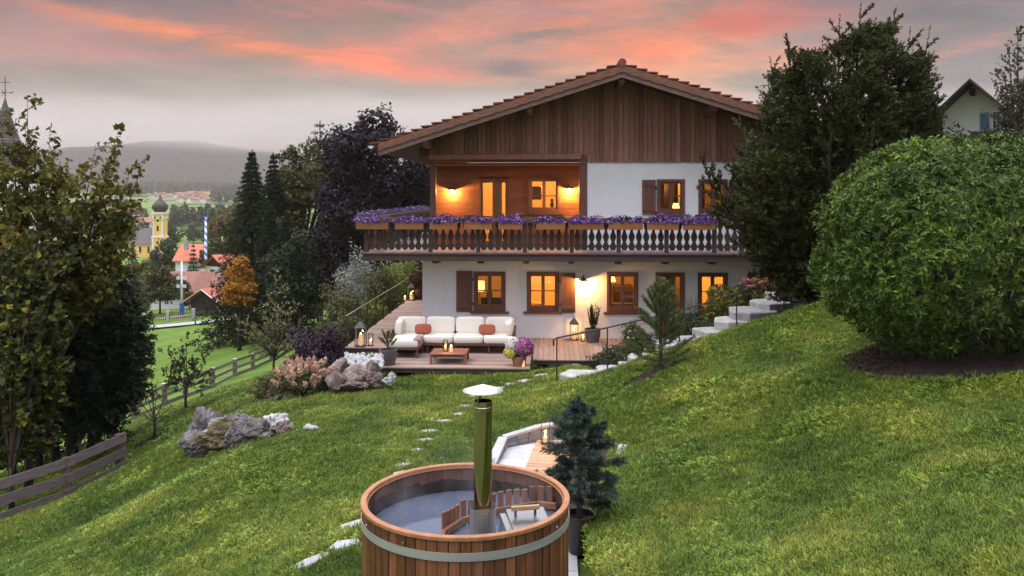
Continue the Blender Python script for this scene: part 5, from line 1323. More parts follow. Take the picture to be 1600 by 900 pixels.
# potted blue pine
p=at_z(905,862,pz); p=(p.x,p.y,pz+.003)
t=thing('potted_pine','big dark pot holding a blue green pine beside the hot tub','potted plant',p)
pot(t,p,.20,.46,M['pot_dark'],.62)
b=MB(); f=MB(); b.tube([(p[0],p[1],p[2]+.38),(p[0]+.01,p[1],p[2]+1.2),(p[0]-.01,p[1],p[2]+1.83)],[.035,.025,.008],n=7)
for k in range(58):
    tt=(k+.5)/58; z=p[2]+.60+1.14*tt+random.uniform(-.03,.03); a=k*2.4+random.uniform(-.3,.3); r_=(.45*(1-tt)**.75+.05)*random.uniform(.5,1.45)
    if tt<.12: r_*=.75
    e=(p[0]+math.cos(a)*r_*1.1,p[1]+math.sin(a)*r_,z+.07-.16*(1-tt)*random.random()); s0=(p[0],p[1],z-.02)
    b.tube([s0,e],[.009,.004],n=4); along(f,s0,e,330,.115,.007,.75,.75,.05,t0=.25,droop=.12)
    for _ in range(2):
        q0=Vector(s0)+(Vector(e)-Vector(s0))*random.uniform(.45,.8); q1=q0+Vector((math.cos(a+random.uniform(-1,1)),math.sin(a+random.uniform(-1,1)),.3))*r_*.38; along(f,q0,q1,190,.10,.007,.75,.75,.05,droop=.12)
along(f,(p[0],p[1],p[2]+1.66),(p[0]-.01,p[1],p[2]+1.86),160,.09,.010,.6,.8,.2)
b.build('trunk',M['bark'],t); f.build('needles',L_['blue_pine'],t)
# ---------------------------------------------------------------- boulders
def boulder(px,py,Y,sz,lab,m_,seed,rz=0,group=None,rough=.2,cuts=14,zoff=0):
    p=at(px,py,Y); b=MB(); b.rock((p.x,p.y,p.z+zoff),sz,seed,5,cuts,rz,rough)
    o=b.build('boulder',M[m_],None,loc=tuple(p),smooth=False); tag(o,lab,'boulder',group)
    EXC.append(('disc',(p.x,p.y,max(sz[0],sz[1])*.36)))
    return o
G1='boulders of the lawn rockery'
boulder(315,678,17.6,(.62,.6,.80),'tall left end boulder of the lawn rockery with pale face','boulder_grey',21,.3,G1)
boulder(306,694,17.2,(.45,.45,.40),'low brown boulder at the foot of the rockery left end','boulder_moss',22,.8,G1)
boulder(352,686,17.2,(.85,.6,.62),'mossy earth covered rock in the middle of the rockery','moss',23,.2,G1)
boulder(352,665,17.5,(.75,.55,.40),'long flat grey boulder lying on the mossy rock','boulder_grey',24,.4,G1)
boulder(378,664,17.4,(.65,.5,.36),'pale cracked slab boulder on top of the rockery centre','boulder_grey',25,-.1,G1)
boulder(374,684,16.8,(.42,.4,.50),'bluish grey pointed boulder at the front of the rockery','boulder_grey',26,1.1,G1)
boulder(402,680,16.8,(.95,.6,.62),'large dark boulder forming the rockery right half','boulder_moss',27,.2,G1)
boulder(427,662,16.9,(.42,.38,.50),'white upright boulder at the rockery right end','stone_white',28,.5,G1)
boulder(444,671,16.7,(.36,.35,.36),'small round brownish boulder last at the rockery right end','boulder',29,.5,G1)
boulder(484,668,16.4,(.26,.24,.10),'flat pale stone lying alone in the lawn right of the rockery','stone_white',30,.5,G1)
G2='boulders below the side deck'
boulder(532,580,21.5,(.42,.42,.58),'upright brown boulder left of the round boulder by the gravel','boulder',41,.3,G2,.09,9)
boulder(556,584,21.1,(.50,.42,.42),'round brown boulder in front of the white gravel bed','boulder',42,.1,G2,.09,9)
boulder(580,584,21.2,(.34,.36,.48),'pinkish boulder against the corner of the sofa platform','boulder',43,.9,G2,.09,9)
boulder(524,596,21.0,(.5,.45,.44),'dark low boulder beside the hydrangea blooms','boulder',44,.9,G2,.09,9)
boulder(552,602,20.9,(.66,.45,.20),'flat brown boulder at the lawn edge below the round boulder','boulder',45,.0,G2)
boulder(588,593,20.9,(.38,.35,.28),'small pinkish stone below the platform corner','boulder',46,.3,G2)
boulder(608,595,20.9,(.28,.24,.18),'small white stone in the grass in front of the sofa platform','stone_white',47,.3,G2)
boulder(612,587,21.4,(.20,.18,.16),'smallest white stone beside a platform footing','stone_white',48,.3,G2)
b=MB()
for i in range(190):
    px=random.uniform(540,598); py=random.uniform(551,572)
    if px+ (569-py)*1.0<548: continue
    Y=21.5+(569-py)*.07; p=at(px,py,Y); s_=random.uniform(.06,.14); b.rock((p.x,p.y,p.z-.03),(s_,s_*.9,s_*.75),900+i,2,8,random.uniform(0,3),.05)
b.build('white_gravel',M['stone_white'],None,kind='stuff')['label']='bed of white rubble stones between boulders and side deck'
# ---------------------------------------------------------------- fences
def rail_fence(name,lab,pts,hs,nr,wd,cap,over=.0,post=.11):
    t=thing(name,lab,'fence',tuple(pts[0]))
    for i,p in enumerate(pts):
        h=hs if not hasattr(hs,'__len__') else hs[i]
        b=MB(); b.b2(p[0]-post/2,p[0]+post/2,p[1]-post/2,p[1]+post/2,p[2]-.3,p[2]+h); po=b.build('post',M['fence_post'],t,bevel=.01)
        if cap: c=MB(); c.b2(p[0]-post*.62,p[0]+post*.62,p[1]-post*.62,p[1]+post*.62,p[2]+h,p[2]+h+.03); c.build('cap',M['fence_cap'] if cap==1 else M['fence_post'],po)
    for p0,p1 in zip(pts[:-1],pts[1:]):
        p0=Vector(p0);p1=Vector(p1); d=(p1-p0); side=Vector((d.y,-d.x,0)).normalized()*(post/2+.016)
        h=hs if not hasattr(hs,'__len__') else hs[0]
        for k in range(nr):
            z=h*(.14+.80*k/(nr-1)) if nr>1 else h*.5
            q0=p0+side+Vector((0,0,z+random.uniform(-.015,.015)))-d.normalized()*over; q1=p1+side+Vector((0,0,z+random.uniform(-.015,.015)))+d.normalized()*over
            b=MB(); b.bar(q0,q1,.028,wd+random.uniform(-.015,.015)); b.build('board',M['fence_wood'],t,bevel=.004)
    return t
NF=[at(-60,838,18.5),at(0,808,19.3),at(105,778,20.2),at(186,735,21.6)]
nf=[at(-75,842,18.3),at(105,778,20.2),at(187,737,21.7)]
rail_fence('board_fence','weathered three board fence at the lower left lawn edge',[tuple(p) for p in nf],.95,3,.24,2,over=.12,post=.17)
rail_fence('board_fence','long grey two rail fence running along the meadow edge',[(p.x,p.y,hz(p.x,p.y)) for p in FENCE_FAR],1.0,3,.16,1,post=.19)
# ---------------------------------------------------------------- trees and shrubs
def bez(a,b,c,n):
    return [a*(1-t)**2+b*(2*t*(1-t))+c*t*t for t in [i/(n-1) for i in range(n)]]
def limb_tree(name,lab,cat,base,tips,leaf,bark='bark',trunk=None,r0=.08,sub=14,sublen=.7,nleaf=30,L=.09,W=.03,t0=.25,bend=.35,up=.25,spread=.7,fwd=.5,off=.0,droop=0,trunk_h=None,group=None,lname='foliage',taper=.6,sub2=0,subup=.25,flat=0):
    "a trunk or base with limbs to given tips, side shoots along the limbs and leaves on the shoots"
    base=Vector(base); t=thing(name,lab,cat,tuple(base),group)
    bt=MB(); bl=MB()
    th=trunk_h or 0
    fork=base+Vector((0,0,th))
    if th: bt.tube([base-Vector((0,0,.15)),base+Vector((random.uniform(-.04,.04),0,th*.5)),fork],[r0*1.25,r0,r0*.85],n=9)
    for tip in tips:
        tip=Vector(tip); s=fork.copy()
        if th and len(tips)>6: s=base+Vector((0,0,th*random.uniform(.65,1)))
        ln=(tip-s).length; ctrl=s+(tip-s)*.5+Vector((tip.x-s.x,tip.y-s.y,0))*(-bend*.5)*(-1)+Vector((0,0,-abs((tip-s).z)*0+ln*.0))
        if bend<0: ctrl=s+(tip-s)*.5+Vector((0,0,ln*-bend*.5))
        pts=bez(s,ctrl,tip,9); rr=r0*taper*min(1,ln/2.5+.3)
        bt.tube(pts,[max(.004,rr*(1-.93*i/8)) for i in range(9)],n=6)
        for k in range(sub):
            tt=t0+(1-t0)*(k+random.random())/sub
            i=min(int(tt*8),7); q0=pts[i]+(pts[i+1]-pts[i])*(tt*8-i); d=(pts[i+1]-pts[i]).normalized()
            v=Vector((random.gauss(0,1),random.gauss(0,1),random.gauss(0,1)*(1-flat))); v-=d*v.dot(d); v.normalize()
            sl=sublen*random.uniform(.5,1.2)*(1.15-.75*tt)
            q1=q0+(d*.55+v*.8+Vector((0,0,subup))).normalized()*sl
            if sl>.25: bt.tube([q0,q1],[max(.003,rr*.22),.002],n=4,cap=False)
            along(bl,q0,q1,int(nleaf*random.uniform(.6,1.3)*(1.15-.55*tt)),L,W,spread,fwd,up,off,droop=droop)
            for _ in range(sub2 if tt<.75 else 0):
                a=q0+(q1-q0)*random.uniform(.3,.9); w=Vector((random.gauss(0,1),random.gauss(0,1),random.gauss(0,.7)))
                along(bl,a,a+(w.normalized()*.6+(q1-q0).normalized()*.6)*sl*.45,int(nleaf*.5),L,W,spread,fwd,up,off,droop=droop)
        along(bl,pts[-2],pts[-1],nleaf//2,L,W,spread*.7,fwd,up,off)
        if leaf=='yew': e_=pts[-1]+(pts[-1]-pts[-2]).normalized()*random.uniform(.15,.4); bt.tube([pts[-1],e_],[.006,.003],n=3); along(bl,pts[-1],e_,14,L*.7,W*.7,.5,.8,up)
    bt.build('branches' if not th else 'trunk',M[bark],t,smooth=True); bl.build(lname,L_[leaf],t)
    return t
def gnd(px,py,Y): p=at(px,py,Y); return (p.x,p.y,hz(p.x,p.y)-.02)
def jit(p,s): return (p[0]+random.gauss(0,s),p[1]+random.gauss(0,s),p[2]+random.gauss(0,s*.5))
# tall spreading yew right of the house
base=gnd(1292,466,21.3)
tips=[]
for px,py,dy_ in [(1098,254,0),(1165,330,-.4),(1150,268,.3),(1165,225,-.8),(1160,200,.2),(1185,235,1.1),(1205,104,.2),(1202,140,-.6),(1190,170,.3),(1212,125,.8),(1240,90,-.3),(1232,72,.5),(1222,165,-.9),(1256,100,-.4),(1285,80,.8),(1312,42,.2),(1344,22,0),(1352,60,.8),(1330,90,-.8),(1372,70,-.5),(1398,22,.4),(1395,90,-.8),(1420,62,.3),(1450,62,-.3),(1455,100,.7),(1432,120,-.9),(1458,130,.2),(1464,165,-.6),(1440,180,.9),(1470,215,.3),(1462,240,-.8),(1185,300,-1.2),(1205,250,-1.4),(1195,350,-.8),(1190,380,.2),(1215,330,-1.6),(1205,400,-.8),(1240,200,-1.5),(1270,260,-1.9),(1300,160,-1.4),(1330,200,-1.9),(1360,150,-1.5),(1390,190,-1.8),(1300,320,-2.0),(1250,370,-1.8),(1240,420,-1.2),(1280,400,-1.6),(1350,280,-2.0),(1400,260,-1.8),(1440,250,-1.2),(1205,280,1.5),(1230,230,1.8),(1290,180,2),(1340,140,1.8),(1390,140,2),(1430,200,1.9)]:
    tips.append(tuple(at(px,py,21.3+dy_*.8)))
    if py<330 or px>1180: tips.append(tuple(at(1300+(px-1300)*random.uniform(.62,.9)+random.uniform(-14,14),430+(py-430)*random.uniform(.72,.93),21.3-dy_*.9)))
limb_tree('yew_tree','tall dark spreading yew hiding the right end of the chalet','tree',base,tips,'yew','bark_dark',r0=.17,sub=24,sublen=1.05,nleaf=64,L=.12,W=.036,t0=.18,bend=.55,up=.1,spread=.65,fwd=.75,sub2=3,subup=.35,lname='crown')
def row(poly,py):
    xs=[]
    for (x0,y0),(x1,y1) in zip(poly,poly[1:]+poly[:1]):
        if (y0>py)!=(y1>py): xs.append(x0+(x1-x0)*(py-y0)/(y1-y0))
    return (min(xs),max(xs)) if xs else None
def fill_crown(o,name,leaf,poly,Y,axis_px,n,nl,L,W,deep=.8,sl=.55,upw=.45,gap=-.22,sc=1.1,shell=.35,droop=.05):
    "leafy sprays through the crown's volume, with gaps, so that it reads as one full tree"
    f=MB(); ys=[p[1] for p in poly]; k=0; m=0
    while m<n and k<n*6:
        k+=1
        py=random.uniform(min(ys),max(ys)); rw=row(poly,py)
        if not rw: continue
        mid=(rw[0]+rw[1])/2; hw=(rw[1]-rw[0])/2; a=random.uniform(0,2*PI); r=math.sqrt(random.uniform(shell,1))
        if random.random()>(hw/(max(p[0] for p in poly)-min(p[0] for p in poly))*2)**.8+.08: continue
        c=at(mid+hw*r*math.cos(a),py,Y+hw/F*Y*deep*r*math.sin(a))
        if mnoise.noise(Vector(tuple(c))*sc)+.5*mnoise.noise(Vector(tuple(c))*sc*2.3)<gap: continue
        ax=at(axis_px,py,Y); d=Vector((c.x-ax.x,c.y-ax.y,0)); d=(d.normalized() if d.length>.05 else Vector((random.gauss(0,1),random.gauss(0,1),0)))+Vector((random.gauss(0,.35),random.gauss(0,.35),upw+random.gauss(0,.3))); d.normalize()
        L2=sl*random.uniform(.6,1.2); along(f,tuple(c-d*L2*.6),tuple(c+d*L2*.4),int(nl*random.uniform(.7,1.3)),L,W,.6,.75,.05,droop=droop); m+=1
    return f.build(name,L_[leaf],o)
YP=[(1345,38),(1362,60),(1398,40),(1410,80),(1450,80),(1458,130),(1470,170),(1462,215),(1470,250),(1462,300),(1430,350),(1385,420),(1335,462),(1235,455),(1185,415),(1160,360),(1148,320),(1160,285),(1140,262),(1168,240),(1200,215),(1190,180),(1204,145),(1208,110),(1232,118),(1236,82),(1262,108),(1290,85),(1312,60),(1325,75)]
fill_crown(bpy.data.objects['yew_tree'],'inner_crown','yew',YP,21.3,1310,5200,30,.125,.034)
# great round clipped bush
bc=at(1520,400,13.6); gz=hz(bc.x,bc.y)
t=thing('round_bush','huge round clipped laurel like bush on the bank, right edge','bush',(bc.x,bc.y,gz))
f=MB(); n=12500
v=unit(n*2); v=v[v[:,2]>-.93][:n]; n=len(v)
rx,ry,rz_=2.26,2.1,1.74; zc=at(1505,393,13.6).z
pw=np.abs(v)**2.35; k=1/(pw.sum(1)**(1/2.35))
lay=np.where(RNG.uniform(0,1,n)<.75,RNG.uniform(.96,1.03,n),RNG.uniform(.82,.96,n))
low=v[:,2]<-.55
lay=np.where(low,lay*RNG.uniform(.80,1,n),lay)
lump=1+.025*np.sin(v[:,0]*9)*np.sin(v[:,2]*8+1)+.02*np.sin(v[:,1]*13+v[:,2]*11)
P=np.array([bc.x,bc.y,zc])+v*k[:,None]*np.array([rx,ry,rz_])*(lay*lump)[:,None]
ax=v+RNG.normal(0,.45,(n,3))+np.array([0,0,.30]); ax/=np.linalg.norm(ax,axis=1,keepdims=True)
gp_=np.array([mnoise.noise(Vector(tuple(q*1.9)))+.6*mnoise.noise(Vector(tuple(q*4.3))) for q in P]); keep=gp_>-.26
P,ax,v=P[keep],ax[keep],v[keep]; n=len(P)
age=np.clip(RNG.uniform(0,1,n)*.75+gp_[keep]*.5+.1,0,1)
for j in range(6):
    u=unit(n); u-=ax*(u*ax).sum(1,keepdims=True); u/=np.linalg.norm(u,axis=1,keepdims=True)+1e-9
    tl_=RNG.uniform(.15,.9,(n,1)); D=u+ax*tl_; l=RNG.uniform(.06,.118,n)
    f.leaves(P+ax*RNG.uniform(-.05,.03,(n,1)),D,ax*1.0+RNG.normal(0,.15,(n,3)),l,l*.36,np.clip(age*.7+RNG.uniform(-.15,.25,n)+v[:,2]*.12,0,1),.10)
m_=3200; vi=unit(m_); kk=1/((np.abs(vi)**2.35).sum(1)**(1/2.35))
Pi=np.array([bc.x,bc.y,zc])+vi*kk[:,None]*np.array([rx,ry,rz_])*RNG.uniform(.72,.9,(m_,1)); keep=vi[:,2]>-.9
f.leaves(Pi[keep],unit(m_)[keep],vi[keep],.15,.06,RNG.uniform(0,.4,m_)[keep],.1)  # inner leaves take only the dark tones: self-shade put into their colour
for k_ in range(26):   # loose shoots hanging at the foot
    a=random.uniform(-2.7,-.3); p0=(bc.x+math.cos(a)*1.5,bc.y+math.sin(a)*1.5,gz+random.uniform(.5,.9)); p1=(p0[0]+math.cos(a)*.35,p0[1]+math.sin(a)*.3,gz+random.uniform(.15,.45)); along(f,p0,p1,26,.13,.05,.7,.6,0)
f.build('foliage',L_['bush'],t)
b=MB()
for k_ in range(34):
    a=random.uniform(0,6.28); r_=random.uniform(.8,2.0); b.tube([(bc.x+math.cos(a)*.25*r_,bc.y+math.sin(a)*.25*r_,gz-.1),(bc.x+math.cos(a)*r_*.6,bc.y+math.sin(a)*r_*.6,gz+.8),(bc.x+math.cos(a)*r_,bc.y+math.sin(a)*r_*.9,gz+random.uniform(1.2,3))],[.04,.025,.008],n=5)
b.build('stems',M['bark_dark'],t)
def bed(name,lab,c,rx,ry,m_='mulch',seed=0,chips=True,rz=0):
    b=MB(); rg=random.Random(seed); n=30; rings=5; vs=[];fs=[]
    for j in range(rings+1):
        for i in range(n):
            a=2*PI*i/n; k=(j/rings)*(1+.12*math.sin(a*3+seed)+.07*math.sin(a*7))
            x0,y0=math.cos(a)*rx*k,math.sin(a)*ry*k
            x=c[0]+x0*math.cos(rz)-y0*math.sin(rz);y=c[1]+x0*math.sin(rz)+y0*math.cos(rz)
            vs.append((x,y,hz(x,y)+.055*(1-(j/rings)**3)+.012+.05*mnoise.noise(Vector((x*.45*1,y*.45,0)))+rg.uniform(-.012,.012)))
    for j in range(rings):
        for i in range(n): fs.append((j*n+i,(j+1)*n+i,(j+1)*n+(i+1)%n,j*n+(i+1)%n))
    b.add(vs,fs,.5)
    if chips:
        for _ in range(int(420*rx*ry)):
            a=rg.uniform(0,6.28);k=math.sqrt(rg.uniform(0,1)); x0,y0=math.cos(a)*rx*k,math.sin(a)*ry*k
            x=c[0]+x0*math.cos(rz)-y0*math.sin(rz);y=c[1]+x0*math.sin(rz)+y0*math.cos(rz)
            b.box((x,y,hz(x,y)+.06),(rg.uniform(.02,.07),rg.uniform(.015,.03),.012),rot=Euler((rg.uniform(-.5,.5),rg.uniform(-.5,.5),rg.uniform(0,6))).to_matrix())
    o=b.build(name,M[m_],None,kind='stuff'); o['label']=lab
    EXC.append(('ell',(c[0],c[1],rx*.93,ry*.93,rz)))
bed('mulch','dark bark mulch under the great round bush',(bc.x+.1,bc.y-.2),2.15,2.05,seed=2)
pp=ground_scan(1024,586); bed('mulch','dark bark mulch round the young pine on the bank',(pp.x,pp.y),.80,.30,seed=3,rz=.55)
# young pine on the bank
base=ground_scan(1033,578); base=(base.x,base.y+.1,base.z); Yp=base[1]
t=thing('pine_sapling','young bushy green pine in mulch on the bank before the railing','tree',base)
b=MB(); f=MB(); zt=at(1036,436,Yp).z; hh=zt-base[2]
b.tube([base,(base[0],base[1],base[2]+hh*.5),(base[0],base[1],zt-.1)],[.045,.03,.008],n=7)
for k in range(62):
    tt=(k+.5)/62; a=k*2.4; r_=(.74*(1-tt)**.6+.06)*random.uniform(.6,1.15)
    if tt<.3 and random.random()<.2: r_*=1.4
    z=base[2]+hh*(.06+.82*tt); e=(base[0]+math.cos(a)*r_,base[1]+math.sin(a)*r_,z+.16+.12*random.random()); m0=(base[0]+math.cos(a)*r_*.5,base[1]+math.sin(a)*r_*.5,z-.0)
    b.tube([(base[0],base[1],z-.06),m0,e],[.010,.007,.003],n=4); along(f,m0,e,210,.12,.009,.7,.85,.2); along(f,(base[0],base[1],z-.04),m0,60,.10,.008,.7,.85,.2,t0=.3)
along(f,(base[0],base[1],zt-.25),(base[0],base[1],zt),160,.10,.009,.6,.85,.3)
b.build('trunk',M['bark'],t); f.build('needles',L_['pine'],t)
# shrubs by the steps
def shrub(name,lab,c,r,n,leaf,L,W,cat='shrub',shell=.55,group=None,jit_=.6,lump=.2,parts=None,lname='foliage'):
    t=thing(name,lab,cat,(c[0],c[1],c[2]-r[2]*.8),group); f=MB(); ball(f,c,r,n,L,W,shell,jit=jit_,lump=lump); f.build(lname,L_[leaf],t)
    b=MB()
    for k in range(7):
        a=k*.9; b.tube([(c[0],c[1],c[2]-r[2]*1.05),(c[0]+math.cos(a)*r[0]*.6,c[1]+math.sin(a)*r[1]*.6,c[2]+r[2]*random.uniform(0,.5))],[.018,.006],n=4)
    b.build('stems',M['bark_dark'],t)
    return t
def sh(name,lab,px0,px1,py0,py1,Y,n,leaf,L,W,ry=None,**k):
    a=at(px0,py1,Y);b_=at(px1,py0,Y); c=((a.x+b_.x)/2,Y,(a.z+b_.z)/2); rx=(b_.x-a.x)/2; rz_=(b_.z-a.z)/2
    return shrub(name,lab,c,(rx,ry or rx*.8,rz_),n,leaf,L,W,**k)
t=sh('lime_shrub','bright yellow green shrub before the lower right window',1098,1168,442,520,24.6,2200,'lime',.13,.05)
sh('green_shrub','loose green shrub with pink flower heads above the steps',1150,1215,436,492,25.2,1700,'bed',.13,.05)
f=MB(); p=at(1186,438,25.1)
for k in range(16):
    c=p+Vector((random.uniform(-.55,.4),random.uniform(-.2,.2),random.uniform(-.22,.08))); ball(f,tuple(c),(.10,.10,.04),60,.05,.04,.3)
o=f.build('sedum_blooms',L_['sedum'],bpy.data.objects['green_shrub'])
sh('ground_cover_shrub','low dark spreading shrub between deck and second railing post',925,1012,541,582,22.1,2600,'ground_cover',.09,.035,ry=.6,shell=.5)
sh('ground_cover_shrub','low dark evergreen mound left of the middle stone steps',1058,1112,488,532,23.6,2300,'ground_cover',.09,.035,ry=.7,shell=.5)
sh('rose_bush','small pale flowered rose bush behind the railing at the deck end',968,1012,498,560,22.6,1300,'bed',.10,.04,shell=.35)
f=MB()
for k in range(30):
    c=at(random.uniform(968,1008),random.uniform(500,540),22.4+random.uniform(-.2,.2)); ball(f,tuple(c),(.035,.035,.03),12,.05,.04,.3)
f.build('rose_blooms',L_['rose'],bpy.data.objects['rose_bush'])
t=thing('lavender','tuft of thin grey green stems by the entrance door','plant',gnd(1076,512,24.2)); f=MB()
for k in range(50):
    p0=at(random.uniform(1068,1095),508,24.2+random.uniform(-.3,.3)); p1=p0+Vector((random.uniform(-.1,.1),0,random.uniform(.5,.85))); along(f,tuple(p0),tuple(p1),16,.08,.014,.5,.8,.3)
f.build('stems',L_['silver'] if False else L_['bed'],t)
# ---------------- left: shrubs below the side deck
sh('silver_shrub','tall silvery leaved shrub rising under the balcony corner',527,590,396,500,38,3600,'silver',.17,.04,ry=1.2,shell=.3,jit_=.9,lump=.35)
sh('olive_shrub','broad olive green shrub left of the deck railing',500,575,440,560,31,4200,'shrub',.15,.05,ry=1.2,shell=.4,lump=.3)
sh('olive_shrub','bushy brownish green shrub behind the middle of the deck railing',565,625,415,500,36,3600,'shrub',.16,.05,ry=1.2,shell=.4,lump=.3)
sh('olive_shrub','yellowish green shrub under the balcony beside the far deck',600,662,402,470,44,3200,'lime',.18,.06,ry=1.4,shell=.4,lump=.3)
sh('olive_shrub','low leafy shrub filling the gap under the deck handrail',512,570,494,556,28.5,2600,'shrub',.14,.05,ry=.9,shell=.4,lump=.25)
sh('lime_shrub','low yellow green bush below the side deck railing posts',556,606,470,520,33,1500,'lime',.15,.06,ry=.9,shell=.4)
sh('smoke_bush','dark purple leaved bush above the hydrangea',448,548,508,604,23.6,4300,'smoke',.12,.06,ry=1.0,shell=.4,lump=.35,jit_=.8)
t=sh('hydrangea','hydrangea bush with cream and pink cone shaped blooms','x' and 440,522,570,624,21.6,1500,'bed',.13,.07,ry=.6,shell=.45) if False else None
c=at(482,598,21.6)
t=thing('hydrangea','hydrangea bush with cream and pink cone shaped blooms','shrub',(c.x,c.y,c.z-.5)); f=MB(); ball(f,tuple(c),(.72,.55,.45),1700,.13,.07,.4); f.build('foliage',L_['bed'],t)
f=MB()
for k in range(64):
    a=random.uniform(0,PI*2); e=random.uniform(-.15,1.3); d=Vector((math.cos(a)*math.cos(e)*.78,math.sin(a)*math.cos(e)*.55-.1,math.sin(e)*.52+.03))
    q=c+d; dd=d.normalized()*.6+Vector((0,0,.5)); ax=np.array(dd.normalized())
    n=60; tt=RNG.uniform(0,1,n); u=unit(n); P=np.array(q)+np.outer(tt*.19,ax)+u*(.072*(1-tt*.75))[:,None]
    f.leaves(P,np.cross(u,RNG.normal(size=(n,3))),u,.042,.04,np.clip(RNG.uniform(0,1,n)*.6+random.uniform(0,.45),0,1))
f.build('blooms',L_['bloom'],t)
sh('bed_plant','low mixed green plants at the left end of the hydrangea bed',398,452,588,632,22.5,1800,'shrub',.12,.05,ry=.7,shell=.3,lump=.35)
sh('bed_plant','hosta like grey green leaves under the hydrangea blooms',432,474,612,630,21.2,420,'silver' if False else 'bed',.16,.08,ry=.4,shell=.3)
pb_=ground_scan(455,622); bed('garden_bed','dark soil of the hydrangea bed',(pb_.x-.1,pb_.y+.7),2.3,.95,'soil',5,False)
pb_=ground_scan(375,634); bed('garden_bed','dark soil strip at the lawn edge by the bed',(pb_.x,pb_.y+.1),1.1,.35,'soil',6,False,rz=.3)
# ---------------- young trees on the left lawn
b_=gnd(429,588,32.5); 
tips=[tuple(at(px,py,32.5+dy_)) for px,py,dy_ in [(430,428,0),(418,455,.4),(445,450,-.4),(404,480,.3),(462,470,.2),(385,500,-.3),(470,500,.4),(368,492,.0),(478,525,-.3),(400,520,.5),(455,530,-.5),(440,480,.6),(420,500,-.6),(395,540,.2)]]
limb_tree('pear_tree','slender pale leaved young tree at the fence end near the shrubs','tree',b_,tips,'pale',r0=.045,sub=13,sublen=.8,nleaf=12,L=.12,W=.055,t0=.12,bend=.25,trunk_h=.95,taper=.7,sub2=1,lname='crown')
b_=ground_scan(290,642); b_=(b_.x,b_.y,b_.z); Yt=b_[1]
tips=[tuple(at(px,py,Yt+dy_)) for px,py,dy_ in [(292,516,0),(330,536,.2),(262,545,-.2),(308,560,.3),(275,570,-.3),(325,580,.1),(255,580,.2),(285,545,.3),(318,605,-.2),(262,602,-.2),(300,590,-.4)]]
limb_tree('apple_tree','small leafy apple tree standing before the two rail fence','tree',b_,tips,'apple',r0=.04,sub=9,sublen=.5,nleaf=17,L=.10,W=.055,t0=.25,bend=.3,trunk_h=.85,sub2=1,lname='crown')
bed('mulch','ring of dark soil round the leafy apple tree',(b_[0],b_[1]),.5,.42,seed=8)
b_=ground_scan(241,688); b_=(b_.x,b_.y,b_.z); Yt=b_[1]
tips=[tuple(at(px,py,Yt+dy_)) for px,py,dy_ in [(236,570,0),(262,600,.2),(205,600,-.2),(222,585,.3),(200,625,.1),(268,635,-.2),(245,600,.4),(212,645,-.2),(255,655,.2)]]
limb_tree('apple_tree','nearly bare young fruit tree nearest the rockery','tree',b_,tips,'apple',r0=.04,sub=7,sublen=.45,nleaf=3,L=.10,W=.05,t0=.25,bend=.3,trunk_h=.75,lname='crown')
bed('mulch','ring of dark soil round the bare fruit tree',(b_[0],b_[1]),.55,.45,seed=9)
# ---------------- dark trees at the left edge
def yewtree(lab,px,pyb,Y,tips,leaf,r0,**k):
    b_=gnd(px,pyb,Y); return limb_tree('yew_tree',lab,'tree',b_,[tuple(at(a,b2,Y+c)) for a,b2,c in tips],leaf,'bark_dark',r0=r0,**k)
tps=[(212,500,0),(205,470,.4),(190,440,-.3),(216,540,.3),(212,580,-.2),(196,610,.3),(175,635,.0),(150,560,.5),(120,520,.3),(90,560,.4),(140,450,.3),(60,520,.2),(100,460,-.2),(170,500,.2),(30,600,.1),(190,420,.4),(165,405,0),(140,395,-.4),(110,390,.3),(85,395,0),(60,405,.4),(160,655,-.3),(160,560,-1.4),(185,500,-1.2),(130,480,-1.5),(95,520,-1.6),(150,620,-1.2),(110,600,-1.5),(60,560,-1.4),(70,470,-1.4),(30,500,-1.0),(20,560,-1.1),(35,430,-.4),(10,440,.2),(190,570,-1.0),(185,605,-.8),(165,450,-1.2),(120,440,-1.3),(90,600,-1.2),(40,620,-1.0),(0,640,-.6),(160,655,-.6),(60,640,-.6)]
yewtree('dense black green yew with bare trunks behind the board fence',112,735,24.5,tps,'yew_dark',.15,sub=24,sublen=1.3,nleaf=34,L=.19,W=.06,t0=.35,bend=.5,up=.05,trunk_h=1.7,sub2=2,subup=.0,lname='crown')
b=MB()
for px in (62,88,20,140): 
    p=gnd(px,740,25.2); b=MB(); b.tube([p,(p[0]+random.uniform(-.2,.2),p[1],p[2]+1.6),(p[0]+random.uniform(-.4,.4),p[1],p[2]+3.6)],[.12,.10,.06],n=8); o=b.build('trunk',M['bark_dark'],bpy.data.objects['yew_tree.001'] if 'yew_tree.001' in bpy.data.objects else None,smooth=True)
# leafy hedge tree with yellowing leaves in front
b_=gnd(45,800,21.5)
tips=[tuple(at(px,py,21.5+c)) for px,py,c in [(43,152,0),(40,200,.3),(78,205,.2),(72,250,-.2),(20,195,-.2),(0,170,.3),(185,203,0),(226,247,.2),(205,262,-.2),(175,235,.2),(212,320,.1),(190,300,-.2),(150,225,.2),(130,262,-.3),(165,330,.2),(110,285,.1),(190,350,.2),(90,300,-.4),(60,310,.3),(30,280,-.2),(0,260,.2),(-20,220,0),(140,310,-.4),(100,350,.3),(50,360,-.4),(15,340,.1),(170,380,.0),(120,390,-.3),(-30,300,0),(-20,380,.2),(-50,250,.0)]]
limb_tree('hazel_tree','leafy tree with arching yellowing branches at the left edge','tree',b_,tips,'hazel',r0=.10,sub=17,sublen=.8,nleaf=13,L=.20,W=.125,t0=.45,bend=.25,up=.0,spread=.8,fwd=.3,trunk_h=2.6,sub2=1,subup=.0,flat=.6,lname='crown',droop=.1)
hz_t=bpy.data.objects['hazel_tree']; f=MB()
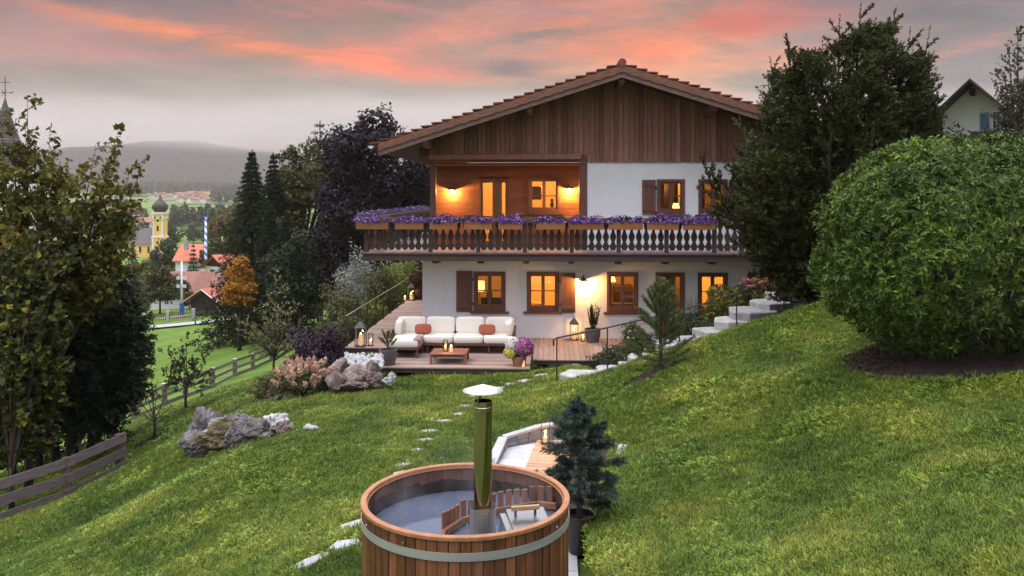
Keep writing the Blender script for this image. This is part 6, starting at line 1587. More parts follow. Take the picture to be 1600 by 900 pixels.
for k in range(95):
    px=random.uniform(-25,185); top_=np.interp(px,[-25,45,90,140,185],[235,225,255,265,300]); py=random.uniform(top_,470)
    c=at(px,py,21.5+random.uniform(-.9,.9)); d=Vector((random.uniform(.2,1)*(1 if px>40 else random.choice((-1,1))),random.uniform(-.5,.5),random.uniform(-.15,.45))).normalized()
    for q in range(3):
        o_=c+Vector((random.gauss(0,.12),random.gauss(0,.12),random.gauss(0,.12))); along(f,tuple(o_-d*.35),tuple(o_+d*.45),17,.19,.12,.8,.3,0,droop=.1)
f.build('inner_crown',L_['hazel'],hz_t)
b_=gnd(18,840,19.6)
tips=[tuple(at(px,py,19.6+c)) for px,py,c in [(60,370,0),(35,390,.2),(85,420,.2),(10,360,0),(70,460,-.3),(95,480,.1),(40,480,-.4),(15,440,-.4),(60,530,-.3),(25,550,-.3),(0,500,-.2),(-20,420,.1),(45,600,-.2),(0,600,-.1)]]
limb_tree('maple_tree','broad leaved dark shrub tree with a few yellow leaves, lowest left','tree',b_,tips,'hazel_low',r0=.06,sub=9,sublen=.6,nleaf=9,L=.20,W=.17,t0=.4,bend=.3,up=.1,trunk_h=1.3,sub2=1,subup=.05,flat=.5,lname='crown',droop=.1)
sh('dark_shrub','dark undergrowth behind the board fence under the black green yew',-10,150,600,735,26.5,4200,'yew_dark',.17,.06,ry=1.3,shell=.3,lump=.3)
fill_crown(bpy.data.objects['yew_tree.001'],'inner_crown','yew_dark',[(50,398),(140,392),(190,425),(226,490),(234,550),(222,610),(185,655),(120,672),(60,668),(-25,660),(-25,420)],24.5,110,3000,26,.19,.05,deep=.8,sl=.8,upw=-.05,gap=-.3)
mp_t=bpy.data.objects['maple_tree']; fill_crown(mp_t,'low_crown','hazel_low',[(-25,430),(70,420),(100,520),(92,620),(75,700),(-25,735)],20.2,20,950,13,.19,.15,deep=.7,sl=.7,upw=0,gap=-.4); f=MB()
for k in range(60):
    px=random.uniform(-25,105); py=random.uniform(380,650)
    if px>60+ (650-py)*.25: continue
    c=at(px,py,20.3+random.uniform(-.6,.6)); d=Vector((random.uniform(-1,1),random.uniform(-.5,.5),random.uniform(-.3,.3))).normalized()
    for q in range(2): along(f,tuple(c-d*.35),tuple(c+d*.4),13,.20,.16,.8,.3,0,droop=.1)
f.build('inner_crown',L_['hazel_low'],mp_t)
# ---------------- conifers and big trees behind, left of the house
def conifer(lab,px,py_top,py_base,Y,r,leaf,nw=26,nb=9,nl=26,L=.5,W=.11,droop=.35,cat='tree',name='spruce_tree',irr=.25,t_lo=.04,pw=.85,group=None):
    top=at(px,py_top,Y); base=at(px,py_base,Y); gz=hz(base.x,base.y); base=Vector((base.x,base.y,min(gz,base.z) if abs(gz-base.z)<8 else base.z)); h=top.z-base.z
    t=thing(name,lab,cat,tuple(base),group); b=MB(); f=MB()
    b.tube([base-Vector((0,0,.3)),base+Vector((0,0,h*.5)),top],[h*.018,h*.011,.02],n=7)
    for k in range(nw):
        tt=t_lo+(1-t_lo)*(k+.3)/nw; z=base.z+h*tt; rr=r*(1-tt)**pw+.12
        for j in range(nb):
            a=2*PI*(j+random.random()*.7)/nb+k*1.3; q=rr*random.uniform(1-irr,1+irr*.5)
            s=Vector((base.x,base.y,z+.05*rr)); e=Vector((base.x+math.cos(a)*q,base.y+math.sin(a)*q,z-droop*q+random.uniform(-.1,.1)))
            b.tube([s,e],[.03,.008],n=3,cap=False)
            q_l=.4+.6*(1-tt); along(f,s,e,int(nl*(1.4-.4*q_l)),L*q_l,W*q_l,.75,.55,-.05,t0=.18,droop=.15)
    along(f,top-Vector((0,0,h*.06)),top,nl,L*.5,W*.6,.5,.8,.3)
    b.build('trunk',M['bark_dark'],t); f.build('crown',L_[leaf],t); return t
conifer('dark spruce filling the wood between the pointed spruces and the maple',422,318,505,74,3.2,'spruce',34,11,34,.55,.14,.30,irr=.2,pw=.95)
conifer('dark young spruce before the slim spruce at the wood edge',448,330,505,73,3.4,'spruce',30,11,34,.55,.14,.30,irr=.2,pw=.95)
G3='tall trees beside the house'
conifer('tall pointed dark spruce, foremost of the wood above the maple',394,236,505,76,5.4,'spruce',42,13,44,.62,.15,.30,irr=.25,pw=.95)
conifer('slim dark spruce tip just right of the tall foremost spruce',427,240,500,82,4.4,'spruce',38,12,38,.62,.15,.30,irr=.2,pw=.95)
conifer('small spruce in front at the wood edge behind the pale leaved tree',378,330,500,72,2.4,'spruce',20,8,24,.5,.12,.30) if False else None
conifer('loose light green larch with feathery top behind the wood',500,188,480,92,5.2,'larch',26,7,20,.8,.12,.10,name='larch_tree',irr=.55,pw=.6)
def crown_tree(name,lab,px,py_base,Y,clumps,leaf,n,L,W,bark='bark_dark',cat='tree',shell=.45,lump=.3,group=None,jit_=.6,crown='crown'):
    base=at(px,py_base,Y); gz=hz(base.x,base.y); 
    if abs(gz-base.z)<6: base.z=gz
    t=thing(name,lab,cat,tuple(base),group); b=MB(); f=MB()
    cs=[]
    for (cx,cy,rp,dy_) in clumps:
        c=at(cx,cy,Y+dy_); r=rp*Y/F; cs.append((c,r))
    tot=sum(r*r for c,r in cs)
    top=max(c.z for c,r in cs); hgt=top-base.z
    mid=Vector((base.x,base.y,base.z+hgt*.45)); b.tube([base-Vector((0,0,.3)),mid],[hgt*.028,hgt*.018],n=8)
    for c,r in cs:
        b.tube([mid*.7+base*.3,mid*.4+c*.6-Vector((0,0,r*.3)),c],[hgt*.012,hgt*.007,.02],n=5)
        ball(f,tuple(c),(r,r,r*.9),int(n*r*r/tot),L,W,shell,jit=jit_,lump=lump)
    b.build('trunk',M[bark],t,smooth=True); f.build(crown,L_[leaf],t); return t
def fillc(x0,x1,y0,y1,n,r0,r1,dyr=2,seed=0,shape=None):
    rg=random.Random(seed); out=[]; k=0
    while len(out)<n and k<5000:
        k+=1
        x=rg.uniform(x0,x1);y=rg.uniform(y0,y1)
        if shape and not shape(x,y): continue
        out.append((x,y,rg.uniform(r0,r1),rg.uniform(-dyr,dyr)))
    return out
ell=lambda cx,cy,a,b: (lambda x,y: ((x-cx)/a)**2+((y-cy)/b)**2<1)
crown_tree('olive_tree','tall olive brown broadleaf tree between spruces and copper beech',468,500,84,fillc(425,515,235,480,34,18,32,3,5,ell(470,365,52,130))+[(455,238,14,0),(486,232,16,0),(440,245,10,1),(470,255,20,1),(500,250,20,0),(512,270,20,1),(450,275,20,0),(480,290,26,0),(515,310,24,1)],'olive',21000,.42,.22,name if False else 'bark_dark')
crown_tree('olive_tree','dark green lower tree in front of the olive brown tree',470,510,70,fillc(425,545,370,470,22,18,30,2,6,ell(485,430,62,60)),'green' if False else 'spruce',9000,.38,.16)
crown_tree('copper_beech','massive purple black copper beech beside the house',592,500,66,fillc(505,672,185,470,66,22,36,4,7,ell(590,325,86,152))+[(565,200,14,0),(540,225,18,1),(620,215,20,0),(655,255,18,0),(600,205,18,0)],'copper',30000,.36,.22)
crown_tree('pine_tree','thin pine top with loose branches rising above the copper beech',566,480,74,[(565,184,6,0),(566,196,9,0),(560,212,12,0),(574,208,9,.4),(552,226,12,0)],'spruce',1600,.5,.07,shell=.1,jit_=1)
crown_tree('birch_tree','pale green tree showing through the gap at the loggia post',668,420,80,fillc(652,690,235,330,8,12,18,2,8),'autumn',3000,.4,.22)
t=crown_tree('maple_tree','small orange autumn maple beside the dark barn',374,498,69,[(376,412,13,0),(366,428,15,0),(384,430,13,.5),(372,448,18,0),(358,452,12,-.5),(390,450,12,0),(366,466,16,0),(386,468,12,0)],'orange',5200,.24,.17,shell=.3)
# ---------------- village: houses, barn, church, maypoles
def gable_house(name,lab,cat,c,rz,w,l,hw,hr,wallm,roofm,over=.6,wins=None,group=None,gablem=None,t=None,posts=False):
    "gable end faces -Y before the turn; c = middle of the gable foot"
    t=thing(name,lab,cat,tuple(c),group,rz); ORI[t.name]=Vector((0,0,0))
    b=MB(); b.b2(-w/2,w/2,0,l,-2.5,hw,r=.5)
    g2=MB(); g2.prism([(-w/2,hw),(w/2,hw),(0,hw+hr)],(0,l-.002,0),(1,0,0),(0,0,1),l-.004,r=.5)
    b.build('wall',M[wallm],t); g2.build('gable',M[gablem or wallm],t)
    r=MB(); s=hr/(w/2); e=w/2+over; th=.22
    for sg in (-1,1):
        n=max(3,int(l/2.2))
        for k in range(n):
            y0=-over+(l+2*over)*k/n; y1=-over+(l+2*over)*(k+1)/n
            r.add([(0,y0,hw+hr+.12),(sg*e,y0,hw-over*s+.12),(sg*e,y1,hw-over*s+.12),(0,y1,hw+hr+.12),(0,y0,hw+hr+.12-th),(sg*e,y0,hw-over*s+.12-th),(sg*e,y1,hw-over*s+.12-th),(0,y1,hw+hr+.12-th)],[(0,1,2,3),(7,6,5,4),(0,4,5,1),(1,5,6,2),(2,6,7,3),(3,7,4,0)])
    ro=r.build('roof',M[roofm],t)
    bb=MB()
    for sg in (-1,1):
        p0=Vector((0,-over-.03,hw+hr-.02)); p1=Vector((sg*e,-over-.03,hw-over*s-.02)); bb.bar(p0,p1,.05,.3,up=(0,1,0))
    bb.build('bargeboard',M['white_paint'] if wallm=='barn_wood' else M['barn_wood'],ro)
    for (x,z,ww,hh) in (wins or []):
        f=MB(); f.b2(x-ww/2-.08,x+ww/2+.08,-.06,.02,z-hh/2-.08,z+hh/2+.08); fo=f.build('window',M['white_paint'],t)
        q=MB(); q.b2(x-ww/2,x-.03,-.075,-.061,z-hh/2,z+hh/2); q.b2(x+.03,x+ww/2,-.075,-.061,z-hh/2,z+hh/2); q.build('pane',M['dark_window'],fo)
    return t
p=at(322,493,130); gable_house('barn','dark timber barn with bright red corrugated roof behind the road','barn',p,R(-24),6.6,8.5,2.4,1.75,'barn_wood','tile_red',.9)
p=at(250,470,158); q_=at(347,470,158)
t=gable_house('farmhouse','long house with broad brown tiled roof behind the barn','house',Vector((q_.x+1.0,158,p.z)),R(90),11,q_.x-p.x+1,at(300,452,155).z-p.z,at(300,421,163).z-at(300,452,155).z,'white_wall','tile_far',.8)
p=at(316,432,172); gable_house('farmhouse','red roofed farmhouse with white gable windows above the brown roof','house',Vector((p.x+3,172,p.z-4.6)),R(-38),9,12,6.6,2.4,'white_wall','tile_red',1.1,[(-1.6,5.2,1.5,1.6),(1.5,5.2,1.5,1.6)],gablem='barn_wood')
p=at(322,397,215); t=gable_house('farmhouse','farthest red roof showing beside the blue striped maypole','house',Vector((p.x-6,215,p.z-5)),R(-90),9,8,4,3.4,'white_wall','tile_red',.6)
c=MB(); c.b2(3.2,4.1,2.0,2.9,6.2,8.6); c.build('chimney',M['concrete'],bpy.data.objects.get(t.name))
b=MB(); p=at(290,420,168); b.add([tuple(at(283,421,168)),tuple(at(292,421,168)),tuple(at(297,398,170)),tuple(at(289,398,170))],[(0,1,2,3)]);
# church
Yc=400; c0=at(246,408,Yc); zb=hz(c0.x,c0.y)
ch=thing('church','yellow village church with white trim and dark onion dome','church',(c0.x,Yc,zb)); 
tw=5.6; zt1=at(246,370,Yc).z; zt2=at(246,333,Yc).z; x0=c0.x
b=MB(); b.b2(x0-tw/2,x0+tw/2,Yc,Yc+tw,zb-1,zt1,r=.4); b.b2(x0-tw/2+.3,x0+tw/2-.3,Yc+.3,Yc+tw-.3,zt1,zt2,r=.6); tower=b.build('tower',M['yellow_wall'],ch)
b=MB()
for z,wd in ((zt1,.35),(zt2,.45),(zt2-2.6,.12)): b.b2(x0-tw/2-.15,x0+tw/2+.15,Yc-.15,Yc+tw+.15,z-wd,z+wd)
for s in (-1,1):
    b.b2(x0+s*(tw/2-.35)-.36,x0+s*(tw/2-.35)+.36,Yc-.08,Yc+.02,zb,zt1-.36); b.b2(x0+s*(tw/2-.6)-.3,x0+s*(tw/2-.6)+.3,Yc+.22,Yc+.32,zt1+.36,zt2-.5)
b.build('trim',M['white_paint'],tower)
for z,hh in ((at(246,357,Yc).z,2.6),(at(246,372,Yc).z-2.2,1.5),(at(246,345,Yc).z-.0,1.0),(at(246,391,Yc).z,1.6)):
    q=MB(); q.b2(x0-.5,x0+.5,Yc-.05 if z<zt1 else Yc+.24,Yc+.4,z-hh/2,z+hh/2); q.build('window',M['dark_window'],tower)
for s in (-1.35,1.35):
    q=MB(); q.lathe([(0,0),(.5,0)],(0,0,0),n=10); q.v=[(x0+s+v[0],Yc+.2,at(246,340,Yc).z+v[1]) for v in q.v]; q.build('round_opening',M['dark_window'],tower)
k=Yc/F; zd=zt2+.45
b=MB(); b.lathe([(0.0,0),(2.7,0),(2.6,.5),(3.3,1.1),(3.75,2.1),(3.65,3.1),(2.9,4.2),(1.8,5.2),(.95,6.1),(.5,7.0),(.28,8.0),(.12,8.6)],(x0,Yc+tw/2,zd),n=24); dm=b.build('onion_dome',M['dome'],tower,smooth=True)
b=MB(); b.lathe([(0,8.5),(.3,8.7),(.4,9),(.3,9.3),(0,9.5)],(x0,Yc+tw/2,zd),n=10); b.box((x0,Yc+tw/2,zd+10.5),(.14,.14,2)); b.box((x0,Yc+tw/2,zd+10.9),(.9,.14,.14)); b.build('cross',M['gold'],dm)
nl,nr=at(208,385,Yc+8).x,x0-tw/2+.4
b=MB(); ze=at(225,381,Yc).z; b.b2(nl,nr,Yc+1.5,Yc+13,zb-1,ze); nv=b.build('nave',M['yellow_wall'],ch)
b=MB(); zr=at(225,357,Yc).z; ym=Yc+7.2
b.add([(nl-.6,Yc+.9,ze-.4),(nr,Yc+.9,ze-.4),(nr,ym,zr),(nl+3.4,ym,zr),(nl-.6,Yc+13.6,ze-.4),(nr,Yc+13.6,ze-.4)],[(0,1,2,3),(3,2,5,4),(0,3,4)]); b.build('roof',M['tile_grey'],nv)
for i in range(3):
    q=MB(); xx3=nl+(nr-nl)*(.2+.3*i); q.b2(xx3-.5,xx3+.5,Yc+1.42,Yc+1.52,ze-4.4,ze-1.4); q.build('window',M['dark_window'],nv)
# spire at the left edge
Ys=80; s0=at(8,400,Ys); zs_=hz(s0.x,Ys); za=at(9,152,Ys).z; zb_=at(9,262,Ys).z
sp=thing('church_spire','slim grey shingled spire with iron cross behind the leafy tree','church tower',(s0.x,Ys,zs_))
b=MB(); b.b2(s0.x-1.9,s0.x+1.9,Ys-1.9,Ys+1.9,zs_-1,zb_); b.build('tower',M['white_wall'],sp)
b=MB()
for j in range(26):
    t0_=j/26; t1_=(j+1)/26; w0=2.25*(1-t0_)**1.15*(1.0)+.06; w1=2.25*(1-t1_)**1.15+.03; z0_=zb_+(za-zb_)*t0_; z1_=zb_+(za-zb_)*t1_
    b.lathe([(w0*1.03,z0_),(w1,z1_)],(s0.x,Ys,0),n=8)
spo=b.build('spire_roof',M['shingle'],sp)
b=MB(); x_=s0.x; 
def seg(p0,p1,r=.035): b.tube([(x_+p0[0],Ys,za+p0[1]),(x_+p1[0],Ys,za+p1[1])],r,n=5)
seg((0,-.2),(0,2.0)); seg((-.45,1.45),(.45,1.45)); seg((-.45,.45),(.75,.45),.03); seg((-.35,.1),(.1,.7),.025); seg((.1,.1),(-.35,.7),.025); seg((.55,.35),(.75,.55),.04)
b.build('iron_cross',M['iron'],spo)
# maypoles
def spiral(name,c1,c2,pitch,w=.5):
    m,nt,N,K=nodes(name); out=N('ShaderNodeOutputMaterial'); p=N('ShaderNodeBsdfPrincipled'); tc=N('ShaderNodeTexCoord'); sp=N('ShaderNodeSeparateXYZ'); K(tc.outputs['Object'],sp.inputs[0])
    def ma(op,a,b=None):
        n=N('ShaderNodeMath'); n.operation=op
        for i,v in enumerate((a,b)):
            if v is None: continue
            if hasattr(v,'links'): K(v,n.inputs[i])
            else: n.inputs[i].default_value=v
        return n.outputs[0]
    a=ma('DIVIDE',ma('ARCTAN2',sp.outputs[1],sp.outputs[0]),2*PI)
    f=ma('GREATER_THAN',ma('FRACT',ma('ADD',a,ma('DIVIDE',sp.outputs[2],pitch))),w)
    mx=N('ShaderNodeMix'); mx.data_type='RGBA'; K(f,mx.inputs[0]); mx.inputs[6].default_value=c4(c1); mx.inputs[7].default_value=c4(c2); K(mx.outputs[2],p.inputs['Base Color']); p.inputs['Roughness'].default_value=.5; K(p.outputs[0],out.inputs[0]); return m
Ym=185; p=at(321.5,400,Ym); zb_=hz(p.x,Ym); zt_=at(321.5,338,Ym).z
mp=thing('maypole','tall blue and white striped maypole beyond the red roofs','maypole',(p.x,Ym,zb_)); b=MB(); b.tube([(p.x,Ym,zb_),(p.x,Ym,zt_)],[.36,.24],n=12); b.build('pole',spiral('blue_white_stripe',(.75,.77,.8),(.10,.22,.50),1.5),mp,smooth=True)
b=MB(); b.tube([(p.x,Ym,zt_),(p.x,Ym,at(321,318,Ym).z)],[.10,.04],n=6); b.build('tip',M['bark_dark'],mp); b=MB(); b.lathe([(.5,0),(.62,.12),(.5,.24),(.42,.12),(.5,0)],(p.x,Ym,zt_-.2),n=14); b.build('wreath',M['blue_deep'],mp)
Ym=136; p=at(284,482,Ym); zb_=hz(p.x,Ym); zt_=at(284,408,Ym).z
mp=thing('maypole','white maypole with small emblem boards and blue foot by the barn','maypole',(p.x,Ym,zb_)); 
z1=zb_+2.0
b=MB(); b.tube([(p.x,Ym,z1),(p.x,Ym,zt_)],[.22,.12],n=10); b.build('pole',spiral('pale_stripe',(.78,.78,.80),(.55,.62,.74),2.2,.7),mp,smooth=True)
b=MB(); b.tube([(p.x,Ym,zb_),(p.x,Ym,z1)],[.38,.36],n=8); b.build('foot',M['blue_deep'],mp)
for py in (434,447):
    z=at(284,py,Ym).z; b=MB(); b.bar((p.x-.75,Ym-.1,z),(p.x+.75,Ym-.1,z),.04,.05); b.build('crossbar',M['white_paint'],mp)
    for s in (-1,1):
        b=MB(); b.b2(p.x+s*.55-.24,p.x+s*.55+.24,Ym-.16,Ym-.12,z-.25,z+.25); e=b.build('emblem_board',M['white_paint'],mp); q=MB(); q.b2(p.x+s*.55-.1,p.x+s*.55+.1,Ym-.175,Ym-.161,z-.11,z+.11); q.build('emblem',M['blue_paint'],e)
# road and verge fence
def strip(name,pts,w,m_,lift,kind='structure'):
    b=MB(); L=[];n=len(pts)
    for i,p in enumerate(pts):
        a=Vector(pts[max(0,i-1)]);c=Vector(pts[min(n-1,i+1)]); d=Vector((c.x-a.x,c.y-a.y,0)).normalized(); s=Vector((d.y,-d.x,0))*w/2
        for q in (Vector(p)-s,Vector(p)+s): L.append((q.x,q.y,hz(q.x,q.y)+lift))
    b.add(L,[(2*i,2*i+1,2*i+3,2*i+2) for i in range(n-1)],.5); return b.build(name,m_,None,kind=kind)
def interp(a,b,n): return [tuple(Vector(a)*(1-i/n)+Vector(b)*(i/n)) for i in range(n+1)]
rp=interp(at(120,528,106),at(240,512,112),6)+interp(at(240,512,112),at(495,480,122),14)[1:]+interp(at(495,480,122),at(640,465,128),8)[1:]
strip('road',rp,2.6,M['road'],.16)
strip('path',interp(at(250,494,128),at(300,485,134),6),2.0,M['road'],.15)
vf=[at(px,py,Y) for px,py,Y in [(225,503,118),(262,497,120),(302,495,121),(342,490,123),(393,485,125),(440,478,127),(488,474,129)]]
t=thing('garden_fence','low wire and picket fence with concrete posts along the far road','fence',(vf[0].x,vf[0].y,hz(vf[0].x,vf[0].y)))
for i,p in enumerate(vf):
    z=hz(p.x,p.y); b=MB(); b.b2(p.x-.22,p.x+.22,p.y-.2,p.y+.2,z-.2,z+1.55); b.build('post',M['concrete'],t)
for p0,p1 in zip(vf[:-1],vf[1:]):
    n=int((p1-p0).length/.28); b=MB()
    for i in range(n):
        q=p0+(p1-p0)*(i/n); z=hz(q.x,q.y); b.box((q.x,q.y,z+.55),(.09,.04,1.1))
    a=p0.copy();a.z=hz(a.x,a.y)+.9;c=p1.copy();c.z=hz(c.x,c.y)+.9; b.bar(a,c,.05,.08); b.build('picket_panel',M['fence_wood'],t)
# trees of the valley
crown_tree('ash_tree','rounded green and yellow tree left of the white maypole',250,490,142,fillc(226,282,425,472,12,12,18,2,11,ell(252,450,30,30)),'autumn' if False else 'olive',4200,.55,.34,cat='tree')
crown_tree('lime_tree','bushy round tree in front of the church tower foot',262,440,250,fillc(238,282,380,420,10,9,14,3,12,ell(260,400,22,22)),'green',3200,.8,.5)
crown_tree('oak_tree','big dark green tree left of the church nave',190,400,430,fillc(172,212,345,385,10,9,13,3,13,ell(192,366,20,22)),'green',2600,1.2,.8)
crown_tree('oak_tree','dark tree right behind the church tower',270,395,440,fillc(256,290,350,385,7,8,12,3,14),'green',2000,1.2,.8)
conifer('dark conical conifer below the church nave',207,382,425,250,3.4,'spruce',12,7,10,1.2,.4,.25,name='fir_tree')
conifer('small dark conifer before the farthest red roof',302,380,410,210,2.2,'spruce',10,7,10,1.0,.35,.2,name='fir_tree')
conifer('dark conifer left of the red roofed farmhouse gable',290,388,412,190,2.4,'spruce',10,7,10,1.0,.35,.2,name='fir_tree') if False else None
crown_tree('beech_tree','large yellowing tree right of the striped maypole',350,420,240,fillc(328,378,335,395,14,9,15,4,15,ell(352,365,26,32)),'autumn',4200,.9,.6)
crown_tree('beech_tree','dull green tree beside the foremost spruce in the valley',345,450,200,fillc(322,372,382,430,10,9,13,3,16),'olive',3200,.8,.5)
crown_tree('hedge_tree','yellowish bushes at the foot of the church',212,430,230,fillc(190,232,410,440,8,7,11,3,17),'autumn',2200,.7,.4)
crown_tree('ash_tree','leafy tree half hidden behind the dark yew, by the autumn tree',215,495,135,fillc(195,232,430,490,9,11,16,2,18),'olive',2600,.55,.34)
crown_tree('bush_tree','green bush standing behind the white maypole',296,492,150,fillc(284,304,440,470,4,8,11,1,19),'olive',1000,.5,.3)
# woods and hedgerows across the valley, and the hamlet there
wd=MB(); rg=random.Random(9)
def wtree(x,y,h,con):
    z=hz(x,y); n=70
    v=unit(n); 
    if con: t_=RNG.uniform(0,1,n); P=np.stack([x+v[:,0]*h*.17*(1-t_),y+v[:,1]*h*.17*(1-t_),z+h*t_],1)
    else: P=np.array([x,y,z+h*.55])+v*np.array([h*.36,h*.36,h*.42])*RNG.uniform(.6,1,(n,1))
    wd.leaves(P,np.cross(v,RNG.normal(size=(n,3))),v+np.array([0,0,.4]),h*.22,h*.16,RNG.uniform(0,1,n))
def wood(px0,px1,py,Y,n,h0,h1,dep,con=.6):
    for _ in range(n):
        px=rg.uniform(px0,px1); y=Y+rg.uniform(0,dep); x=at(px,300,y).x; wtree(x,y,rg.uniform(h0,h1),rg.random()<con)
wood(270,345,0,760,50,12,19,110); wood(165,230,0,820,34,10,16,100,.4); wood(330,420,0,620,50,14,22,120,.7)
wood(120,215,0,1250,36,10,15,70,.4); wood(330,400,0,1500,40,12,18,100,.5); wood(225,300,0,2080,60,14,20,150,.6); wood(330,400,0,1900,70,16,24,200,.6); wood(150,225,0,1900,60,14,22,260,.4); wood(180,420,0,2350,170,18,28,200,.7)
wood(160,340,0,520,26,8,14,60,.2); wood(20,160,0,600,60,12,20,300,.5)
o=wd.build('woodland',L_['green'],None,kind='stuff'); o['label']='hazy woods and hedgerows across the valley'
hb=None; n=0
spots=[]
for _ in range(36):
    px=rg.uniform(268,322); y=rg.uniform(1500,1950); spots.append((px,y))
for _ in range(10): spots.append((rg.uniform(235,262),rg.uniform(1650,1800)))
for _ in range(12): spots.append((rg.uniform(150,205),rg.uniform(700,950)))
for px,y in spots:
    x=at(px,300,y).x; c=Vector((x,y,hz(x,y)))
    if hb is None:
        hb=gable_house('village_house','small distant red roofed house in the hamlet across the valley','house',c,.3,12,17,6,3.6,'white_wall','tile_far',1.2,group='distant hamlet houses across the valley')
    else: dup(hb,c,rg.uniform(-.9,.9),scale=rg.uniform(.8,1.25))
# ---------------- neighbour's house and tree, right edge
Yn=52; a=at(1535,124,Yn); gzn=hz(a.x,a.y); e=at(1468,212,Yn)
hr_=a.z-e.z; 
nw=(a.x-e.x)*2.7-3.4; sl_=hr_/((a.x-e.x)*1.35); ov=1.1
hw_=a.z-.12-(nw/2)*sl_-gzn
nh=gable_house('neighbour_house','white neighbouring chalet with dark roof and blue shutters uphill','house',Vector((a.x,Yn+1.1,gzn)),R(-31),nw,12,hw_,(nw/2)*sl_,'white_wall','tile_dark',2.0)
def rel(px,py): p=at(px,py,Yn+1.1); return p.x-a.x,p.z-gzn
for px0,px1 in ((1547,1559),(1562,1573)):
    (xa,za),(xb,zb2)=rel(px0,203),rel(px1,175); f=MB(); f.b2(xa,xb,-.06,.02,za,zb2); fo=f.build('window',M['white_paint'],nh); q=MB(); xm=(xa+xb)/2
    zm_=(za+zb2)/2
    for u0,u1 in ((xa+.06,xm-.02),(xm+.02,xb-.06)):
        for v0,v1 in ((za+.06,zm_-.02),(zm_+.02,zb2-.06)): q.b2(u0,u1,-.075,-.061,v0,v1)
    q.build('pane',M['dark_window'],fo)
(xa,za),(xb,zb2)=rel(1530,204),rel(1543,177); f=MB()
for k in range(12): z=za+(zb2-za)*(k+.5)/12; f.box(((xa+xb)/2,-.05,z),(xb-xa-.06,.03,.08),rot=Matrix.Rotation(.5,3,'X'))
f.b2(xa,xa+.05,-.09,-.02,za,zb2); f.b2(xb-.05,xb,-.09,-.02,za,zb2); f.build('shutter',M['blue_paint'],nh)
f=MB(); (xa,za),(xb,zb2)=rel(1520,232),rel(1640,207); f.b2(xa,xb,-1.2,-1.1,za,zb2); f.b2(xa,xb,-1.1,0,za,za+.15)
f.build('balcony',M['barn_wood'],nh)
p=MB(); p.b2(-.12,.12,-1.0,.0,hw_+(nw/2)*sl_-.75,hw_+(nw/2)*sl_-.35); p.build('purlin',M['barn_wood'],nh)
b_=at(1592,300,32); b_=(b_.x,b_.y,hz(b_.x,b_.y))
tips=[tuple(at(px,py,32+c)) for px,py,c in [(1590,42,0),(1575,70,.4),(1605,60,.2),(1568,110,-.3),(1620,100,.2),(1580,140,.4),(1600,150,-.4),(1562,165,.2),(1640,140,0),(1575,190,-.3),(1610,200,.3),(1590,100,.5),(1600,240,0),(1555,212,.2),(1630,220,.3),(1580,230,-.4)]]
limb_tree('birch_tree','slim small leaved birch before the neighbouring chalet, far right','tree',b_,tips,'birch',r0=.10,sub=15,sublen=1.2,nleaf=16,L=.14,W=.09,t0=.2,bend=.2,trunk_h=2,sub2=1,lname='crown')
sh('hedge_shrub','dull brown green shrub between round bush and neighbouring chalet',1500,1600,205,262,24,3000,'shrub_dark',.14,.06,ry=1.0,shell=.35,lump=.35)
sh('hedge_shrub','dark shrub behind the yew at the neighbouring chalet wall',1440,1530,200,290,30,3000,'yew',.16,.06,ry=1.2,shell=.35,lump=.35)
sh('hedge_shrub','dark undergrowth below the yew beside the topmost steps',1240,1330,420,475,23.5,2600,'yew',.14,.05,ry=1.0,shell=.35,lump=.35)
# ---------------------------------------------------------------- grass
def excluded(x,y):
    ex=np.zeros(len(x),bool)
    for k,d in EXC:
        if k=='rect': ex|=(x>d[0])&(x<d[1])&(y>d[2])&(y<d[3])
        elif k=='disc': ex|=((x-d[0])**2+(y-d[1])**2)<d[2]**2
        elif k=='poly': ex|=in_poly(x,y,d)
        elif k=='ell':
            c,s=math.cos(d[4]),math.sin(d[4]); u=(x-d[0])*c+(y-d[1])*s; v=-(x-d[0])*s+(y-d[1])*c; ex|=(u/d[2])**2+(v/d[3])**2<1
    return ex
def tuft(seed,n,h,spr,w,broad=False):
    rg=np.random.default_rng(seed); b=MB()
    for i in range(n):
        a=rg.uniform(0,6.28); r=spr*math.sqrt(rg.uniform(0,1)); x,y=math.cos(a)*r,math.sin(a)*r
        la=rg.uniform(0,6.28); ln=h*rg.uniform(.25,.9); hh=h*rg.uniform(.55,1.1); dx_,dy_=math.cos(la),math.sin(la); ww=w*rg.uniform(.7,1.3)/2
        if broad:
            ln=h*rg.uniform(.6,1.2); hh=h*rg.uniform(.15,.5)
        sx,sy=-dy_*ww,dx_*ww
        m=(x+dx_*ln*.35,y+dy_*ln*.35,hh*.65); t_=(x+dx_*ln,y+dy_*ln,hh)
        vs=[(x-sx*.6,y-sy*.6,-.01),(x+sx*.6,y+sy*.6,-.01),(m[0]+sx,m[1]+sy,m[2]),(m[0]-sx,m[1]-sy,m[2]),t_]
        b.add(vs,[(0,1,2,3),(3,2,4)],rg.uniform(.75,1.35) if broad else rg.uniform(0,1))
    return b
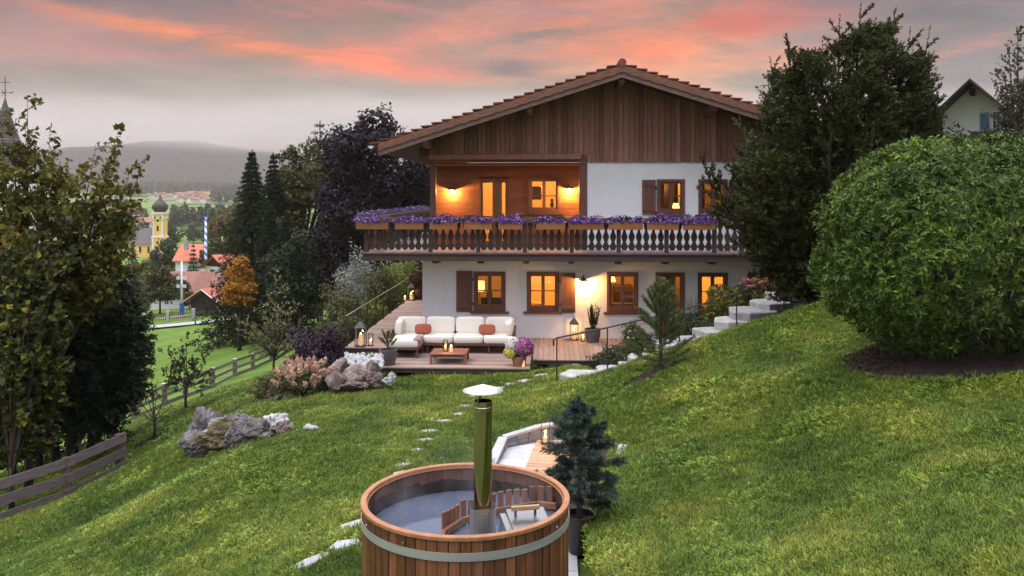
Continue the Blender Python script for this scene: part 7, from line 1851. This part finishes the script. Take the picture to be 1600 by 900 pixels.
def grass_mat():
    m,nt,N,K=nodes('grass_blades'); out=N('ShaderNodeOutputMaterial'); p=N('ShaderNodeBsdfPrincipled'); t=N('ShaderNodeBsdfTranslucent'); mx=N('ShaderNodeMixShader')
    g=N('ShaderNodeNewGeometry'); a=N('ShaderNodeAttribute'); a.attribute_name='rnd'
    n1=N('ShaderNodeTexNoise'); n1.inputs['Scale'].default_value=.55; n1.inputs['Detail'].default_value=6; n1.inputs['Roughness'].default_value=.65; K(g.outputs['Position'],n1.inputs['Vector'])
    n2=N('ShaderNodeTexNoise'); n2.inputs['Scale'].default_value=8; n2.inputs['Detail'].default_value=4; K(g.outputs['Position'],n2.inputs['Vector'])
    r1=N('ShaderNodeValToRGB'); e=r1.color_ramp.elements; e[0].position=.34; e[0].color=c4((.050,.092,.010)); e[1].position=.68; e[1].color=c4((.220,.240,.036)); q=e.new(.5); q.color=c4((.106,.156,.018))
    K(n1.outputs['Fac'],r1.inputs[0])
    ad=N('ShaderNodeMath'); ad.operation='ADD'; mu=N('ShaderNodeMath'); mu.operation='MULTIPLY_ADD'; mu.inputs[1].default_value=1.9; mu.inputs[2].default_value=-.34
    K(n2.outputs['Fac'],mu.inputs[0]); m2=N('ShaderNodeMath'); m2.operation='MULTIPLY_ADD'; m2.inputs[1].default_value=.9; m2.inputs[2].default_value=.0; K(a.outputs['Fac'],m2.inputs[0]); K(mu.outputs[0],ad.inputs[0]); K(m2.outputs[0],ad.inputs[1])
    hs=N('ShaderNodeHueSaturation'); K(r1.outputs[0],hs.inputs['Color']); K(ad.outputs[0],hs.inputs['Value'])
    K(hs.outputs[0],p.inputs['Base Color']); K(hs.outputs[0],t.inputs['Color']); p.inputs['Roughness'].default_value=.5; p.inputs['Specular IOR Level'].default_value=.25
    mx.inputs[0].default_value=.3; K(p.outputs[0],mx.inputs[1]); K(t.outputs[0],mx.inputs[2]); K(mx.outputs[0],out.inputs[0]); return m
GM=grass_mat()
gcol=bpy.data.collections.new('grass_tufts')
for i,(n,h,spr,w,br) in enumerate([(26,.040,.10,.006,False),(24,.050,.11,.0065,False),(28,.034,.11,.006,False),(18,.075,.09,.007,False),(12,.075,.09,.036,True),(16,.050,.10,.028,True)]):
    o=tuft(50+i,n,h,spr,w,br).build('grass_tuft',GM); COL.objects.unlink(o); gcol.objects.link(o)
# scatter the tufts, thickest near the terrace where the lawn is seen closest
NP=370000
lam=RNG.uniform(0,1,NP); d=4.6*(36/4.6)**lam; uu=RNG.uniform(-.74,.95,NP)
wx=(CT*uu-ST)*d; wy=(CT+ST*uu)*d
ok=~excluded(wx,wy)
lim_=np.interp(wy,fy,fx,left=-40); ok&=(wx>np.where(wy>26,lim_,-60))
wx,wy,dd=wx[ok],wy[ok],d[ok]
wz=H(wx,wy); wz+=np.array([mnoise.noise(Vector((a*.45,b*.45,0)))*.05+mnoise.noise(Vector((a*1.6,b*1.6,3)))*.018 for a,b in zip(wx,wy)])
gm=MB(); gm.arr.append((np.stack([wx,wy,wz],1),np.zeros((0,3),int),np.zeros(0)))
go=gm.build('grass',GM,None,kind='stuff'); go['label']='short lawn grass with clover and broad leaved weeds'
me=go.data; n=len(wx)
cl=np.array([mnoise.noise(Vector((a*.9,b*.9,7))) for a,b in zip(wx,wy)])
kind=np.where(RNG.uniform(0,1,n)<np.clip(.14+cl*.7,.03,.65),RNG.integers(4,6,n),RNG.integers(0,4,n))
sc=RNG.uniform(.6,1.25,n)*(1+.035*np.maximum(dd-8,0))*np.clip(1+cl*.5,.6,1.5)
for nm,ty,val in (('tk','INT',kind.astype(np.int32)),('tr','FLOAT',RNG.uniform(0,6.28,n).astype(np.float32)),('ts','FLOAT',sc.astype(np.float32))):
    a=me.attributes.new(nm,ty,'POINT'); a.data.foreach_set('value',val)
ng=bpy.data.node_groups.new('scatter_grass','GeometryNodeTree'); ng.interface.new_socket('Geometry',in_out='INPUT',socket_type='NodeSocketGeometry'); ng.interface.new_socket('Geometry',in_out='OUTPUT',socket_type='NodeSocketGeometry')
N=ng.nodes.new; K=ng.links.new
gi=N('NodeGroupInput'); goo=N('NodeGroupOutput'); ci=N('GeometryNodeCollectionInfo'); ci.inputs['Collection'].default_value=gcol; ci.inputs['Separate Children'].default_value=True; ci.inputs['Reset Children'].default_value=True
ip=N('GeometryNodeInstanceOnPoints'); ip.inputs['Pick Instance'].default_value=True
def na(nm,ty): x=N('GeometryNodeInputNamedAttribute'); x.data_type=ty; x.inputs['Name'].default_value=nm; return x.outputs['Attribute']
cb=N('ShaderNodeCombineXYZ'); K(na('tr','FLOAT'),cb.inputs[2]); K(gi.outputs[0],ip.inputs['Points']); K(ci.outputs[0],ip.inputs['Instance']); K(na('tk','INT'),ip.inputs['Instance Index']); K(cb.outputs[0],ip.inputs['Rotation'])
cs_=N('ShaderNodeCombineXYZ'); x=na('ts','FLOAT')
for i in range(3): K(x,cs_.inputs[i])
K(cs_.outputs[0],ip.inputs['Scale']); K(ip.outputs[0],goo.inputs[0])
md=go.modifiers.new('scatter','NODES'); md.node_group=ng
# ---------------------------------------------------------------- air
if HAZE>0:
    m,nt,N,K=nodes('haze_air'); out=N('ShaderNodeOutputMaterial'); v=N('ShaderNodeVolumePrincipled')
    v.inputs['Color'].default_value=(.95,.85,.76,1); v.inputs['Density'].default_value=HAZE; v.inputs['Anisotropy'].default_value=0
    K(v.outputs[0],out.inputs['Volume'])
    b=MB(); zmin=float(min(zz.min(),-75))-1; b.b2(-5200,5200,-600,4600,zmin,370); hzo=b.build('haze',m,None,kind='stuff'); hzo['label']='pale evening haze filling the valley'
